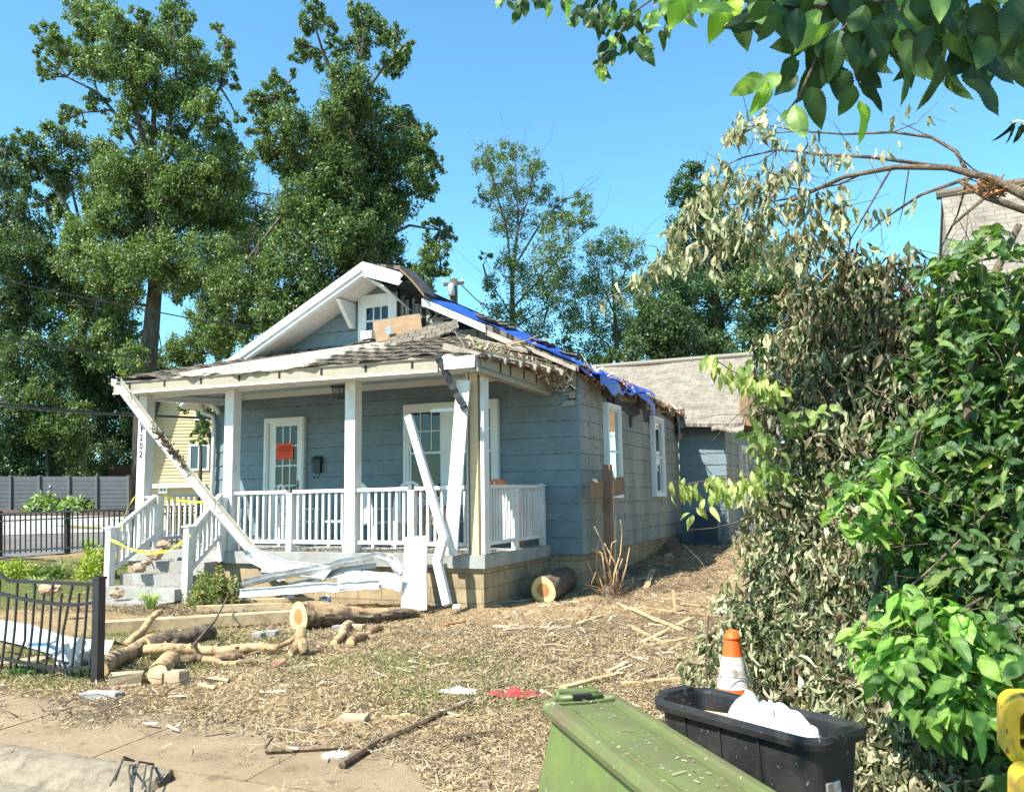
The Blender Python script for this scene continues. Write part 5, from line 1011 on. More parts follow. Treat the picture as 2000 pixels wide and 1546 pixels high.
for i in range(15):
    b = G(random.choice([95, 150, 165])+random.gauss(0, 12), 997); h_ = random.uniform(.6, .9); m.tube([b, b+np.array([random.uniform(-.1,.1), 0, h_])], [.012, .008], 4, 0, (.3,.4,.2))
    for k in range(4): c = b+np.array([random.uniform(-.1,.1), random.uniform(-.1,.1), h_-.1*k]); m.lathe([(.005,-.06),(.05,0),(.01,.06)], c, 5, None, 0, (.5,.46,.52))
m.build('hosta_blossoms', K['litter'], None, 'pale flower spikes standing above the hostas', 'flowers', kind='stuff')
def tuft(name, x, y, n, h_, cols, label, cat='grass tuft', spread=.08, w_=.006, group=None):
    g = G(x, y); m = M()
    for i in range(n):
        a = random.uniform(0, 6.28); o = g+np.array([math.cos(a), math.sin(a), 0])*random.random()*spread; L_ = h_*random.uniform(.6, 1.15); b = np.array([math.cos(a), math.sin(a), 0])*L_*random.uniform(.25, .9); s = np.array([-math.sin(a), math.cos(a), 0])*w_
        p = [o, o+b*.35+(0,0,L_*.6), o+b*.75+(0,0,L_*.75), o+b*1.1+(0,0,L_*.6)]; m.add([p[0]-s, p[0]+s, p[1]+s, p[1]-s, p[2]+s*.7, p[2]-s*.7, p[3]+s*.1, p[3]-s*.1], [(0,1,2,3),(3,2,4,5),(5,4,6,7)], 0, pal(1, cols, .15)[0])
    m.build(name, K['blade'], None, label, cat, group)
tuft('spider_plant', 293, 1190, 110, .30, [(.28,.36,.10),(.42,.46,.2)], 'pale arching grass clump in front of the lowest step', group='arching grass clumps')
tuft('spider_plant', 172, 1085, 60, .55, [(.30,.36,.14),(.2,.28,.08)], 'tall arching grass clump behind the yellow shrub', group='arching grass clumps', w_=.01)
tuft('spider_plant', 68, 1150, 50, .28, [(.35,.42,.2)], 'small pale grass clump behind the bent fence', group='arching grass clumps')
tuft('spider_plant', 120, 1120, 60, .3, [(.34,.36,.16)], 'loose grass clump on the slope below the yellow shrubs', group='arching grass clumps')
shrub('ground_creeper', 'green creeper at the foot of the bent fence post', 175, 1318, 46, 12, 700, .035, [(.05,.12,.03),(.09,.17,.05)], cat='weeds')
shrub('ground_creeper.001', 'green creeper below the crooked pickets of the bent fence', 60, 1312, 50, 12, 600, .035, [(.05,.12,.03),(.09,.17,.05)], cat='weeds')
shrub('weed', 'young green weed against the blue corner wall', 1112, 1108, 26, 62, 70, .06, [(.06,.13,.03)], cat='weed', hollow=.2, stems=5)
shrub('vine', 'dark leafy vine in the corner by the rear wing', 1341, 1055, 14, 110, 600, .08, G2, cat='vine', hollow=.1)
# ---- loose ground cover
def scat(n, x0, x1, y0, y1, ok=None):
    X = rng.uniform(x0, x1, n); Y = rng.uniform(y0, y1, n)
    if ok is not None: k = ok(X, Y); X, Y = X[k], Y[k]
    Z = H(X, Y); Z = np.where(Y < -8.0-.25*sst(0,1.2,X)-.75*sst(1.6,2.8,X), np.where(Y > -9.2, -.112, -.12), Z); return np.stack([X, Y, Z], -1)
okl = lambda X, Y: ~((X > -7.3) & (X < .05) & (Y > -2.5)) & ((rng.random(len(X)) < np.where(Y < -8.1-.3*sst(0,1,X)-.9*sst(1.6,2.8,X), .012+.06*(np.sin(X*2.3+Y*3)+.3*np.sin(X*9) > .75), 1)))
STRAW = [(.58,.43,.235), (.46,.335,.18), (.34,.24,.13), (.62,.50,.31), (.20,.14,.08), (.10,.065,.035)]
P = np.vstack([scat(120000, -3.5, 4.2, -9.2, -4.2, okl), scat(60000, -8, 4, -4.6, 1.5, okl), scat(26000, 0, 4, 1, 9, okl)])
k = len(P); kk = rng.random(k) < .35+.65*(.5+.5*np.sin(P[:, 0]*3.1+1.7*np.sin(P[:, 1]*2.3))*np.sin(P[:, 1]*3.7+1.3*np.sin(P[:, 0]*1.9))); P = P[kk]; k = len(P); P[:, 2] += rng.uniform(.002, .022, k); m = M(); ST = np.array([(-.5,-.5,0),(.5,-.5,0),(.5,.5,0),(-.5,.5,0)])
A = randrot(k, (0,0,1.), .35); A[:, 0] *= rng.uniform(.025, .085, k)[:, None]; A[:, 1] *= rng.uniform(.002, .0055, k)[:, None]; m.inst(ST, DIAF, A, P, pal(k, STRAW, .2, [.25,.25,.2,.12,.1,.08])); m.build('dry_grass', K['litter'], None, kind='stuff')
cc_ = [(random.uniform(-3, 3.6), random.uniform(-7.9, -3.2), random.uniform(.08, .3)) for i in range(60)]+[(random.uniform(-7, -.6), random.uniform(-4.2, -2.7), .25) for i in range(30)]+[(random.uniform(-1.5, 2.8), random.uniform(-8.5, -7.9), .22) for i in range(9)]
clum = np.vstack([np.stack([rng.normal(x, s_, 190), rng.normal(y, s_*.6, 190)], -1) for x, y, s_ in cc_]); clum = np.hstack([clum, np.where(clum[:, 1:2] < -8.2, -.115, H(clum[:, 0], clum[:, 1])[:, None])])
stp = np.array([(random.uniform(-6.58, -5.2), PD-.082-.29*i-random.uniform(.02,.28), .50-.175*i+.002) for i in range(4) for j in range(130)])
P = np.vstack([scat(34000, -3.5, 4.2, -9.2, -4.2, okl), scat(22000, -8, 4, -4.6, 1.5, okl), scat(8000, 0, 4, 1, 9, okl), clum, scat(2600, -7.2, -.6, -2.4, -1.6), stp]); P[-2600-len(stp):-len(stp), 2] = .652
k = len(P); P[:, 2] += rng.uniform(.004, .03, k); m = M(); A = randrot(k, (0,0,1.), .6)*rng.uniform(.012, .036, (k, 1, 1)); P[:, 2] += 0; A[:, 0] *= rng.uniform(.6, 2.0, k)[:, None]; A[:, 1] *= rng.uniform(.4, 1.0, k)[:, None]; tv = np.array([(-.5,0,.12),(0,-.24,0),(.5,0,.15),(0,.24,.03)]); m.inst(tv, DIAF, A, P, pal(k, STRAW[1:]+[(.16,.15,.07),(.10,.07,.045),(.22,.22,.1),(.12,.09,.06),(.2,.15,.09)], .3)); m.build('fallen_leaves', K['litter'], None, kind='stuff')
def gok(X, Y):
    wob = .5*np.sin(X*1.3+Y)+.35*np.sin(Y*2.9-X*2)+.3*np.sin(X*5.3+Y*4.1); a = np.maximum(.5+.6*wob-((X-0.2)/2.3)**2*.6-((Y+6.6)/1.1)**2*.5, 1.1+.5*wob-((X+2.3)/1.6)**2-((Y+6.2)/1.6)**2)
    a = np.maximum(a, (X < -6.8)*1.); return (rng.random(len(X)) < np.clip(a, 0, 1)) & okl(X, Y)
P = np.vstack([scat(60000, -4, 3, -8, -4.4, gok), scat(30000, -13, -6.9, -6, 1, gok)]); k = len(P); m = M(); A = randrot(k, (0,-.8,.5), .6); up = np.zeros((k,3)); up[:, 2] = 1; up += rng.normal(size=(k,3))*.45
sd = rng.normal(size=(k,3)); A = axes(up, sd); A[:, 0] *= rng.uniform(.02, .055, k)[:, None]; A[:, 1] *= rng.uniform(.003, .006, k)[:, None]; m.inst(np.array([(0,-.5,0),(0,.5,0),(.7,.3,.002),(1,0,.01)]), DIAF, A, P, pal(k, [(.12,.17,.04),(.2,.23,.07),(.30,.28,.11)], .2)); m.build('grass', K['blade'], None, kind='stuff')
# ================================================================ THINGS ON AND AROUND THE HOUSE
def one(name, m, mt, label, cat, group=None, smooth=False, **k): return m.build(name, mt, None, label, cat, group, smooth=smooth, **k)
m = M(); m.box((-.755, PD-.035, .652), (-.635, PD+.085, 3.155)); one('lumber_post', m, K['newwood'], 'raw yellow timber post propping the broken porch corner', 'timber post')
def channel(m, pts, ups, w_, h_, th=.006, mi=0, col=None, lip=.02):
    """gutter: back, floor and front with lip, swept along pts; ups = open direction per point"""
    R_ = []
    for i, p in enumerate(pts):
        d = nrm(pts[min(i+1, len(pts)-1)]-pts[max(i-1, 0)]); u = nrm(ups[i]-d*(np.dot(ups[i], d))); s = np.cross(d, u)
        prof = [(-w_/2, h_), (-w_/2, 0), (w_*.25, 0), (w_*.38, h_*.35), (w_/2, h_*.55), (w_/2, h_), (w_/2-lip, h_), (w_/2-lip, h_-th*2), (w_/2-th, h_-th*2), (w_/2-th, h_*.56), (w_*.38-th, h_*.38), (w_*.25-th, th), (-w_/2+th, th), (-w_/2+th, h_)]
        R_.append([p+s*a+u*b for a, b in prof])
    n = len(R_[0]); V = [q for r_ in R_ for q in r_]; F = [((i-1)*n+k, (i-1)*n+(k+1) % n, i*n+(k+1) % n, i*n+k) for i in range(1, len(pts)) for k in range(6)]; F2 = [((i-1)*n+k, (i-1)*n+(k+1) % n, i*n+(k+1) % n, i*n+k) for i in range(1, len(pts)) for k in range(6, n)]; F += [tuple(range(n))[::-1], tuple(range((len(pts)-1)*n, len(pts)*n))]
    m.add(V, F, mi, col); m.F.append((F2, m.n-len(V), mi+1))
# fallen gutter: the long white diagonal
g0 = on(228, 752, 1, -2.93); g1 = on(488, 1078, 1, -2.80); m = M(); N_ = 12
gp = [g0*(1-t)+g1*t+np.array([0,0,-.05*math.sin(math.pi*t)]) for t in np.linspace(0, 1, N_)]
channel(m, gp, [np.array([1.0, -.9, .75])]*N_, .15, .14); 
gt = thing('fallen_gutter', gp[-1], 'long white gutter fallen diagonally from the roof corner across the stair rail', 'gutter'); m.build('channel', [K['whitec'], K['gutterin']], gt)
m = M(); m.slab([gp[0]+(-.09,-.02,.0), gp[0]+(-.02,-.02,-.02), gp[0]+(.03,-.02,.09), gp[0]+(-.11,-.02,.11)], (0,.012,0)); m.build('end_cap', K['whitec'], gt)
for i in (1, 3, 5, 8):
    m = M(); p = gp[i]+np.array([.11,-.06,.10]); q = p+np.array([-.02,.02,-.2]); m.tube([p, p+(.02,.0,.015), q+(.04,0,.1), q], .007, 4); m.build('hanger', K['felt'], gt)
m = M()
for i in range(90):
    t = random.gauss(.40, .06); p = gp[0]*(1-t)+gp[-1]*t+np.array([.05,-.04,.06]); m.plank(p+rng.normal(size=3)*.02, p+rng.normal(size=3)*.06, .02, .004, rng.normal(size=3), 0, (.12,.08,.05))
m.build('gutter_leaves', K['litter'], gt)
# crumpled sheet metal below
def strip(pts, w_, up, label, mt='whitec', th=.006, fold=0, name='bent_gutter', bend=None, smooth=False):
    m = M(); pts = [np.asarray(p, float) for p in pts]; V = []; prof = [(-.5, 0), (-.5, .0), (.5, 0)]
    P2 = []; 
    for a, b in zip(pts, pts[1:]):
        for s in range(4): P2.append(a+(b-a)*s/4+rng.normal(size=3)*.006)
    P2.append(pts[-1]); n = len(P2); up = nrm(up)
    for i, p in enumerate(P2):
        d = nrm(P2[min(i+1, n-1)]-P2[max(i-1, 0)]); s = nrm(np.cross(d, up)); u = np.cross(s, d)
        tw = (bend or 0)*i/n; s, u = s*math.cos(tw)+u*math.sin(tw), u*math.cos(tw)-s*math.sin(tw)
        V += [p-s*w_/2+u*fold, p-s*w_/2, p, p+s*w_/2, p+s*w_/2+u*fold, p+s*w_/2+u*fold-s*th, p+s*w_/2-s*th-u*th*0+u*th, p+u*th, p-s*w_/2+s*th+u*th, p-s*w_/2+u*fold+s*th]
    k = 10; F = [((i-1)*k+j, (i-1)*k+(j+1) % k, i*k+(j+1) % k, i*k+j) for i in range(1, n) for j in range(k)]+[tuple(range(k))[::-1], tuple(range((n-1)*k, n*k))]
    m.add(V, F); return one(name, m, K[mt], label, 'gutter piece', 'torn gutter and trim metal by the porch', smooth)
q = lambda x, y, Y: on(x, y, 1, Y)
strip([q(488,1078,-2.78), q(520,1098,-2.86), q(560,1112,-3.0), q(640,1122,-3.15)], .22, (0,-1,.35), 'white trim sheet fanning out from the foot of the fallen gutter', fold=.05, bend=.5)
strip([q(500,1086,-2.8), q(525,1106,-2.95), q(545,1126,-3.05), q(552,1134,-3.1)], .10, (.6,-1,.3), 'short bent white strip at the gutter foot', fold=.03)
strip([q(476,1142,-3.35), q(540,1128,-3.2), q(610,1118,-3.1), q(680,1100,-3.0), q(735,1090,-2.95), q(765,1098,-2.95), q(784,1118,-3.0)], .12, (0,-.6,1), 'long arched gutter strip humping up below the deck edge', 'alum', fold=.07)
strip([q(470,1160,-3.45), q(560,1152,-3.35), q(660,1146,-3.3), q(740,1142,-3.25)], .12, (0,-1,.25), 'long flat white gutter lying along the porch base', 'whitec', fold=.04)
strip([q(560,1146,-3.2), q(640,1128,-3.1), q(700,1120,-3.05), q(780,1128,-3.0)], .16, (0,-.5,1), 'grey sheet metal lying over the other gutter pieces', 'alum', fold=.03, bend=.4)
strip([q(660,1140,-3.3), q(710,1132,-3.2), q(755,1133,-3.15), q(785,1140,-3.1)], .2, (0,-1,.8), 'shiny white bent sheet beside the leaning white panel', 'whitec', fold=.02, bend=-.5)
strip([q(512,1112,-3.05), q(640,1118,-3.0), q(735,1104,-2.9)], .07, (0,-1,.5), 'thin white trim strip resting on the wreckage', 'whitec', fold=.02)
for i, (x, y) in enumerate(((560,1165),(600,1160),(635,1168),(760,1160))):
    m = M(); c = G(x, y+12)+np.array([0,0,.06]); v, f = [], []
    m.lathe([(.01,-.06),(.12,-.04),(.13,.02),(.05,.05),(.01,.05)], c, 7, [np.array([1,0,.1]), np.array([0,.5,.2]), np.array([0,0,.9])]); V0 = m.V[-1]; m.V[-1] = V0+rng.normal(size=V0.shape)*.02
    one('crumpled_flashing', m, K['bag'], ('leftmost of the crumpled white scraps under the long gutter', 'second crumpled white scrap from the boxwood under the gutter', 'third crumpled white scrap from the boxwood under the gutter', 'crumpled white scrap beside the leaning white panel')[i], 'scrap', 'white scraps under the gutter wreckage', True)
# leaning downspout with its elbow
a, b, c, d = q(798,812,-2.72), q(868,1052,-2.80), q(854,1098,-2.95), q(874,1180,-3.1)
ds = thing('downspout', d, 'white downspout leaning on the porch rail with its kinked lower end on the ground', 'downspout')
def rect_tube(pts, w_, d_):
    m = M(); 
    for i, (p_, q_) in enumerate(zip(pts, pts[1:])): m.plank(p_, q_, w_, d_, (0,-1,.2))
    return m
m = rect_tube([a, b], .105, .08); 
for s in (-1, 1): m.plank(a+(s*.03,-.042,-.01), b+(s*.03,-.042,.03), .012, .008, (0,-1,.2))
m.build('pipe', K['whitec'], ds); rect_tube([b+(0,-.01,.02), c], .115, .09).build('elbow', K['whitec'], ds); rect_tube([c+(0,0,.02), d], .11, .085).build('lower_pipe', K['whitec'], ds)
# leaning casing board and felt strip
a, b = q(906,742,-2.62), q(879,1084,-2.66); m = M(); m.plank(a, b, .20, .028, (0,-1,.05)); m.plank(a+(-.095,.04,0), b+(-.095,.04,0), .03, .09, (0,-1,.05)); one('casing_board', m, K['white'], 'white post casing leaning beside the raw timber post', 'board')
strip([q(852,694,-2.92), q(868,720,-2.85), q(880,750,-2.78), q(900,785,-2.72), q(912,802,-2.70)], .10, (.6,-1,.4), 'dark strip of roofing hanging in front of the porch corner', 'felt', name='hanging_flashing', fold=.01)
m = M(); m.plank(q(842,802,-2.2), q(893,799,-2.3), .05, .02, (0,-1,.3)); one('splinter_board', m, K['white'], 'short broken white strip stuck across the front window top', 'board')
m = M(); P = [q(791,1050,-2.80), q(833,1047,-2.80), q(832,1120,-2.95), q(833,1190,-3.12), q(812,1192,-3.14), q(783,1186,-3.14), q(787,1120,-2.95)]; m.slab(P, (0,.03,.01)); one('leaning_sheet', m, K['white'], 'tall white panel leaning against the deck edge', 'panel')
m = M()
for i in range(14):
    c = G(860+random.uniform(-18, 40), 1178+random.uniform(-8, 10))+np.array([0,0,.03]); dd = rng.normal(size=3)*.09; dd[2] = abs(dd[2])*.6; m.plank(c-dd*.5, c+dd*.5, .07, .006, rng.normal(size=3))
one('foil_scraps', m, K['silver'], 'crumpled silver scraps at the foot of the downspout', 'scrap')
# things lying on the porch roof
def roofz(x, y):
    v = (y+2.86)/2.84; u = (x-EL[0])/(ER[0]-EL[0]); return 3.44*(1-v)+4.2*v-.03*u+.16*u*v
def onroof(x, y, dz=.03):
    d = ray(x, y); t = 8.
    while t < 20:
        p = CAM+d*t
        if p[2] < roofz(p[0], p[1])+dz and p[1] > -2.9: break
        t += .01
    return CAM+d*t
m = M(); m.slab([on(735,668,1,-.72), on(826,654,1,-.72), on(820,612,1,-.50), on(790,616,1,-.50), on(728,629,1,-.50)], (0,.016,-.006)); one('plywood_sheet', m, K['ply'], 'torn brown plywood standing on the porch roof below the attic window', 'plywood')
m = M(); FR = [(748,673,-1.05),(790,668,-1.05),(840,660,-1.0),(878,648,-.95),(896,638,-.9)]; BK = [(768,655,-.62),(800,645,-.60),(845,634,-.58),(880,627,-.55),(893,622,-.52)]
def matf(u, v):
    k = min(int(u*4), 3); t = u*4-k; f = np.array([on(a_[0], a_[1], 1, a_[2]) for a_ in (FR[k], FR[k+1], BK[k], BK[k+1])]); p = (f[0]*(1-t)+f[1]*t)*(1-v)+(f[2]*(1-t)+f[3]*t)*v; return (*(p+(0,0,.025*math.sin(v*3.1)+.01*math.sin(u*30))), u*1.4+.3, v*.5)
m.grid(matf, 16, 6, 0, None, (0,0,-.03)); one('shingle_slab', m, K['shingle'], 'curled slab of torn shingles lying on the porch roof', 'shingle slab')
a = on(757,656,1,-.80); m = M(); m.slab([a, a+(.10,-.02,.04), a+(.03,.05,.20), a+(-.09,.06,.15)], (.004,-.014,0)); one('siding_scrap', m, K['blue'], 'small blue siding scrap leaning on the brown plywood', 'scrap')
a = on(708,664,1,-.30); m = M(); m.obox(a+(.08,.05,.07), [nrm((1,.1,.1)), nrm((-.1,1,0)), (0,0,1)], (.11,.08,.06)); m.box(a+(-.03,-.03,.13), a+(.22,.05,.155)); one('sill_block', m, K['white'], 'dark ended broken sill block under the attic window', 'block')
m = M(); r = random.Random(33)
for i in range(330):                                            # splinters and leaf litter along the torn side
    t = r.random()**.8; s = r.gauss(0, .10); p = on(900+205*t, 668+72*t+r.gauss(0, 7), 1, -2.5+2.4*t); dd = rng.normal(size=3)*.07; m.plank(p-dd, p+dd*r.uniform(.2, 1), r.uniform(.006, .03), .004, rng.normal(size=3), 0, r.choice([(.75,.55,.35),(.5,.35,.22),(.2,.14,.1),(.9,.75,.5),(.28,.3,.15)]))
for i in range(70):
    p = on(1092+r.gauss(0, 12), 742+r.gauss(0, 12), 1, -.2); dd = rng.normal(size=3)*.05; m.plank(p-dd, p+dd, .012, .004, rng.normal(size=3), 0, r.choice([(.85,.7,.5),(.9,.8,.65),(.5,.38,.25)]))
m.build('roof_debris', K['litter'], None, 'splinters and dead leaves strewn over the stripped roof edge', 'debris', kind='stuff')
m = M(); r = random.Random(35)
for i in range(420):
    t = r.random(); y = 7.2*t; dd = rng.normal(size=3)*.07; dd[0] = abs(dd[0]); p = np.array([.05+r.random()*.12, y, 3.45-.02*y+r.gauss(.03, .045)]); m.plank(p-dd, p+dd*r.uniform(.2, 1), r.uniform(.006, .03), .004, rng.normal(size=3), 0, r.choice([(.7,.5,.32),(.45,.3,.2),(.15,.1,.07),(.85,.7,.45),(.6,.25,.1)]))
m.build('eave_debris', K['litter'], None, 'dead leaves and splinters along the torn side eave', 'debris', kind='stuff')
# tarp
m = M()
def tf(u, v):                                                   # u along the house, v down the slope
    y = -.28+4.9*u; x = -2.78+2.98*v; z = zr(x)+.035+sst(-.3, .35, y)*(.02+.12*math.exp(-((x+2.2)/.5)**2))+(.012*math.sin(u*21+v*6)+.012*math.sin(v*17+u*4)+.01*math.sin(u*47+v*13))*sst(-.35, .1, y)
    if x > .05: z -= (x-.05)*.9*(.6+.4*math.sin(u*13))
    return (x, y, z)
m.grid(tf, 90, 60)
o = one('roof_tarp', m, K['tarp'], 'bright blue tarp spread over the broken right roof slope', 'tarp', smooth=True)
m = M()
def tf2(u, v):
    y = .25+3.5*u; s = v; x = -.25+.55*min(s*1.4, 1)+.05*math.sin(u*9); z = 3.62-.02*y+.05*math.sin(u*8+1)+.03*math.sin(u*31)
    z += (-.25*(min(s*1.4, 1)))-max(0, s-.7)*(.35+.45*math.sin(u*7.3+.6))
    if u > .80: z -= .05
    return (x, y, z+.02*math.sin(s*19+u*25))
m.grid(tf2, 80, 18); one('tarp_fold', m, K['tarp'], 'bunched lower fold of the blue tarp hanging over the side eave', 'tarp', smooth=True)
m = M(); r = random.Random(41)                                  # loose shingles on the tarp line
for i in range(15):
    x = r.choice([r.uniform(-1.75, -1.0), r.uniform(-1.75, .0)]); p = np.array([x, -.22+r.uniform(-.05,.25), zr(x)+.10]); m = M(); dd = nrm((1,0,-.5))*r.uniform(.08,.16); m.plank(p-dd, p+dd+np.array([0,0,r.uniform(0,.09)]), .18, .012, (0,.2,1), 0, r.choice([(.5,.45,.4),(.8,.7,.6),(.3,.28,.26)])); m.build('loose_shingle', K['oldwood'], house)
# mailbox, bell, notice
mb = thing('mailbox', (-5.11, -.05, 1.9), 'black wall mailbox hanging between the door and the porch post', 'mailbox'); x0, y0 = -5.13, -.02
m = M(); m.slab([(x0-.085,-.02,1.93),(x0+.085,-.02,1.93),(x0+.085,-.02,2.14),(x0-.085,-.02,2.14)], (0,-.07,0)); m.build('box', K['black'], mb)
m = M(); m.slab([(x0-.1,-.02,2.24),(x0-.1,-.02,2.13),(x0-.1,-.11,2.12),(x0-.1,-.10,2.18)], (.2,0,0)); m.build('lid', K['black'], mb)
for s in (-1, 1): m = M(); m.tube([(x0+s*.045,-.05,1.93),(x0+s*.045,-.06,1.86),(x0+s*.045+.0,-.09,1.82),(x0+s*.045,-.12,1.85)], .006, 5); m.build('hook', K['black'], mb)
m = M(); m.lathe([(.012,0),(.02,.004),(.02,.012),(.008,.02)], (-5.33,-.02,2.04), 10, [np.array([1.,0,0]), np.array([0,0,1.]), np.array([0,-1.,0])]); one('doorbell', m, K['alum'], 'small bright doorbell button beside the door frame', 'doorbell')
nt_ = thing('red_notice', (-5.88, -.06, 2.2), 'bright red notice sheet taped to the door glass', 'notice')
nx0, nx1, nz0, nz1 = -6.08, -5.69, 2.20, 2.50
m = M(); m.box((nx0, -.058, nz0), (nx1, -.055, nz1)); m.build('sheet', K['red'], nt_)
def txt(body, size, loc, rot, parent, mt, ex=.0008, align='CENTER', sx=1):
    cu = bpy.data.curves.new('text', 'FONT'); cu.body = body; cu.size = size; cu.extrude = ex; cu.align_x = align
    to = bpy.data.objects.new('text', cu); COL.objects.link(to); bpy.context.view_layer.update(); me = bpy.data.meshes.new_from_object(to.evaluated_get(bpy.context.evaluated_depsgraph_get())); bpy.data.objects.remove(to)
    o = bpy.data.objects.new('lettering', me); COL.objects.link(o); me.materials.clear(); me.materials.append(mt); o.scale = (sx, 1, 1)
    o.rotation_euler = rot; o.location = loc; o.parent = parent; o.matrix_parent_inverse = WM[parent.name].inverted(); return o
for i, (s, h_) in enumerate((('THIS BUILDING IS UNSAFE', .034), ('DO NOT ENTER OR OCCUPY', .034), ('OCCUPANCY IS PROHIBITED', .032))): txt(s, h_, (-5.885, -.0595, 2.425-i*.038), (R(90),0,0), nt_, K['ink'], ex=.0018, sx=.76)
m = M()
for z in (2.475, 2.325, 2.31, 2.29, 2.27, 2.24, 2.222): m.box((nx0+.04, -.0592, z), (nx1-.04-random.random()*.08, -.0588, z+.0055))
m.build('lettering', K['ink'], nt_)
# caution tape
def tape(pts, label, w_=.045):
    m = M(); P2 = []
    for a, b in zip(pts, pts[1:]):
        for s in range(5): P2.append(a+(b-a)*s/5)
    P2.append(pts[-1]); V = []
    for i, p in enumerate(P2): s = np.array([.012*math.sin(i*.9), .015*math.sin(i*1.3), w_*(.5+.35*abs(math.sin(i*.6)))]); V += [p-s/2, p+s/2]
    m.add(V, [(2*i, 2*i+2, 2*i+3, 2*i+1) for i in range(len(P2)-1)]); one('caution_tape', m, K['tape'], label, 'caution tape', 'yellow caution tape on the stair')
tape([q(214,1052,NY-.06), q(250,1070,NY-.02), q(290,1081,NY), q(330,1075,NY), q(372,1045,NY-.03)], 'yellow tape sagging between the two stair newels')
tape([on(237,1034,1,NY-.05), on(240,1015,1,-3.1), on(250,990,1,-2.7), on(264,968,1,PD-.02)], 'yellow tape tied from the left newel up to the numbered post')
tape([on(318,966,1,PD+.02), on(345,976,1,PD+.3), on(372,980,1,PD+.3), on(400,980,1,PD+.2), on(404,990,1,PD+.2)], 'yellow tape strung across the top of the stair behind the gutter')
# porch chairs
def chair(x, y, rz, label, mt='chairw', back='slats', group='white chairs on the porch'):
    t = thing('porch_chair', (x, y, .652), label, 'chair', group); c, s = math.cos(rz), math.sin(rz); T = lambda p: np.array([x+p[0]*c-p[1]*s, y+p[0]*s+p[1]*c, .652+p[2]])
    m = M()
    for i in range(5): m.plank(T((-.24+.12*i, -.24, .42-.0)), T((-.24+.12*i, .22, .38)), .095, .018)
    m.build('seat', K[mt], t)
    for sx, sy, h_ in ((-.25,-.23,.62),(.25,-.23,.62),(-.25,.22,.60),(.25,.22,.60)): m = M(); m.plank(T((sx, sy, 0)), T((sx, sy, h_)), .04, .04, (0,1,0)); m.build('leg', K[mt], t)
    for sx in (-.25, .25): m = M(); m.plank(T((sx, -.28, .63)), T((sx, .26, .61)), .07, .02); m.build('armrest', K[mt], t)
    m = M(); pts = [T((.26*math.cos(a), .25+.05*math.sin(a), .62+.42*math.sin(a))) for a in np.linspace(0, math.pi, 12)]; m.tube([T((.26,.24,.38))]+pts+[T((-.26,.24,.38))], .022, 6)
    if back == 'slats':
        for i in range(5): xx = -.18+.09*i; m.plank(T((xx,.24,.40)), T((xx,.29,.62+.42*math.sqrt(1-(xx/.27)**2))), .06, .012, (0,1,0))
    else:
        for i in range(22): a = random.uniform(0, 6.28); b_ = a+random.uniform(1.5, 3); m.tube([T((.24*math.cos(a), .27, .66+.3*math.sin(a))), T((random.uniform(-.1,.1), .29, .68)), T((.24*math.cos(b_), .27, .66+.3*math.sin(b_)))], .006, 4)
    m.build('backrest', K[mt], t)
chair(-4.75, -1.1, 2.6, 'white wire backed chair between the door and the second post', back='wire'); chair(-3.2, -1.15, 2.9, 'white slatted chair in the middle of the porch'); chair(-2.55, -.95, 3.5, 'white chair beneath the left half of the front window'); chair(-1.9, -1.1, 2.8, 'wicker backed chair behind the leaning downspout', 'wicker', 'wire')
chair(-.98, -.9, 3.3, 'orange wooden chair tucked in the porch corner', 'chairo', group=None)
m = M(); m.box((-3.95,-1.4,1.06), (-3.35,-.9,1.09)); [m.box((-3.65+sx*.26-.02,-1.15+sy*.2-.02,.652), (-3.65+sx*.26+.02,-1.15+sy*.2+.02,1.06)) for sx in (-1,1) for sy in (-1,1)]; one('side_table', m, K['chairw'], 'small white side table between the porch chairs', 'table')
sp = M(); c = np.array([-3.35,-1.15,1.45]); 
m = M(); m.lathe([(.05,1.09-1.09),(.08,.14),(.085,.16)], (-3.5,-1.15,1.092), 10)
po = m.build('flower_pot', K['brick'], None, 'small pot of dried flowers showing above the porch rail', 'flower pot')
m = M(); k = 160; P = np.array([-3.5,-1.15,1.42])+rng.normal(size=(k,3))*np.array([.10,.08,.09]); put(m, [SM], P, rng.normal(size=(k,3)), rng.normal(size=(k,3)), np.full(k, .06), pal(k, [(.35,.25,.1),(.5,.38,.18),(.2,.2,.08)], .2)); m.tube([(-3.5,-1.15,1.22),(-3.5,-1.15,1.45)], .012, 4, 0, (.2,.2,.1)); m.build('flowers', K['blade'], po)
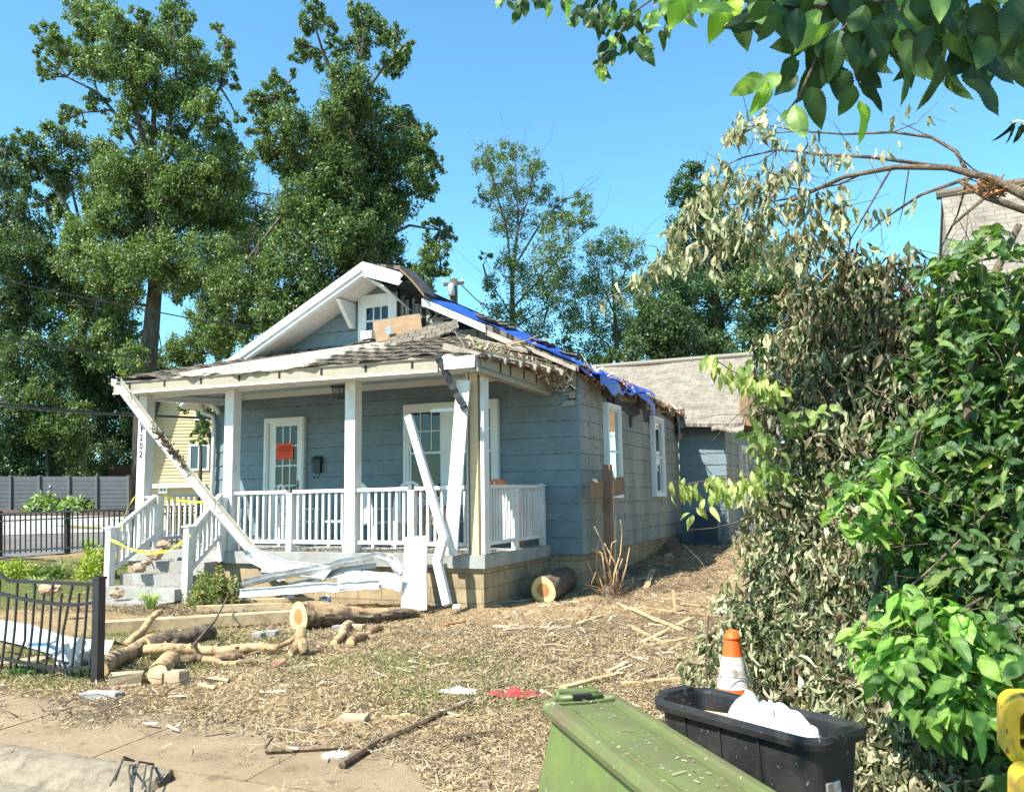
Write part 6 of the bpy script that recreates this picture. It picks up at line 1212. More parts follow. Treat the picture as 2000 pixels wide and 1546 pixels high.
# ================================================================ THINGS ON THE GROUND
def wlog(name, p, q_, r0, r1, label, cat='log', group='cut logs and limbs in the front yard', n=14, rough=.12, mt='bark', lift=True, knots=0, heart=False, bend=.02, col=None, z0=None, z1=None):
    P0 = G(*p); P1 = G(*q_); 
    if lift: P0 = P0+np.array([0,0,r0*.9]); P1 = P1+np.array([0,0,r1*.9])
    if z0: P0 = P0+np.array([0,0,z0])
    if z1: P1 = P1+np.array([0,0,z1])
    ns = 24; pts = [P0*(1-t)+P1*t+np.array([math.sin(t*7+p[0]), math.cos(t*5+p[1]), math.sin(t*9)])*bend*.9*(0 < t < 1)+rng.normal(size=3)*.003 for t in np.linspace(0, 1, ns)]; rad = [r0*(1-t)+r1*t for t in np.linspace(0, 1, ns)]
    root = None; m = M(); m.tube(pts, rad, n, 0, col, False, rough)
    for i in range(knots):
        t = random.random(); j = min(int(t*(ns-1)), ns-2); c = pts[j]+(pts[j+1]-pts[j])*(t*(ns-1)-j); d = nrm(rng.normal(size=3)+np.array([0,0,.5])); m.tube([c, c+d*(rad[j]*1.35)], [rad[j]*.35, rad[j]*.25], 6, 0, col)
    o = m.build(name, K[mt], None, label, cat, group, smooth=True)
    for e, (c, nb_, rr) in enumerate(((pts[0], pts[0]-pts[1], rad[0]), (pts[-1], pts[-1]-pts[-2], rad[-1]))):
        d = nrm(nb_); a_ = nrm(np.cross(d, (0,0,1.))); b_ = np.cross(d, a_); m = M(); ring = lambda k_, r_: [c+d*k_+(a_*math.cos(2*math.pi*i/24)+b_*math.sin(2*math.pi*i/24))*r_*(1+.03*math.sin(i*.8)) for i in range(24)]
        RR = [1., .93, .90, .80, .77, .66, .63, .52, .49, .38, .35, .24, .21, .08]
        for j_ in range(len(RR)):
            hc = heart and RR[j_] < .58; cc = np.array((.62,.40,.27) if hc else (1.12,1.06,.95))*(.80 if j_ % 2 else 1.)*(.5 if j_ == 0 else 1)*random.uniform(.94, 1.05)
            m.add(ring(.003+.0006*j_, rr*RR[j_])+[c+d*(.003+.0006*j_)], [(i, (i+1) % 24, 24) for i in range(24)], 0, cc)
        m.build('cut_end', K['heart'], o)
    return o
big_ = wlog('log', (583,1232), (818,1206), .175, .05, 'thick bark log with a pale cut end and orange stripped top', rough=.11, heart=True, n=40)
big_.data.materials.append(K['peeled']); _c = np.array([p.center[:] for p in big_.data.polygons]); _x0, _x1 = _c[:, 0].min(), _c[:, 0].max()
for p in big_.data.polygons:
    t_ = (p.center[0]-_x0)/(_x1-_x0)
    if p.normal.z > .15+.5*math.sin(t_*9+1)*.4+max(0, .30-t_)*6+max(0, t_-.8)*3: p.material_index = 1
wlog('round_log', (1062,1176), (1108,1150), .20, .18, 'short round log with orange heartwood beside the porch foundation', heart=True, n=36, rough=.13, group=None)
wlog('log', (196,1322), (296,1262), .085, .07, 'smooth yellow log with an oval cut face at the fence post', mt='peeled', rough=.04)
wlog('log', (290,1275), (408,1250), .08, .09, 'dark ridged log section behind the smooth yellow log', n=16, rough=.2)
wlog('log', (282,1292), (540,1280), .052, .04, 'long pale knobby limb lying across the front logs', mt='peeled', knots=34, rough=.08, z0=.06, z1=.03, col=(1.3,1.25,1.2))
wlog('log', (245,1268), (312,1238), .045, .035, 'pale peeled branch leaning steeply on the beam', mt='peeled', col=(1.3,1.3,1.2), z1=.22, knots=3)
wlog('log', (305,1290), (345,1262), .05, .05, 'short dark limb under the knobby limb', n=10)
wlog('log', (352,1300), (468,1290), .045, .04, 'grey split limb lying under the knobby limb', rough=.3, col=(1.5,1.4,1.2)); wlog('log', (390,1296), (500,1300), .035, .02, 'splintered thin limb on the grass', rough=.3, mt='peeled')
wlog('log', (308,1334), (330,1308), .085, .085, 'stubby log with a pale half round cut face', mt='peeled', rough=.05, col=(1.3,1.2,1.1))
wlog('log', (684,1262), (744,1232), .045, .04, 'small round log with a pale cut end below the thick log', mt='peeled', rough=.06, col=(1.2,1.1,1.0))
wlog('log', (653,1262), (684,1228), .035, .05, 'split twisted piece of wood beside the small round log', mt='peeled', rough=.4, col=(1.4,1.35,1.25))
fk = thing('forked_stub', G(578,1280), 'forked light wood stub standing in the grass', 'wood stub', 'cut logs and limbs in the front yard'); g = G(578,1282)
m = M(); m.tube([g+(-.03,0,.03), g+(.02,.05,.15), g+(.02,.05,.27)], [.05,.06,.045], 9, rough=.1); m.tube([g+(.12,-.02,.04), g+(.03,.05,.16)], [.05,.05], 8); m.tube([g+(-.32,.1,.05), g+(-.1,.06,.14), g+(.0,.05,.22)], [.018,.025,.03], 7); m.build('stub', K['peeled'], fk, smooth=True)
m = M(); m.lathe([(.001,0),(.045,0),(.045,.004),(.001,.004)], g+(-.035,-.02,.03), 10, [np.array([1.,0,0]), np.array([0,0,1.]), np.array([0,-1.,0])]); m.build('cut_end', K['heart'], fk)
# beams
def beam(p, q_, w_, h_, label, z=0.): 
    a, b = G(*p)+np.array([0,0,h_/2+z]), G(*q_)+np.array([0,0,h_/2+z]); m = M(); m.plank(a, b, w_, h_, (0,0,1)); return one('timber_beam', m, K['lumber'], label, 'timber beam', 'old timber beams in the front yard')
beam((200,1236), (640,1208), .20, .13, 'long thick timber beam lying from the fence to the thick log'); beam((470,1180), (700,1172), .12, .05, 'flat board lying behind the thick beam near the boxwood', .02); beam((385,1196), (640,1186), .10, .09, 'narrower timber beam just behind the thick one')
beam((502,1238), (600,1228), .03, .03, 'thin wooden batten on the grass before the thick log')
for x, y, l in ((334,1207,'nearer the fence'), (470,1197,'nearer the thick log')):
    a = G(x, y+18)+(0,0,.135); m = M(); m.plank(a+(-.05,0,.004), a+(.05,0,.008), .035, .006); m.plank(a+(.03,0,.008), a+(.055,-.01,.035), .03, .005); one('metal_bracket', m, K['alum'], 'small bent metal bracket on the beam, the one %s' % l, 'bracket', 'metal brackets on the beam')
# bricks
def block(x, y, L_, w_, h_, rz, label, mt='paver', rx=0, name='brick', rough_=.004):
    g = G(x, y); c, s = math.cos(rz), math.sin(rz); ax = [np.array([c, s, rx*.3]), np.array([-s, c, 0]), np.array([-rx*.3*c, -rx*.3*s, 1.])]; m = M()
    b = .008; lv = [(-h_/2+.0, b), (-h_/2+b, 0), (h_/2-b, 0), (h_/2, b)]; V = []; cc = g+np.array([0,0,h_/2-.005+abs(rx)*.04])
    for z, i_ in lv:
        for sx, sy in ((-1,-1),(1,-1),(1,1),(-1,1)):
            p = cc+ax[0]*sx*(L_/2-i_)+ax[1]*sy*(w_/2-i_)+ax[2]*z; V += [p+rng.normal(size=3)*rough_]
    F = [(3,2,1,0),(12,13,14,15)]+[(4*k+j, 4*k+(j+1) % 4, 4*k+4+(j+1) % 4, 4*k+4+j) for k in range(3) for j in range(4)]; m.add(V, F); one(name, m, K[mt], label, 'brick', 'loose bricks and pavers')
block(201, 1362, .30, .14, .055, .25, 'flat grey paver lying on the sidewalk edge', 'conc', name='paver'); block(248, 1338, .26, .17, .10, .7, 'large worn tan block, second from the fence', rx=.3, rough_=.012); block(318, 1332, .10, .17, .10, .15, 'brick under the half round log, its left neighbour smaller'); block(345, 1334, .14, .14, .11, .2, 'square brick right of the small one'); block(505, 1246, .12, .10, .07, .1, 'grey brick end showing in the grass, left of a pair', 'conc'); block(530, 1244, .14, .10, .08, .1, 'grey brick end showing in the grass, right of a pair', 'conc')
block(662, 1232, .14, .10, .07, .3, 'grey brick tucked under the thick log', 'conc'); block(694, 1230, .2, .10, .07, .2, 'tan brick tucked under the thick log'); block(690, 1412, .20, .10, .06, .2, 'lone pale brick at the sidewalk edge in the middle'); block(725, 1248, .10, .07, .05, .4, 'small brick piece right of the small round log'); block(545, 1305, .12, .07, .06, .8, 'orange wedge of cut wood in the grass', 'brick', rx=.5); block(425, 1335, .2, .09, .05, .3, 'worn tan stone half buried in dry grass', rough_=.01)
# rocks on and beside the steps
def rock(x, y, Y, r_, label, z=None):
    c = on(x, y, 1, Y); m = M(); k = 8; V = []
    m.lathe([(.05,-.6),(.7,-.5),(1.,-.1),(.9,.35),(.5,.6),(.05,.68)], c, 9, [np.array([r_,0,0]), np.array([0,r_*.7,0]), np.array([0,0,r_*.75])]); m.V[-1] = m.V[-1]+rng.normal(size=m.V[-1].shape)*r_*.10; one('rock', m, K['rock'], label, 'rock', 'brown rocks along the steps')
rock(228,1158,-3.55,.13,'rock at the foot of the outer stair newel'); rock(272,1108,-3.2,.13,'flat rock on the edge of the second step'); rock(285,1098,-3.1,.10,'dark rock beside the flat one on the steps'); rock(303,1082,-2.9,.15,'brown rock near the top step'); rock(320,1063,-2.75,.13,'rock against the top riser'); rock(96,1150,-5.2,.16,'pale boulder behind the bent fence'); rock(640,1070,PD+.3,.0,'x') if False else None
# round things: manhole-like disc, cloth, scraps
g = G(655,1475); m = M(); m.lathe([(.001,0),(.085,0),(.085,.008),(.001,.010)], g+(0,0,.0), 18); one('white_disc', m, K['refl'], 'small pale round lid on the sidewalk', 'lid')
def cloth(x, y, w_, d_, h_, mt, label, name, cat):
    g = G(x, y); m = M(); m.grid(lambda u, v: (*(g+np.array([(u-.5)*w_*(1+.15*math.sin(v*5)), (v-.5)*d_*(1+.2*math.sin(u*4)), .01+h_*abs(math.sin(u*7+v*3))*abs(math.sin(v*5+u*2))*math.sin(math.pi*u)*math.sin(math.pi*v)+.004])),), 26, 16); one(name, m, K[mt], label, cat, smooth=True)
cloth(1008, 1358, .40, .20, .06, 'redcloth', 'crumpled red cloth on the trampled ground near the green tote', 'red_cloth', 'cloth'); cloth(898, 1352, .28, .18, .04, 'bag', 'pale paper scrap beside the red cloth', 'paper_scrap', 'scrap'); cloth(1420, 1196, .30, .25, .05, 'refl', 'large pale sheet scrap at the foot of the wilted brush', 'sheet_scrap', 'scrap'); cloth(1380,1048,.0001,.0001,0,'bag','x','x','x') if False else None
# sheets behind the bent fence
m = M(); a = [on(0,1232,2,.05), on(60,1245,2,.03), on(120,1262,2,.02), on(180,1272,2,.0), on(222,1278,2,-.02)]
for i, (s_, z_) in enumerate(((0,0),)): 
    V = []; 
    for j, p in enumerate(a): V += [p+(0,-.12,-.05), p+(0,0,.12+.02*math.sin(j*2)), p+(0,.20,.04)]
    m.add(V, [(3*j+k, 3*j+k+1, 3*j+k+4, 3*j+k+3) for j in range(len(a)-1) for k in (0,1)])
one('white_gutter', m, K['silver'], 'long white sheet metal gutter lying behind the bent fence', 'gutter piece'); 
m = M()
for i in range(26): c = G(135+random.uniform(-25, 40), 1305+random.uniform(-8, 4))+np.array([0,0,.05]); dd = rng.normal(size=3)*.09; m.plank(c-dd, c+dd, .10, .004, rng.normal(size=3))
one('foil_wrap', m, K['silver'], 'crumpled foil behind the bent fence post', 'scrap')
m = M(); m.plank(G(-20,1300)+(0,0,.01), G(90,1290)+(0,0,.03), .22, .02); one('plywood_piece', m, K['lumber'], 'tan board lying behind the left end of the bent fence', 'board')
# ---- bent black fence in front
FY = float(G(192,1332)[1]); Fp = lambda x, y: on(x, y, 1, FY)
bf = thing('metal_fence', Fp(190,1332), 'bent black metal fence panel with crooked pickets beside the sidewalk', 'fence')
pb = Fp(191,1334); pt_ = Fp(194,1128); m = M(); m.plank(pb+(0,0,-.15), pt_, .075, .075, (0,1,0)); m.plank(pt_+(0,0,-.01), pt_+(0,0,.012), .09, .09, (0,1,0)); m.build('fence_post', K['black'], bf)
def rail(pts, s=.028): m = M(); P2 = [Fp(x, y) for x, y in pts]; [m.plank(a, b+(b-a)*.01, s, s) for a, b in zip(P2, P2[1:])]; m.build('rail', K['black'], bf)
rail([(-120,1075),(-40,1100),(0,1122),(18,1134),(100,1137),(186,1141)]); rail([(-120,1135),(0,1158),(50,1170),(110,1179),(150,1181),(186,1175)]); rail([(-120,1270),(0,1284),(40,1292),(90,1303),(125,1308),(178,1301)])
for i in range(18):
    x = -112+17.2*i; lean = 6+.03*i; k = (0, 0)
    tp_ = (x+9, 1128 if i % 2 == 0 and False else 1136) if True else 0
    yt = 1136+(22 if i % 2 else 0)-(max(0, -x)*.45); yb = 1325-max(0, -x)*.3-(x > 150)*4
    pts = [(x+9, yt), (x+3, 1230), (x-8, yb)]
    if i in (9,): pts = [(x+8, yt), (x+6, 1250), (x-22, yb)]
    if i in (14,): pts = [(x+14, yt), (x-6, 1235), (x-6, 1290), (x+6, yb)]
    P2 = [Fp(a, b) for a, b in pts]; m = M(); [m.plank(a, b+(b-a)*.01, .016, .016, (0,1,0)) for a, b in zip(P2, P2[1:])]; m.build('picket', K['black'], bf)
# ---- straight black fence beyond the yard
ff = thing('metal_fence', at(120,1080,18.2), 'straight black metal picket fence along the side street', 'fence'); dF = 18.2
def Ft(x, y): return at(x, y, 18.6-.0045*(x))
m = M(); m.plank(Ft(-200,1012), Ft(440,985), .04, .035); m.build('rail', K['black'], ff); m = M(); m.plank(Ft(-200,1026), Ft(440,998), .03, .03); m.build('rail', K['black'], ff); m = M(); m.plank(Ft(-200,1088), Ft(440,1052), .04, .035); m.build('rail', K['black'], ff)
for i in range(62):
    x = -195+10.2*i; m = M(); y0_, y1_ = 1012-(x+200)*.0422, 1093-(x+200)*.0562
    if i % 13 == 6: m.plank(Ft(x, y0_-6), Ft(x, y1_+4), .09, .09, (0,1,0)); m.build('fence_post', K['black'], ff)
    else: m.plank(Ft(x, y0_), Ft(x, y1_), .022, .022, (0,1,0)); m.build('picket', K['black'], ff)
# ---- grey slat fence and brown fence, far left
gf = thing('slat_fence', at(120, 995, 31), 'grey horizontal slat fence behind the hosta bed', 'fence')
def Sf(x, y): return at(x, y, 31.5-.004*x)
segs = [-160,-70,22,78,136,190,252]
for a_, b_ in zip(segs, segs[1:]):
    m = M(); y0_, y1_ = 931, 996
    for k in range(8): ya = y0_+1+(y1_-y0_)*k/8; m.slab([Sf(a_+1,ya), Sf(b_-1,ya), Sf(b_-1,ya+7.4), Sf(a_+1,ya+7.4)], (0,.05,0))
    m.slab([Sf(a_,932)+fwd_*.06, Sf(b_,932)+fwd_*.06, Sf(b_,997)+fwd_*.06, Sf(a_,997)+fwd_*.06], fwd_*.02)
    m.slab([Sf(a_,930), Sf(b_,930), Sf(b_,932.5), Sf(a_,932.5)], (0,.12,0)); m.build('slat_panel', K['slat'], gf)
for x in segs: m = M(); m.plank(Sf(x,1002), Sf(x,928), .12, .12, (0,1,0)); m.build('fence_post', K['slat'], gf)
m = M(); [m.slab([at(x,934,36), at(x+4.4,934,36), at(x+4.4,908+random.random(),36), at(x,908,36)], (0,.05,0)) for x in np.arange(213, 268, 5)]; m.plank(at(210,914,35.9), at(270,914,35.9), .06, .1); one('wooden_fence', m, K['brownf'], 'reddish brown board fence above the end of the grey fence', 'fence')
sheet('mulch_bed', 'mulch', -160, 330, lambda x: 992, lambda x: 1007, .03, 40, 6)
# ---- stump with sprouts, wooden post with boards, AC, debris at the back
st = G(1195, 1165); sg = thing('shrub_stump', st, 'cut shrub stump with pale bare sprouts beside the side wall', 'stump')
m = M()
for pts in ([(1190,1170),(1180,1110),(1176,1080),(1160,1070)], [(1195,1170),(1200,1120),(1212,1080),(1215,1040),(1212,1015)], [(1200,1170),(1205,1120),(1216,1090)], [(1205,1170),(1222,1110),(1230,1068)], [(1195,1160),(1190,1100),(1168,1078),(1154,1072)], [(1185,1168),(1165,1110),(1166,1060)], [(1200,1150),(1182,1080),(1175,1055),(1161,1028)], [(1210,1165),(1190,1110),(1195,1060),(1205,1055)], [(1190,1168),(1155,1115),(1145,1090)], [(1188,1160),(1170,1100),(1155,1140)], [(1200,1168),(1206,1130),(1202,1100),(1180,1060),(1184,1062)], [(1212,1168),(1240,1160),(1260,1180)]):
    d0 = (st-CAM)@_f; P2 = [at(x, y, d0+random.uniform(-.15,.15)) for x, y in pts]; m.tube(P2, [.015*(1-.6*i/(len(P2)-1)) for i in range(len(P2))], 6, 0, (1.5,1.45,1.35), rough=.2)
for i in range(46):
    a_ = random.uniform(0, 6.28); o_ = st+np.array([math.cos(a_), math.sin(a_), 0])*.12*random.random(); d_ = nrm((math.cos(a_)*.8, math.sin(a_)*.8, random.uniform(.1, 1.3))); L2 = random.uniform(.15, .5); m.tube([o_, o_+d_*L2*.5, o_+d_*L2*.8+rng.normal(size=3)*.05, o_+d_*L2+rng.normal(size=3)*.09], [.006,.005,.004,.002], 4, 0, random.choice([(.6,.5,.4),(1,.9,.75),(.35,.28,.22)]))
m.build('sprouts', K['peeled'], sg, smooth=True); m = M(); m.lathe([(.22,-.1),(.18,.05),(.12,.16),(.02,.18)], st, 9); m.V[-1] = m.V[-1]+rng.normal(size=m.V[-1].shape)*.025; m.build('stump', K['bark'], sg, smooth=True)
wp = thing('wooden_post', (.28, 1.45, -.0), 'weathered brown post with nailed plywood pieces against the side wall', 'post'); X_ = .32
o2 = lambda x, y: on(x, y, 0, X_)
m = M(); a, b = o2(1186,907), o2(1190,1120); b[2] = H(b[0], b[1])-.1; m.plank(b, a, .13, .13, (0,1,0), 0, (.55,.38,.28)); m.build('post', K['oldwood'], wp)
m = M(); m.slab([o2(1154,935), o2(1178,937), o2(1178,968), o2(1156,972)], (-.012,0,0)); m.build('board', K['ply'], wp); m = M(); m.slab([o2(1194,932), o2(1219,931), o2(1221,964), o2(1194,970)], (-.012,0,0)); m.build('board', K['ply'], wp)
m = M(); m.slab([o2(1155,934), o2(1163,936), o2(1166,943), o2(1158,940)], (.02,0,0)); m.slab([o2(1191,915), o2(1196,922), o2(1200,938), o2(1194,930)], (.03,0,0)); m.build('torn_paper', K['bag'], wp)
m = M(); m.plank(o2(1197,940), o2(1197,1010), .025, .02, (0,1,0)); m.plank(on(1200,1010,0,.2), on(1200,1110,0,.2), .04, .03, (0,1,0)); m.build('batten', K['newwood'], wp)
ac = G(1393, 1058); t_ = thing('condenser_unit', (.75, 6.5, ac[2]), 'dark blue cooling unit against the rear wing wall', 'air conditioner')
m = M(); cx_, cy_, cz_ = .72, 6.6, float(H(.72, 6.6)); m.box((cx_-.30, cy_-.28, cz_), (cx_+.30, cy_+.28, cz_+.06)); m.box((cx_-.3, cy_-.28, cz_+.62), (cx_+.3, cy_+.28, cz_+.68)); m.box((cx_-.26, cy_-.24, cz_+.06), (cx_+.26, cy_+.24, cz_+.62)); [m.box((cx_-.29, cy_-.275, cz_+.09+.05*i), (cx_+.29, cy_-.262, cz_+.115+.05*i)) for i in range(10)]; m.build('cabinet', K['acblue'], t_)
m = M(); m.lathe([(.2,0),(.22,.02),(.05,.03)], (cx_, cy_, cz_+.68), 16); m.build('fan_grille', K['black'], t_)
r = random.Random(51)
def pile_piece(x, y, mt, label, name='scrap_board', L_=.5, w_=.25, tilt=.6, a=None):
    g = G(x, y); a = a if a is not None else r.uniform(0, 3); d = nrm((math.cos(a), math.sin(a), tilt)); m = M(); m.plank(g, g+d*L_, w_, .012, nrm((math.sin(a), -math.cos(a), .5)), 0, None, 4, .03); one(name, m, K[mt], label, 'scrap', 'debris pile behind the house')
for a in ((1445,1048,'ply','brown board leaning on the wing corner',.7,.2,1.6), (1468,1040,'bag','white crumpled piece on top of the rear debris pile',.3,.3,.5), (1462,1050,'felt','dark roofing scrap in the rear debris pile',.5,.2,.4), (1480,1055,'oldwood','pale splintered plank sloping down from the rear pile',.7,.12,.2), (1492,1045,'silver','grey metal sheet standing in the rear pile',.4,.3,1.), (1440,1062,'bark','dark branch poking left from the rear pile',.9,.03,.5), (1500,1060,'newwood','tan plank lying at the right of the rear pile',.6,.1,.1), (1470,1062,'white','white trim piece low in the rear pile',.5,.08,.1)): pile_piece(a[0], a[1], a[2], a[3], 'scrap_board', a[4], a[5], a[6])
pile_piece(1290,1082,'bark','dark jagged root or board against the side wall base','root_piece',.45,.22,.9,.2); pile_piece(1300,1088,'brick','reddish broken brick against the side wall base','broken_brick',.18,.12,.3,1.)
# ---- sticks and planks lying on the ground
def stick(pts, r_, label, mt='bark', col=None, name='stick'):
    P2 = [G(x, y)+np.array([0,0,r_*1.1+(z if z else 0)]) for x, y, z in [(p + (0,))[:3] for p in pts]]; m = M(); m.tube(P2, [r_*(1-.5*i/(len(P2)-1)) for i in range(len(P2))], 6, 0, col, rough=.25); one(name, m, K[mt], label, 'stick', 'sticks and splintered boards on the ground')
def board(p, q_, w_, label, col=(1,1,1), z=.0, mt='lumber'):
    m = M(); a = G(*p)+np.array([0,0,.02]); b = G(*q_)+np.array([0,0,.02+z]); m.plank(a, b, w_, .02, (0,0,1), 0, col, 6, .012); one('splintered_board', m, K[mt], label, 'board', 'sticks and splintered boards on the ground')
stick([(668,1502),(740,1455),(810,1425),(860,1400),(925,1375)], .024, 'long grey branch slanting across the sidewalk', 'bark', (1.3,1.2,1.1))
stick([(518,1472),(600,1468),(690,1462),(755,1460)], .018, 'straight grey stick lying flat behind the pale disc', 'bark', (1.5,1.4,1.2))
stick([(735,1378),(800,1375),(870,1376),(905,1385)], .014, 'thin bent twig above the long grey branch', 'bark', (1.6,1.3,1.1)); stick([(375,1292,.12),(420,1250,.2),(445,1212,.3)], .018, 'dark branch standing across the old timber beams', 'bark')
stick([(885,1450),(930,1440),(968,1434)], .02, 'short dark curled bark stick left of the green bin'); stick([(520,1440),(580,1430),(640,1420)], .006, 'thin dead twig on the sidewalk'); stick([(640,1375),(700,1382),(745,1392)], .006, 'hair thin twig in the middle of the lawn')
stick([(1240,1185),(1320,1198),(1400,1205)], .016, 'pale limb lying left of the sheet scrap', 'peeled', (1.3,1.2,1.1)); stick([(1330,1182),(1375,1186),(1410,1196)], .018, 'forked pale limb near the wilted brush', 'peeled', (1.3,1.2,1.1)); stick([(1436,1128),(1475,1122),(1500,1116)], .03, 'short thick branch at the sunny gap by the brush', 'bark', (1.6,1.4,1.1)); stick([(1302,1128),(1345,1126),(1362,1122)], .02, 'dark branch at the edge of the house shadow', 'bark')
stick([(1384,1300),(1380,1260,.25),(1386,1200,.5)], .005, 'thin upright twig left of the traffic cone'); stick([(1250,1330),(1300,1315),(1330,1300)], .012, 'curved dark twig behind the black bin')
board((1205,1180),(1330,1232), .05, 'long pale splinter left of the standing chip', (1.2,1.15,1.05)); board((1350,1210),(1255,1258), .06, 'pale split board crossing toward the standing chip', (1.1,1.1,1.)); board((1318,1196),(1316,1196), .12, 'small board chip standing upright in the straw', (1.1,1.05,.9), .26); board((1170,1172),(1140,1212), .07, 'dark weathered board near the round log', (.5,.4,.35)); board((1175,1205),(1130,1220), .05, 'short pale chip right of the round log', (1.2,1.1,1.)); board((1270,1262),(1340,1250), .06, 'flat tan board in the straw', (1.1,1.,.85)); board((1100,1348),(1215,1318), .07, 'long flat board behind the green bin', (1.1,1.05,.85)); board((1215,1340),(1330,1330), .05, 'long tan board behind the black bin', (1.1,1.,.85)); board((1230,1225),(1300,1262), .05, 'grey tan splinter behind the flat tan board', (.9,.85,.8)); board((1190,1316),(1225,1296), .05, 'short bright chip above the green bin', (1.3,1.25,1.1)); board((870,1222),(905,1216), .08, 'brown curved bark chip in front of the porch corner', (.7,.5,.4)); board((965,1225),(998,1228), .05, 'white chip in the straw before the round log', (1.5,1.6,1.7)); board((390,1340),(420,1348), .03, 'thin pale lath beside the bricks', (1.4,1.35,1.2)); board((750,1408),(800,1400), .04, 'pale lath near the lone brick', (1.3,1.2,1.)); board((1060,1172),(960,1178), .05, 'grey board beside the foundation', (.8,.8,.8)); board((1395,1170),(1440,1158), .07, 'pale twisted board at the brush edge', (1.3,1.25,1.1)); board((1262,1150),(1275,1128), .09, 'broken grey block by the stump', (.9,.85,.8), .12)
r = random.Random(77)
m = M()                                                         # countless small chips and twigs
for i in range(330):
    x, y = (r.uniform(.0, 3.4), r.uniform(-7.8, 3)) if i % 3 else (r.uniform(-3, 2.5), r.uniform(-8.6, -3.5)); L_ = r.uniform(.05, .28); a = r.uniform(0, 3.14); z = float(H(x, y)) if y > -8 else -.11
    p = np.array([x, y, z+.02]); d = np.array([math.cos(a), math.sin(a), r.uniform(-.1,.15)])*L_; m.plank(p-d/2, p+d/2, r.uniform(.005, .022), .007, (0,0,1), 0, r.choice([(.75,.6,.4),(.55,.42,.28),(.3,.22,.15),(.16,.11,.08),(.85,.75,.55)]))
m.build('wood_chips', K['litter'], None, kind='stuff')
m = M()                                                         # tangles of fine twigs and bark strips over the yard
cen = [(r.uniform(0, 3.2), r.uniform(-6.5, 5.5), r.uniform(.15, .5)) for i in range(44)]+[(r.uniform(-2.5, 2.6), r.uniform(-8.2, -4.5), r.uniform(.1, .3)) for i in range(26)]+[(-.1+r.random()*.7, r.uniform(-1.5, 6), .25) for i in range(14)]
for x0, y0, s_ in cen:
    base_c = r.choice([(.16,.11,.075),(.30,.22,.14),(.52,.40,.25),(.12,.085,.06)])
    for i in range(r.randint(10, 34)):
        x, y = r.gauss(x0, s_), r.gauss(y0, s_); z = float(H(x, y)) if y > -8.1 else -.11
        kf = r.uniform(.7, 1.4); a = r.uniform(0, 6.28); L_ = r.uniform(.06, .34); d = np.array([math.cos(a), math.sin(a), r.uniform(-.05, .25)]); p = np.array([x, y, z+.012]); q2 = p+d*L_*.5+rng.normal(size=3)*.02; q3 = p+d*L_*np.array([1,1,.3])+rng.normal(size=3)*.03; q3[2] = max(q3[2], z+.01)
        m.tube([p, q2, q3], [r.uniform(.002, .006), .003, .001], 4, 0, tuple(c_*kf for c_ in base_c))
m.build('twig_litter', K['litter'], None, kind='stuff')
# black forked twig at the kerb
tw_ = M()
for pts in ([(215,1540),(240,1510),(262,1492)], [(262,1492),(240,1505),(225,1530)], [(255,1500),(250,1530),(258,1546)], [(278,1546),(285,1520),(300,1498)], [(300,1498),(270,1515),(262,1520)], [(300,1500),(295,1530),(290,1560)]):
    tw_.tube([G(x, y)+np.array([0,0,.02+.06*(i == 1)]) for i, (x, y) in enumerate(pts)], .006, 5)
one('dark_twig', tw_, K['tbark'], 'black forked twigs on the kerb end at bottom', 'twig')
# ---- traffic cone
cg = at(1432, 1400, 4.95); cz = float(H(cg[0], cg[1])); cn = thing('traffic_cone', (cg[0], cg[1], cz), 'orange and white striped traffic cone behind the black bin', 'traffic cone')
ztop = at(1434,1234,4.95)[2]; Hc = ztop-cz; rb, rt = .165, .034; rr = lambda f: rb+(rt-rb)*f
tl = np.array([.02,.0,1.]); AX = [np.array([1.,0,0]), np.array([0,1.,0]), nrm((.015,.03,1))]
def band(f0, f1, nm, mt, e=0): m = M(); m.lathe([(rr(f0)+e, Hc*f0), (rr(f1)+e, Hc*f1)], (cg[0], cg[1], cz), 28, AX, close=False); m.build(nm, K[mt], cn, smooth=True)
m = M(); m.lathe([(.2,0),(.205,.012),(.205,.03),(.175,.045),(.16,.05)], (cg[0], cg[1], cz), 4, [nrm((1,1,0))*1.1, nrm((-1,1,0))*1.1, np.array([0,0,1.])]); m.build('base', K['orange'], cn)
band(.05, .30, 'stripe', 'orange'); band(.30, .46, 'reflective_band', 'refl', .002); band(.46, .555, 'stripe', 'orange'); band(.555, .80, 'reflective_band', 'refl', .002); band(.80, .93, 'stripe', 'orange')
m = M(); m.lathe([(rr(.93), Hc*.93), (rr(.93)+.006, Hc*.935), (rr(.95)+.006, Hc*.955), (rr(.96), Hc*.96), (rr(1), Hc), (rr(1)-.008, Hc), (rr(.96)-.01, Hc*.95)], (cg[0], cg[1], cz), 28, AX, close=False); m.build('collar', K['orange'], cn, smooth=True)
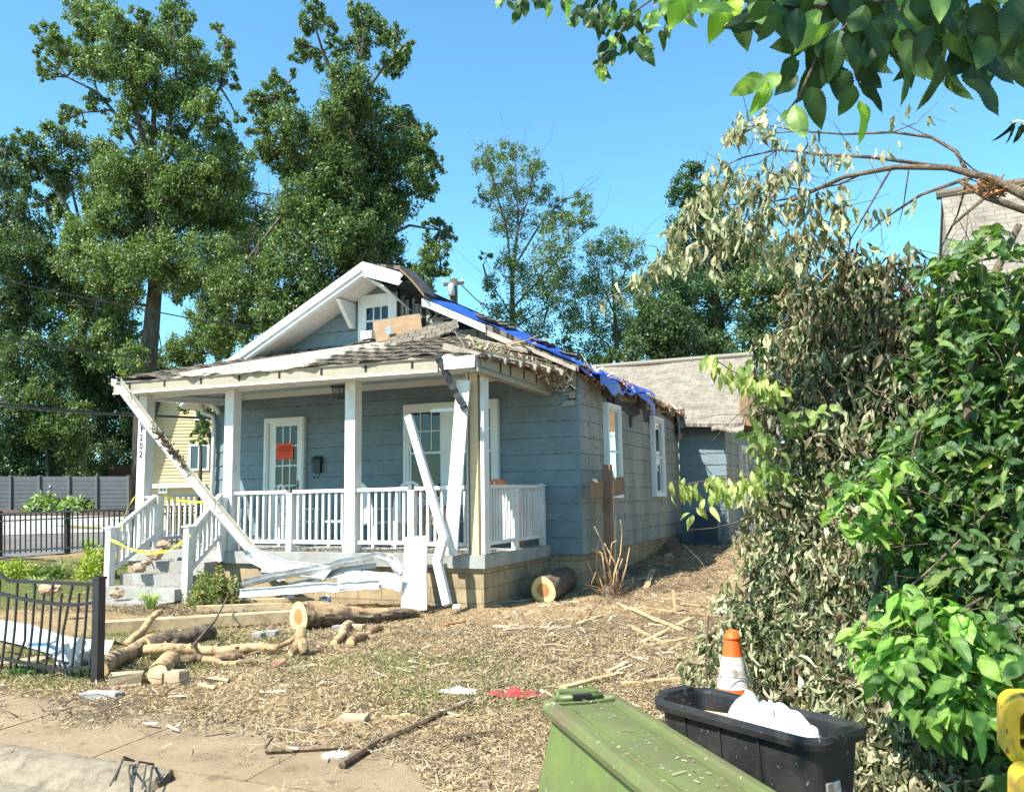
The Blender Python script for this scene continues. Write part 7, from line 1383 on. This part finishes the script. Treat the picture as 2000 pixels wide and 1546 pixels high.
# ---- totes
def rrect(c, d, s, L_, W_, r_, z, n=6):
    out = []
    for sx, sy, a0 in ((1,1,0),(-1,1,90),(-1,-1,180),(1,-1,270)):
        for i in range(n+1): a = R(a0+90*i/n); out.append(np.array([*(c[:2]+d[:2]*(sx*(L_/2-r_)+r_*math.cos(a))+s[:2]*(sy*(W_/2-r_)+r_*math.sin(a))), z]))
    return out
def rings(m, Rs, mi=0, cap0=False, cap1=False):
    n = len(Rs[0]); V = [p for r_ in Rs for p in r_]; F = [((i-1)*n+k, (i-1)*n+(k+1) % n, i*n+(k+1) % n, i*n+k) for i in range(1, len(Rs)) for k in range(n)]
    if cap0: F.append(tuple(range(n))[::-1])
    if cap1: F.append(tuple(range((len(Rs)-1)*n, len(Rs)*n)))
    m.add(V, F, mi)
zt_ = .49; A_, B_, C_, D_ = on(1262,1358,2,zt_), on(1602,1448,2,zt_), on(1672,1416,2,zt_), on(1338,1336,2,zt_)
dL = nrm((B_-A_)*(1,1,0)); sL = np.array([-dL[1], dL[0], 0]); L1 = np.linalg.norm((B_-A_)[:2]); W1 = .37; c0 = (A_+B_)/2+sL*W1/2; L1 = max(L1*.96, .8)
bt = thing('black_tote', (c0[0], c0[1], -.12), 'open black plastic tote holding white trash bags, in front of the brush', 'storage tote')
rr_ = lambda L_, W_, r_, z: rrect(c0, dL, sL, L_, W_, r_, z, 6)
m = M(); rings(m, [rr_(L1-.16, W1-.14, .05, -.118), rr_(L1-.06, W1-.055, .06, zt_-.05), rr_(L1-.055, W1-.05, .06, zt_-.04)], 0, True); rings(m, [rr_(L1-.075, W1-.07, .055, zt_-.02), rr_(L1-.17, W1-.155, .045, -.09)], 0, False, True)
for k in (-.28, -.06, .17): 
    for s_ in (-1,): m.plank(c0[:3]*(1,1,0)+dL*k*L1+sL*s_*(W1/2-.028)+(0,0,zt_-.06), c0*(1,1,0)+dL*k*L1+sL*s_*(W1/2-.068)+(0,0,-.1), .012, .014, sL)
m.build('body', K['blackp'], bt)
m = M(); rings(m, [rr_(L1-.06, W1-.055, .06, zt_-.045), rr_(L1+.0, W1+.0, .075, zt_-.05), rr_(L1+.012, W1+.012, .08, zt_-.025), rr_(L1+.005, W1+.005, .075, zt_-.003), rr_(L1-.01, W1-.01, .07, zt_), rr_(L1-.03, W1-.03, .065, zt_-.004), rr_(L1-.06, W1-.055, .06, zt_-.006), rr_(L1-.075, W1-.07, .055, zt_-.03)])
m.build('rim', K['blackp'], bt)
for e in (-1, 1): m = M(); pc = c0*(1,1,0)+dL*e*(L1/2+.002)+(0,0,zt_); m.obox(pc+(0,0,.003), [dL, sL, (0,0,1)], (.03,.09,.008)); m.build('handle', K['blackp'], bt)
m = M(); pc = c0*(1,1,0)+dL*(L1/2-.055)+sL*(-.03)+(0,0,.30); m.slab([pc+sL*.03, pc-sL*.05, pc-sL*.03+(0,0,-.16), pc+sL*.06+(0,0,-.2)], dL*.02); m.build('white_scuff', K['refl'], bt)
m = M(); pc = c0*(1,1,0)+dL*(.12*L1)+(0,0,zt_-.13); 
def bagf(u, v): a = u*2*math.pi; b_ = v*math.pi*.5; f = 1+.10*math.sin(a*5+v*3)+.05*math.sin(a*11+v*7)+.05*abs(math.sin(a*7-v*9))+.03*math.sin(a*23+v*15); p = pc+dL*(.23*math.cos(a)*math.cos(b_)*f)+sL*(.12*math.sin(a)*math.cos(b_)*f)+np.array([0,0,(.13+.03*math.sin(a*3)+.02*abs(math.sin(a*6+v*8))+.012*math.sin(a*17-v*11))*math.sin(b_)]); return (*p,)
m.grid(bagf, 90, 30); one('trash_bag', m, K['bag'], 'large white plastic bag bulging in the near end of the black tote', 'trash bag', 'white bags inside the black tote', True)
pc = c0*(1,1,0)+dL*(-.06*L1)+sL*.02+(0,0,zt_-.12); m = M()
def bagf2(u, v): a = u*2*math.pi; b_ = v*math.pi*.5; f = 1+.2*math.sin(a*4+2)+.1*math.sin(a*9); p = pc+dL*(.10*math.cos(a)*math.cos(b_)*f)+sL*(.09*math.sin(a)*math.cos(b_)*f)+np.array([0,0,.15*math.sin(b_)*(1+.3*math.sin(a))]); return (*p,)
m.grid(bagf2, 26, 10); one('trash_bag', m, K['bag'], 'small knotted white bag in the middle of the black tote', 'trash bag', 'white bags inside the black tote', True)
m = M(); pc = c0*(1,1,0)+dL*(-.24*L1)+sL*.0+(0,0,zt_-.12); m.plank(pc-dL*.14, pc+dL*.14+(0,0,.02), .14, .012, (0,.1,1)); m.plank(pc-dL*.14+sL*.08+(0,0,.01), pc+dL*.16+sL*.07+(0,0,.04), .012, .05); one('cardboard_piece', m, K['newwood'], 'tan cardboard flap in the far end of the black tote', 'cardboard')
m = M(); pc = c0*(1,1,0)+(0,0,zt_-.17); m.obox(pc, [dL, sL, (0,0,1)], (L1/2-.10, W1/2-.09, .02)); one('paper_waste', m, K['bag'], 'flat white paper waste under the bags in the black tote', 'paper')
zt_ = .52; A_, B_, C_, D_ = on(1072,1372,2,zt_), on(1196,1350,2,zt_), on(1525,1546,2,zt_), on(1288,1546,2,zt_)
cN, cF = (C_+D_)/2, (A_+B_)/2; dG = nrm((cN-cF)*(1,1,0)); sG = np.array([-dG[1], dG[0], 0]); Wg = abs((C_-D_)@sG)*1.02; Lg = 1.75; c0 = cF*(1,1,0)+dG*(Lg/2-.06); L1, W1 = Lg, Wg
gt_ = thing('green_tote', (c0[0], c0[1], -.12), 'closed olive green plastic tote with dirty lid in the foreground', 'storage tote')
rr_ = lambda L_, W_, r_, z: rrect(c0, dG, sG, L_, W_, r_, z, 8)
LN = -_r*np.array([1,1,0])*.16; sh = lambda r_, k_: [p+LN*k_ for p in r_]
m = M(); rings(m, [sh(rr_(L1-.16, W1-.12, .06, -.118), 1), sh(rr_(L1-.13, W1-.10, .06, .1), .66), sh(rr_(L1-.125, W1-.09, .06, .115), .64), sh(rr_(L1-.115, W1-.105, .06, .125), .62), rr_(L1-.08, W1-.07, .07, zt_-.06)], 0, True, True); m.build('body', K['green'], gt_)
m = M(); rings(m, [rr_(L1-.09, W1-.08, .07, zt_-.085), rr_(L1-.07, W1-.06, .07, zt_-.085), rr_(L1-.07, W1-.06, .07, zt_-.065), rr_(L1-.09, W1-.08, .07, zt_-.065)]); m.build('painted_gap_shadow', K['ink'], gt_, label='thin black strip painted as the gap shadow under the lid')  # black strip stands in for the shade in the gap below the lid
m = M(); rings(m, [rr_(L1-.06, W1-.05, .08, zt_-.055), rr_(L1+.01, W1+.01, .09, zt_-.055), rr_(L1+.02, W1+.02, .095, zt_-.03), rr_(L1+.0, W1+.0, .085, zt_-.008), rr_(L1-.03, W1-.03, .075, zt_), rr_(L1-.10, W1-.085, .06, zt_+.002), rr_(L1-.115, W1-.10, .055, zt_-.010), rr_(L1-.16, W1-.13, .05, zt_-.012)], 0)
def lidf(u, v):
    a = (u-.5)*2; b_ = (v-.5)*2; p = c0*(1,1,0)+dG*(a*(L1-.16)/2)+sG*(b_*(W1-.13)/2); return (p[0], p[1], zt_-.012+.014*(1-a*a)*(1-b_*b_))
m.grid(lidf, 20, 10); m.build('lid', K['greenl'], gt_, smooth=False)
pe = c0*(1,1,0)-dG*(L1/2-.02)+(0,0,zt_)
m = M(); m.tube([pe-sG*.10+(0,0,-.02), pe-sG*.09-dG*.03+(0,0,.012), pe+sG*.09-dG*.03+(0,0,.012), pe+sG*.10+(0,0,-.02)], .016, 8); m.obox(pe+dG*.02+(0,0,.0), [dG, sG, (0,0,1)], (.03,.10,.010)); m.build('handle', K['green'], gt_, smooth=True)
m = M(); m.obox(pe+dG*.045+(0,0,.004), [dG, sG, (0,0,1)], (.016,.045,.010)); m.build('handle_slot', K['ink'], gt_)
m = M(); m.tube([pe+dG*(.10+.03*math.cos(a*1.2))+sG*(.14*a)+(0,0,-.001) for a in np.linspace(-1, 1, 9)], .006, 6); m.build('lid_ridge', K['green'], gt_)
m = M(); pb_ = lambda u, z: c0*(1,1,0)-sG*0+dG*(u*L1)+(0,0,z)
for s_ in (-1, 1): m.tube([c0*(1,1,0)+dG*(L1*.46)*a_+sG*s_*(W1/2-.085)+(0,0,zt_-.006) for a_ in (-.86, 0, 1)], .004, 5)
m.build('lid_bead', K['green'], gt_)
m = M()
for i in range(34): p = c0*(1,1,0)+dG*random.uniform(-.5,.5)*L1*.9+sG*random.gauss(0,.3)*W1*.5+(0,0,zt_+.006); dd = rng.normal(size=3)*random.uniform(.003,.012); dd[2] *= .2; m.plank(p-dd, p+dd, .004, .002, (0,0,1), 0, random.choice([(.35,.28,.18),(.2,.15,.1),(.5,.45,.3)]))
m.build('lid_litter', K['litter'], None, 'specks of dry litter lying on the green tote lid', 'litter', kind='stuff')
# ---- yellow ribbed plastic pieces at the right edge
def yel(x, y, t, s, label):
    c = at(x, y, t); a1 = _r*s; a2 = _u*s; a3 = nrm(_f+_r*.25); o = thing('ribbed_plastic_piece', c, label, 'plastic piece', 'yellow plastic pieces at the right edge')
    n = 6; P2 = []
    for sx, sy, a0 in ((1,1,0),(-1,1,90),(-1,-1,180),(1,-1,270)):
        for i in range(n+1): a = R(a0+90*i/n); P2.append((sx*(.55-.22)+.22*math.cos(a), sy*(.5-.22)+.22*math.sin(a)))
    out = [c+a1*u+a2*v for u, v in P2]; inn = [c+a1*u*.62+a2*v*.62 for u, v in P2]; k = len(out); m = M(); D3 = a3*.06*s/.13
    m.add(out+inn+[p+D3 for p in out]+[p+D3 for p in inn], [(i, (i+1) % k, k+(i+1) % k, k+i) for i in range(k)]+[(2*k+i, 2*k+(i+1) % k, (i+1) % k, i) for i in range(k)]+[(k+i, k+(i+1) % k, 3*k+(i+1) % k, 3*k+i) for i in range(k)]+[(3*k+i, 3*k+(i+1) % k, 2*k+(i+1) % k, 2*k+i) for i in range(k)]); m.build('rim', K['yellow'], o)
    m = M(); m.add([p+D3*.9 for p in inn], [tuple(range(k))]); m.build('back_plate', K['yellow'], o)
    for u in (-.15, .1): m = M(); m.obox(c+a1*u+D3*.4, [nrm(a1), nrm(a2), a3], (.035*s, .33*s, .3*np.linalg.norm(D3))); m.build('rib', K['yellow'], o)
    for v in (-.1,): m = M(); m.obox(c+a2*v+D3*.42, [nrm(a1), nrm(a2), a3], (.34*s, .03*s, .29*np.linalg.norm(D3))); m.build('rib', K['yellow'], o)
yel(2036, 1428, 2.7, .21, 'upper yellow ribbed plastic piece with rounded corners, beside the green leaves'); yel(2052, 1568, 2.6, .19, 'lower yellow plastic piece under the ribbed one')
m = M(); m.tube([at(2000,1500,2.75), at(1985,1540,2.72), at(1992,1600,2.7)], .018, 8); one('metal_tube', m, K['alum'], 'grey metal tube between the yellow plastic pieces', 'tube', smooth=True)
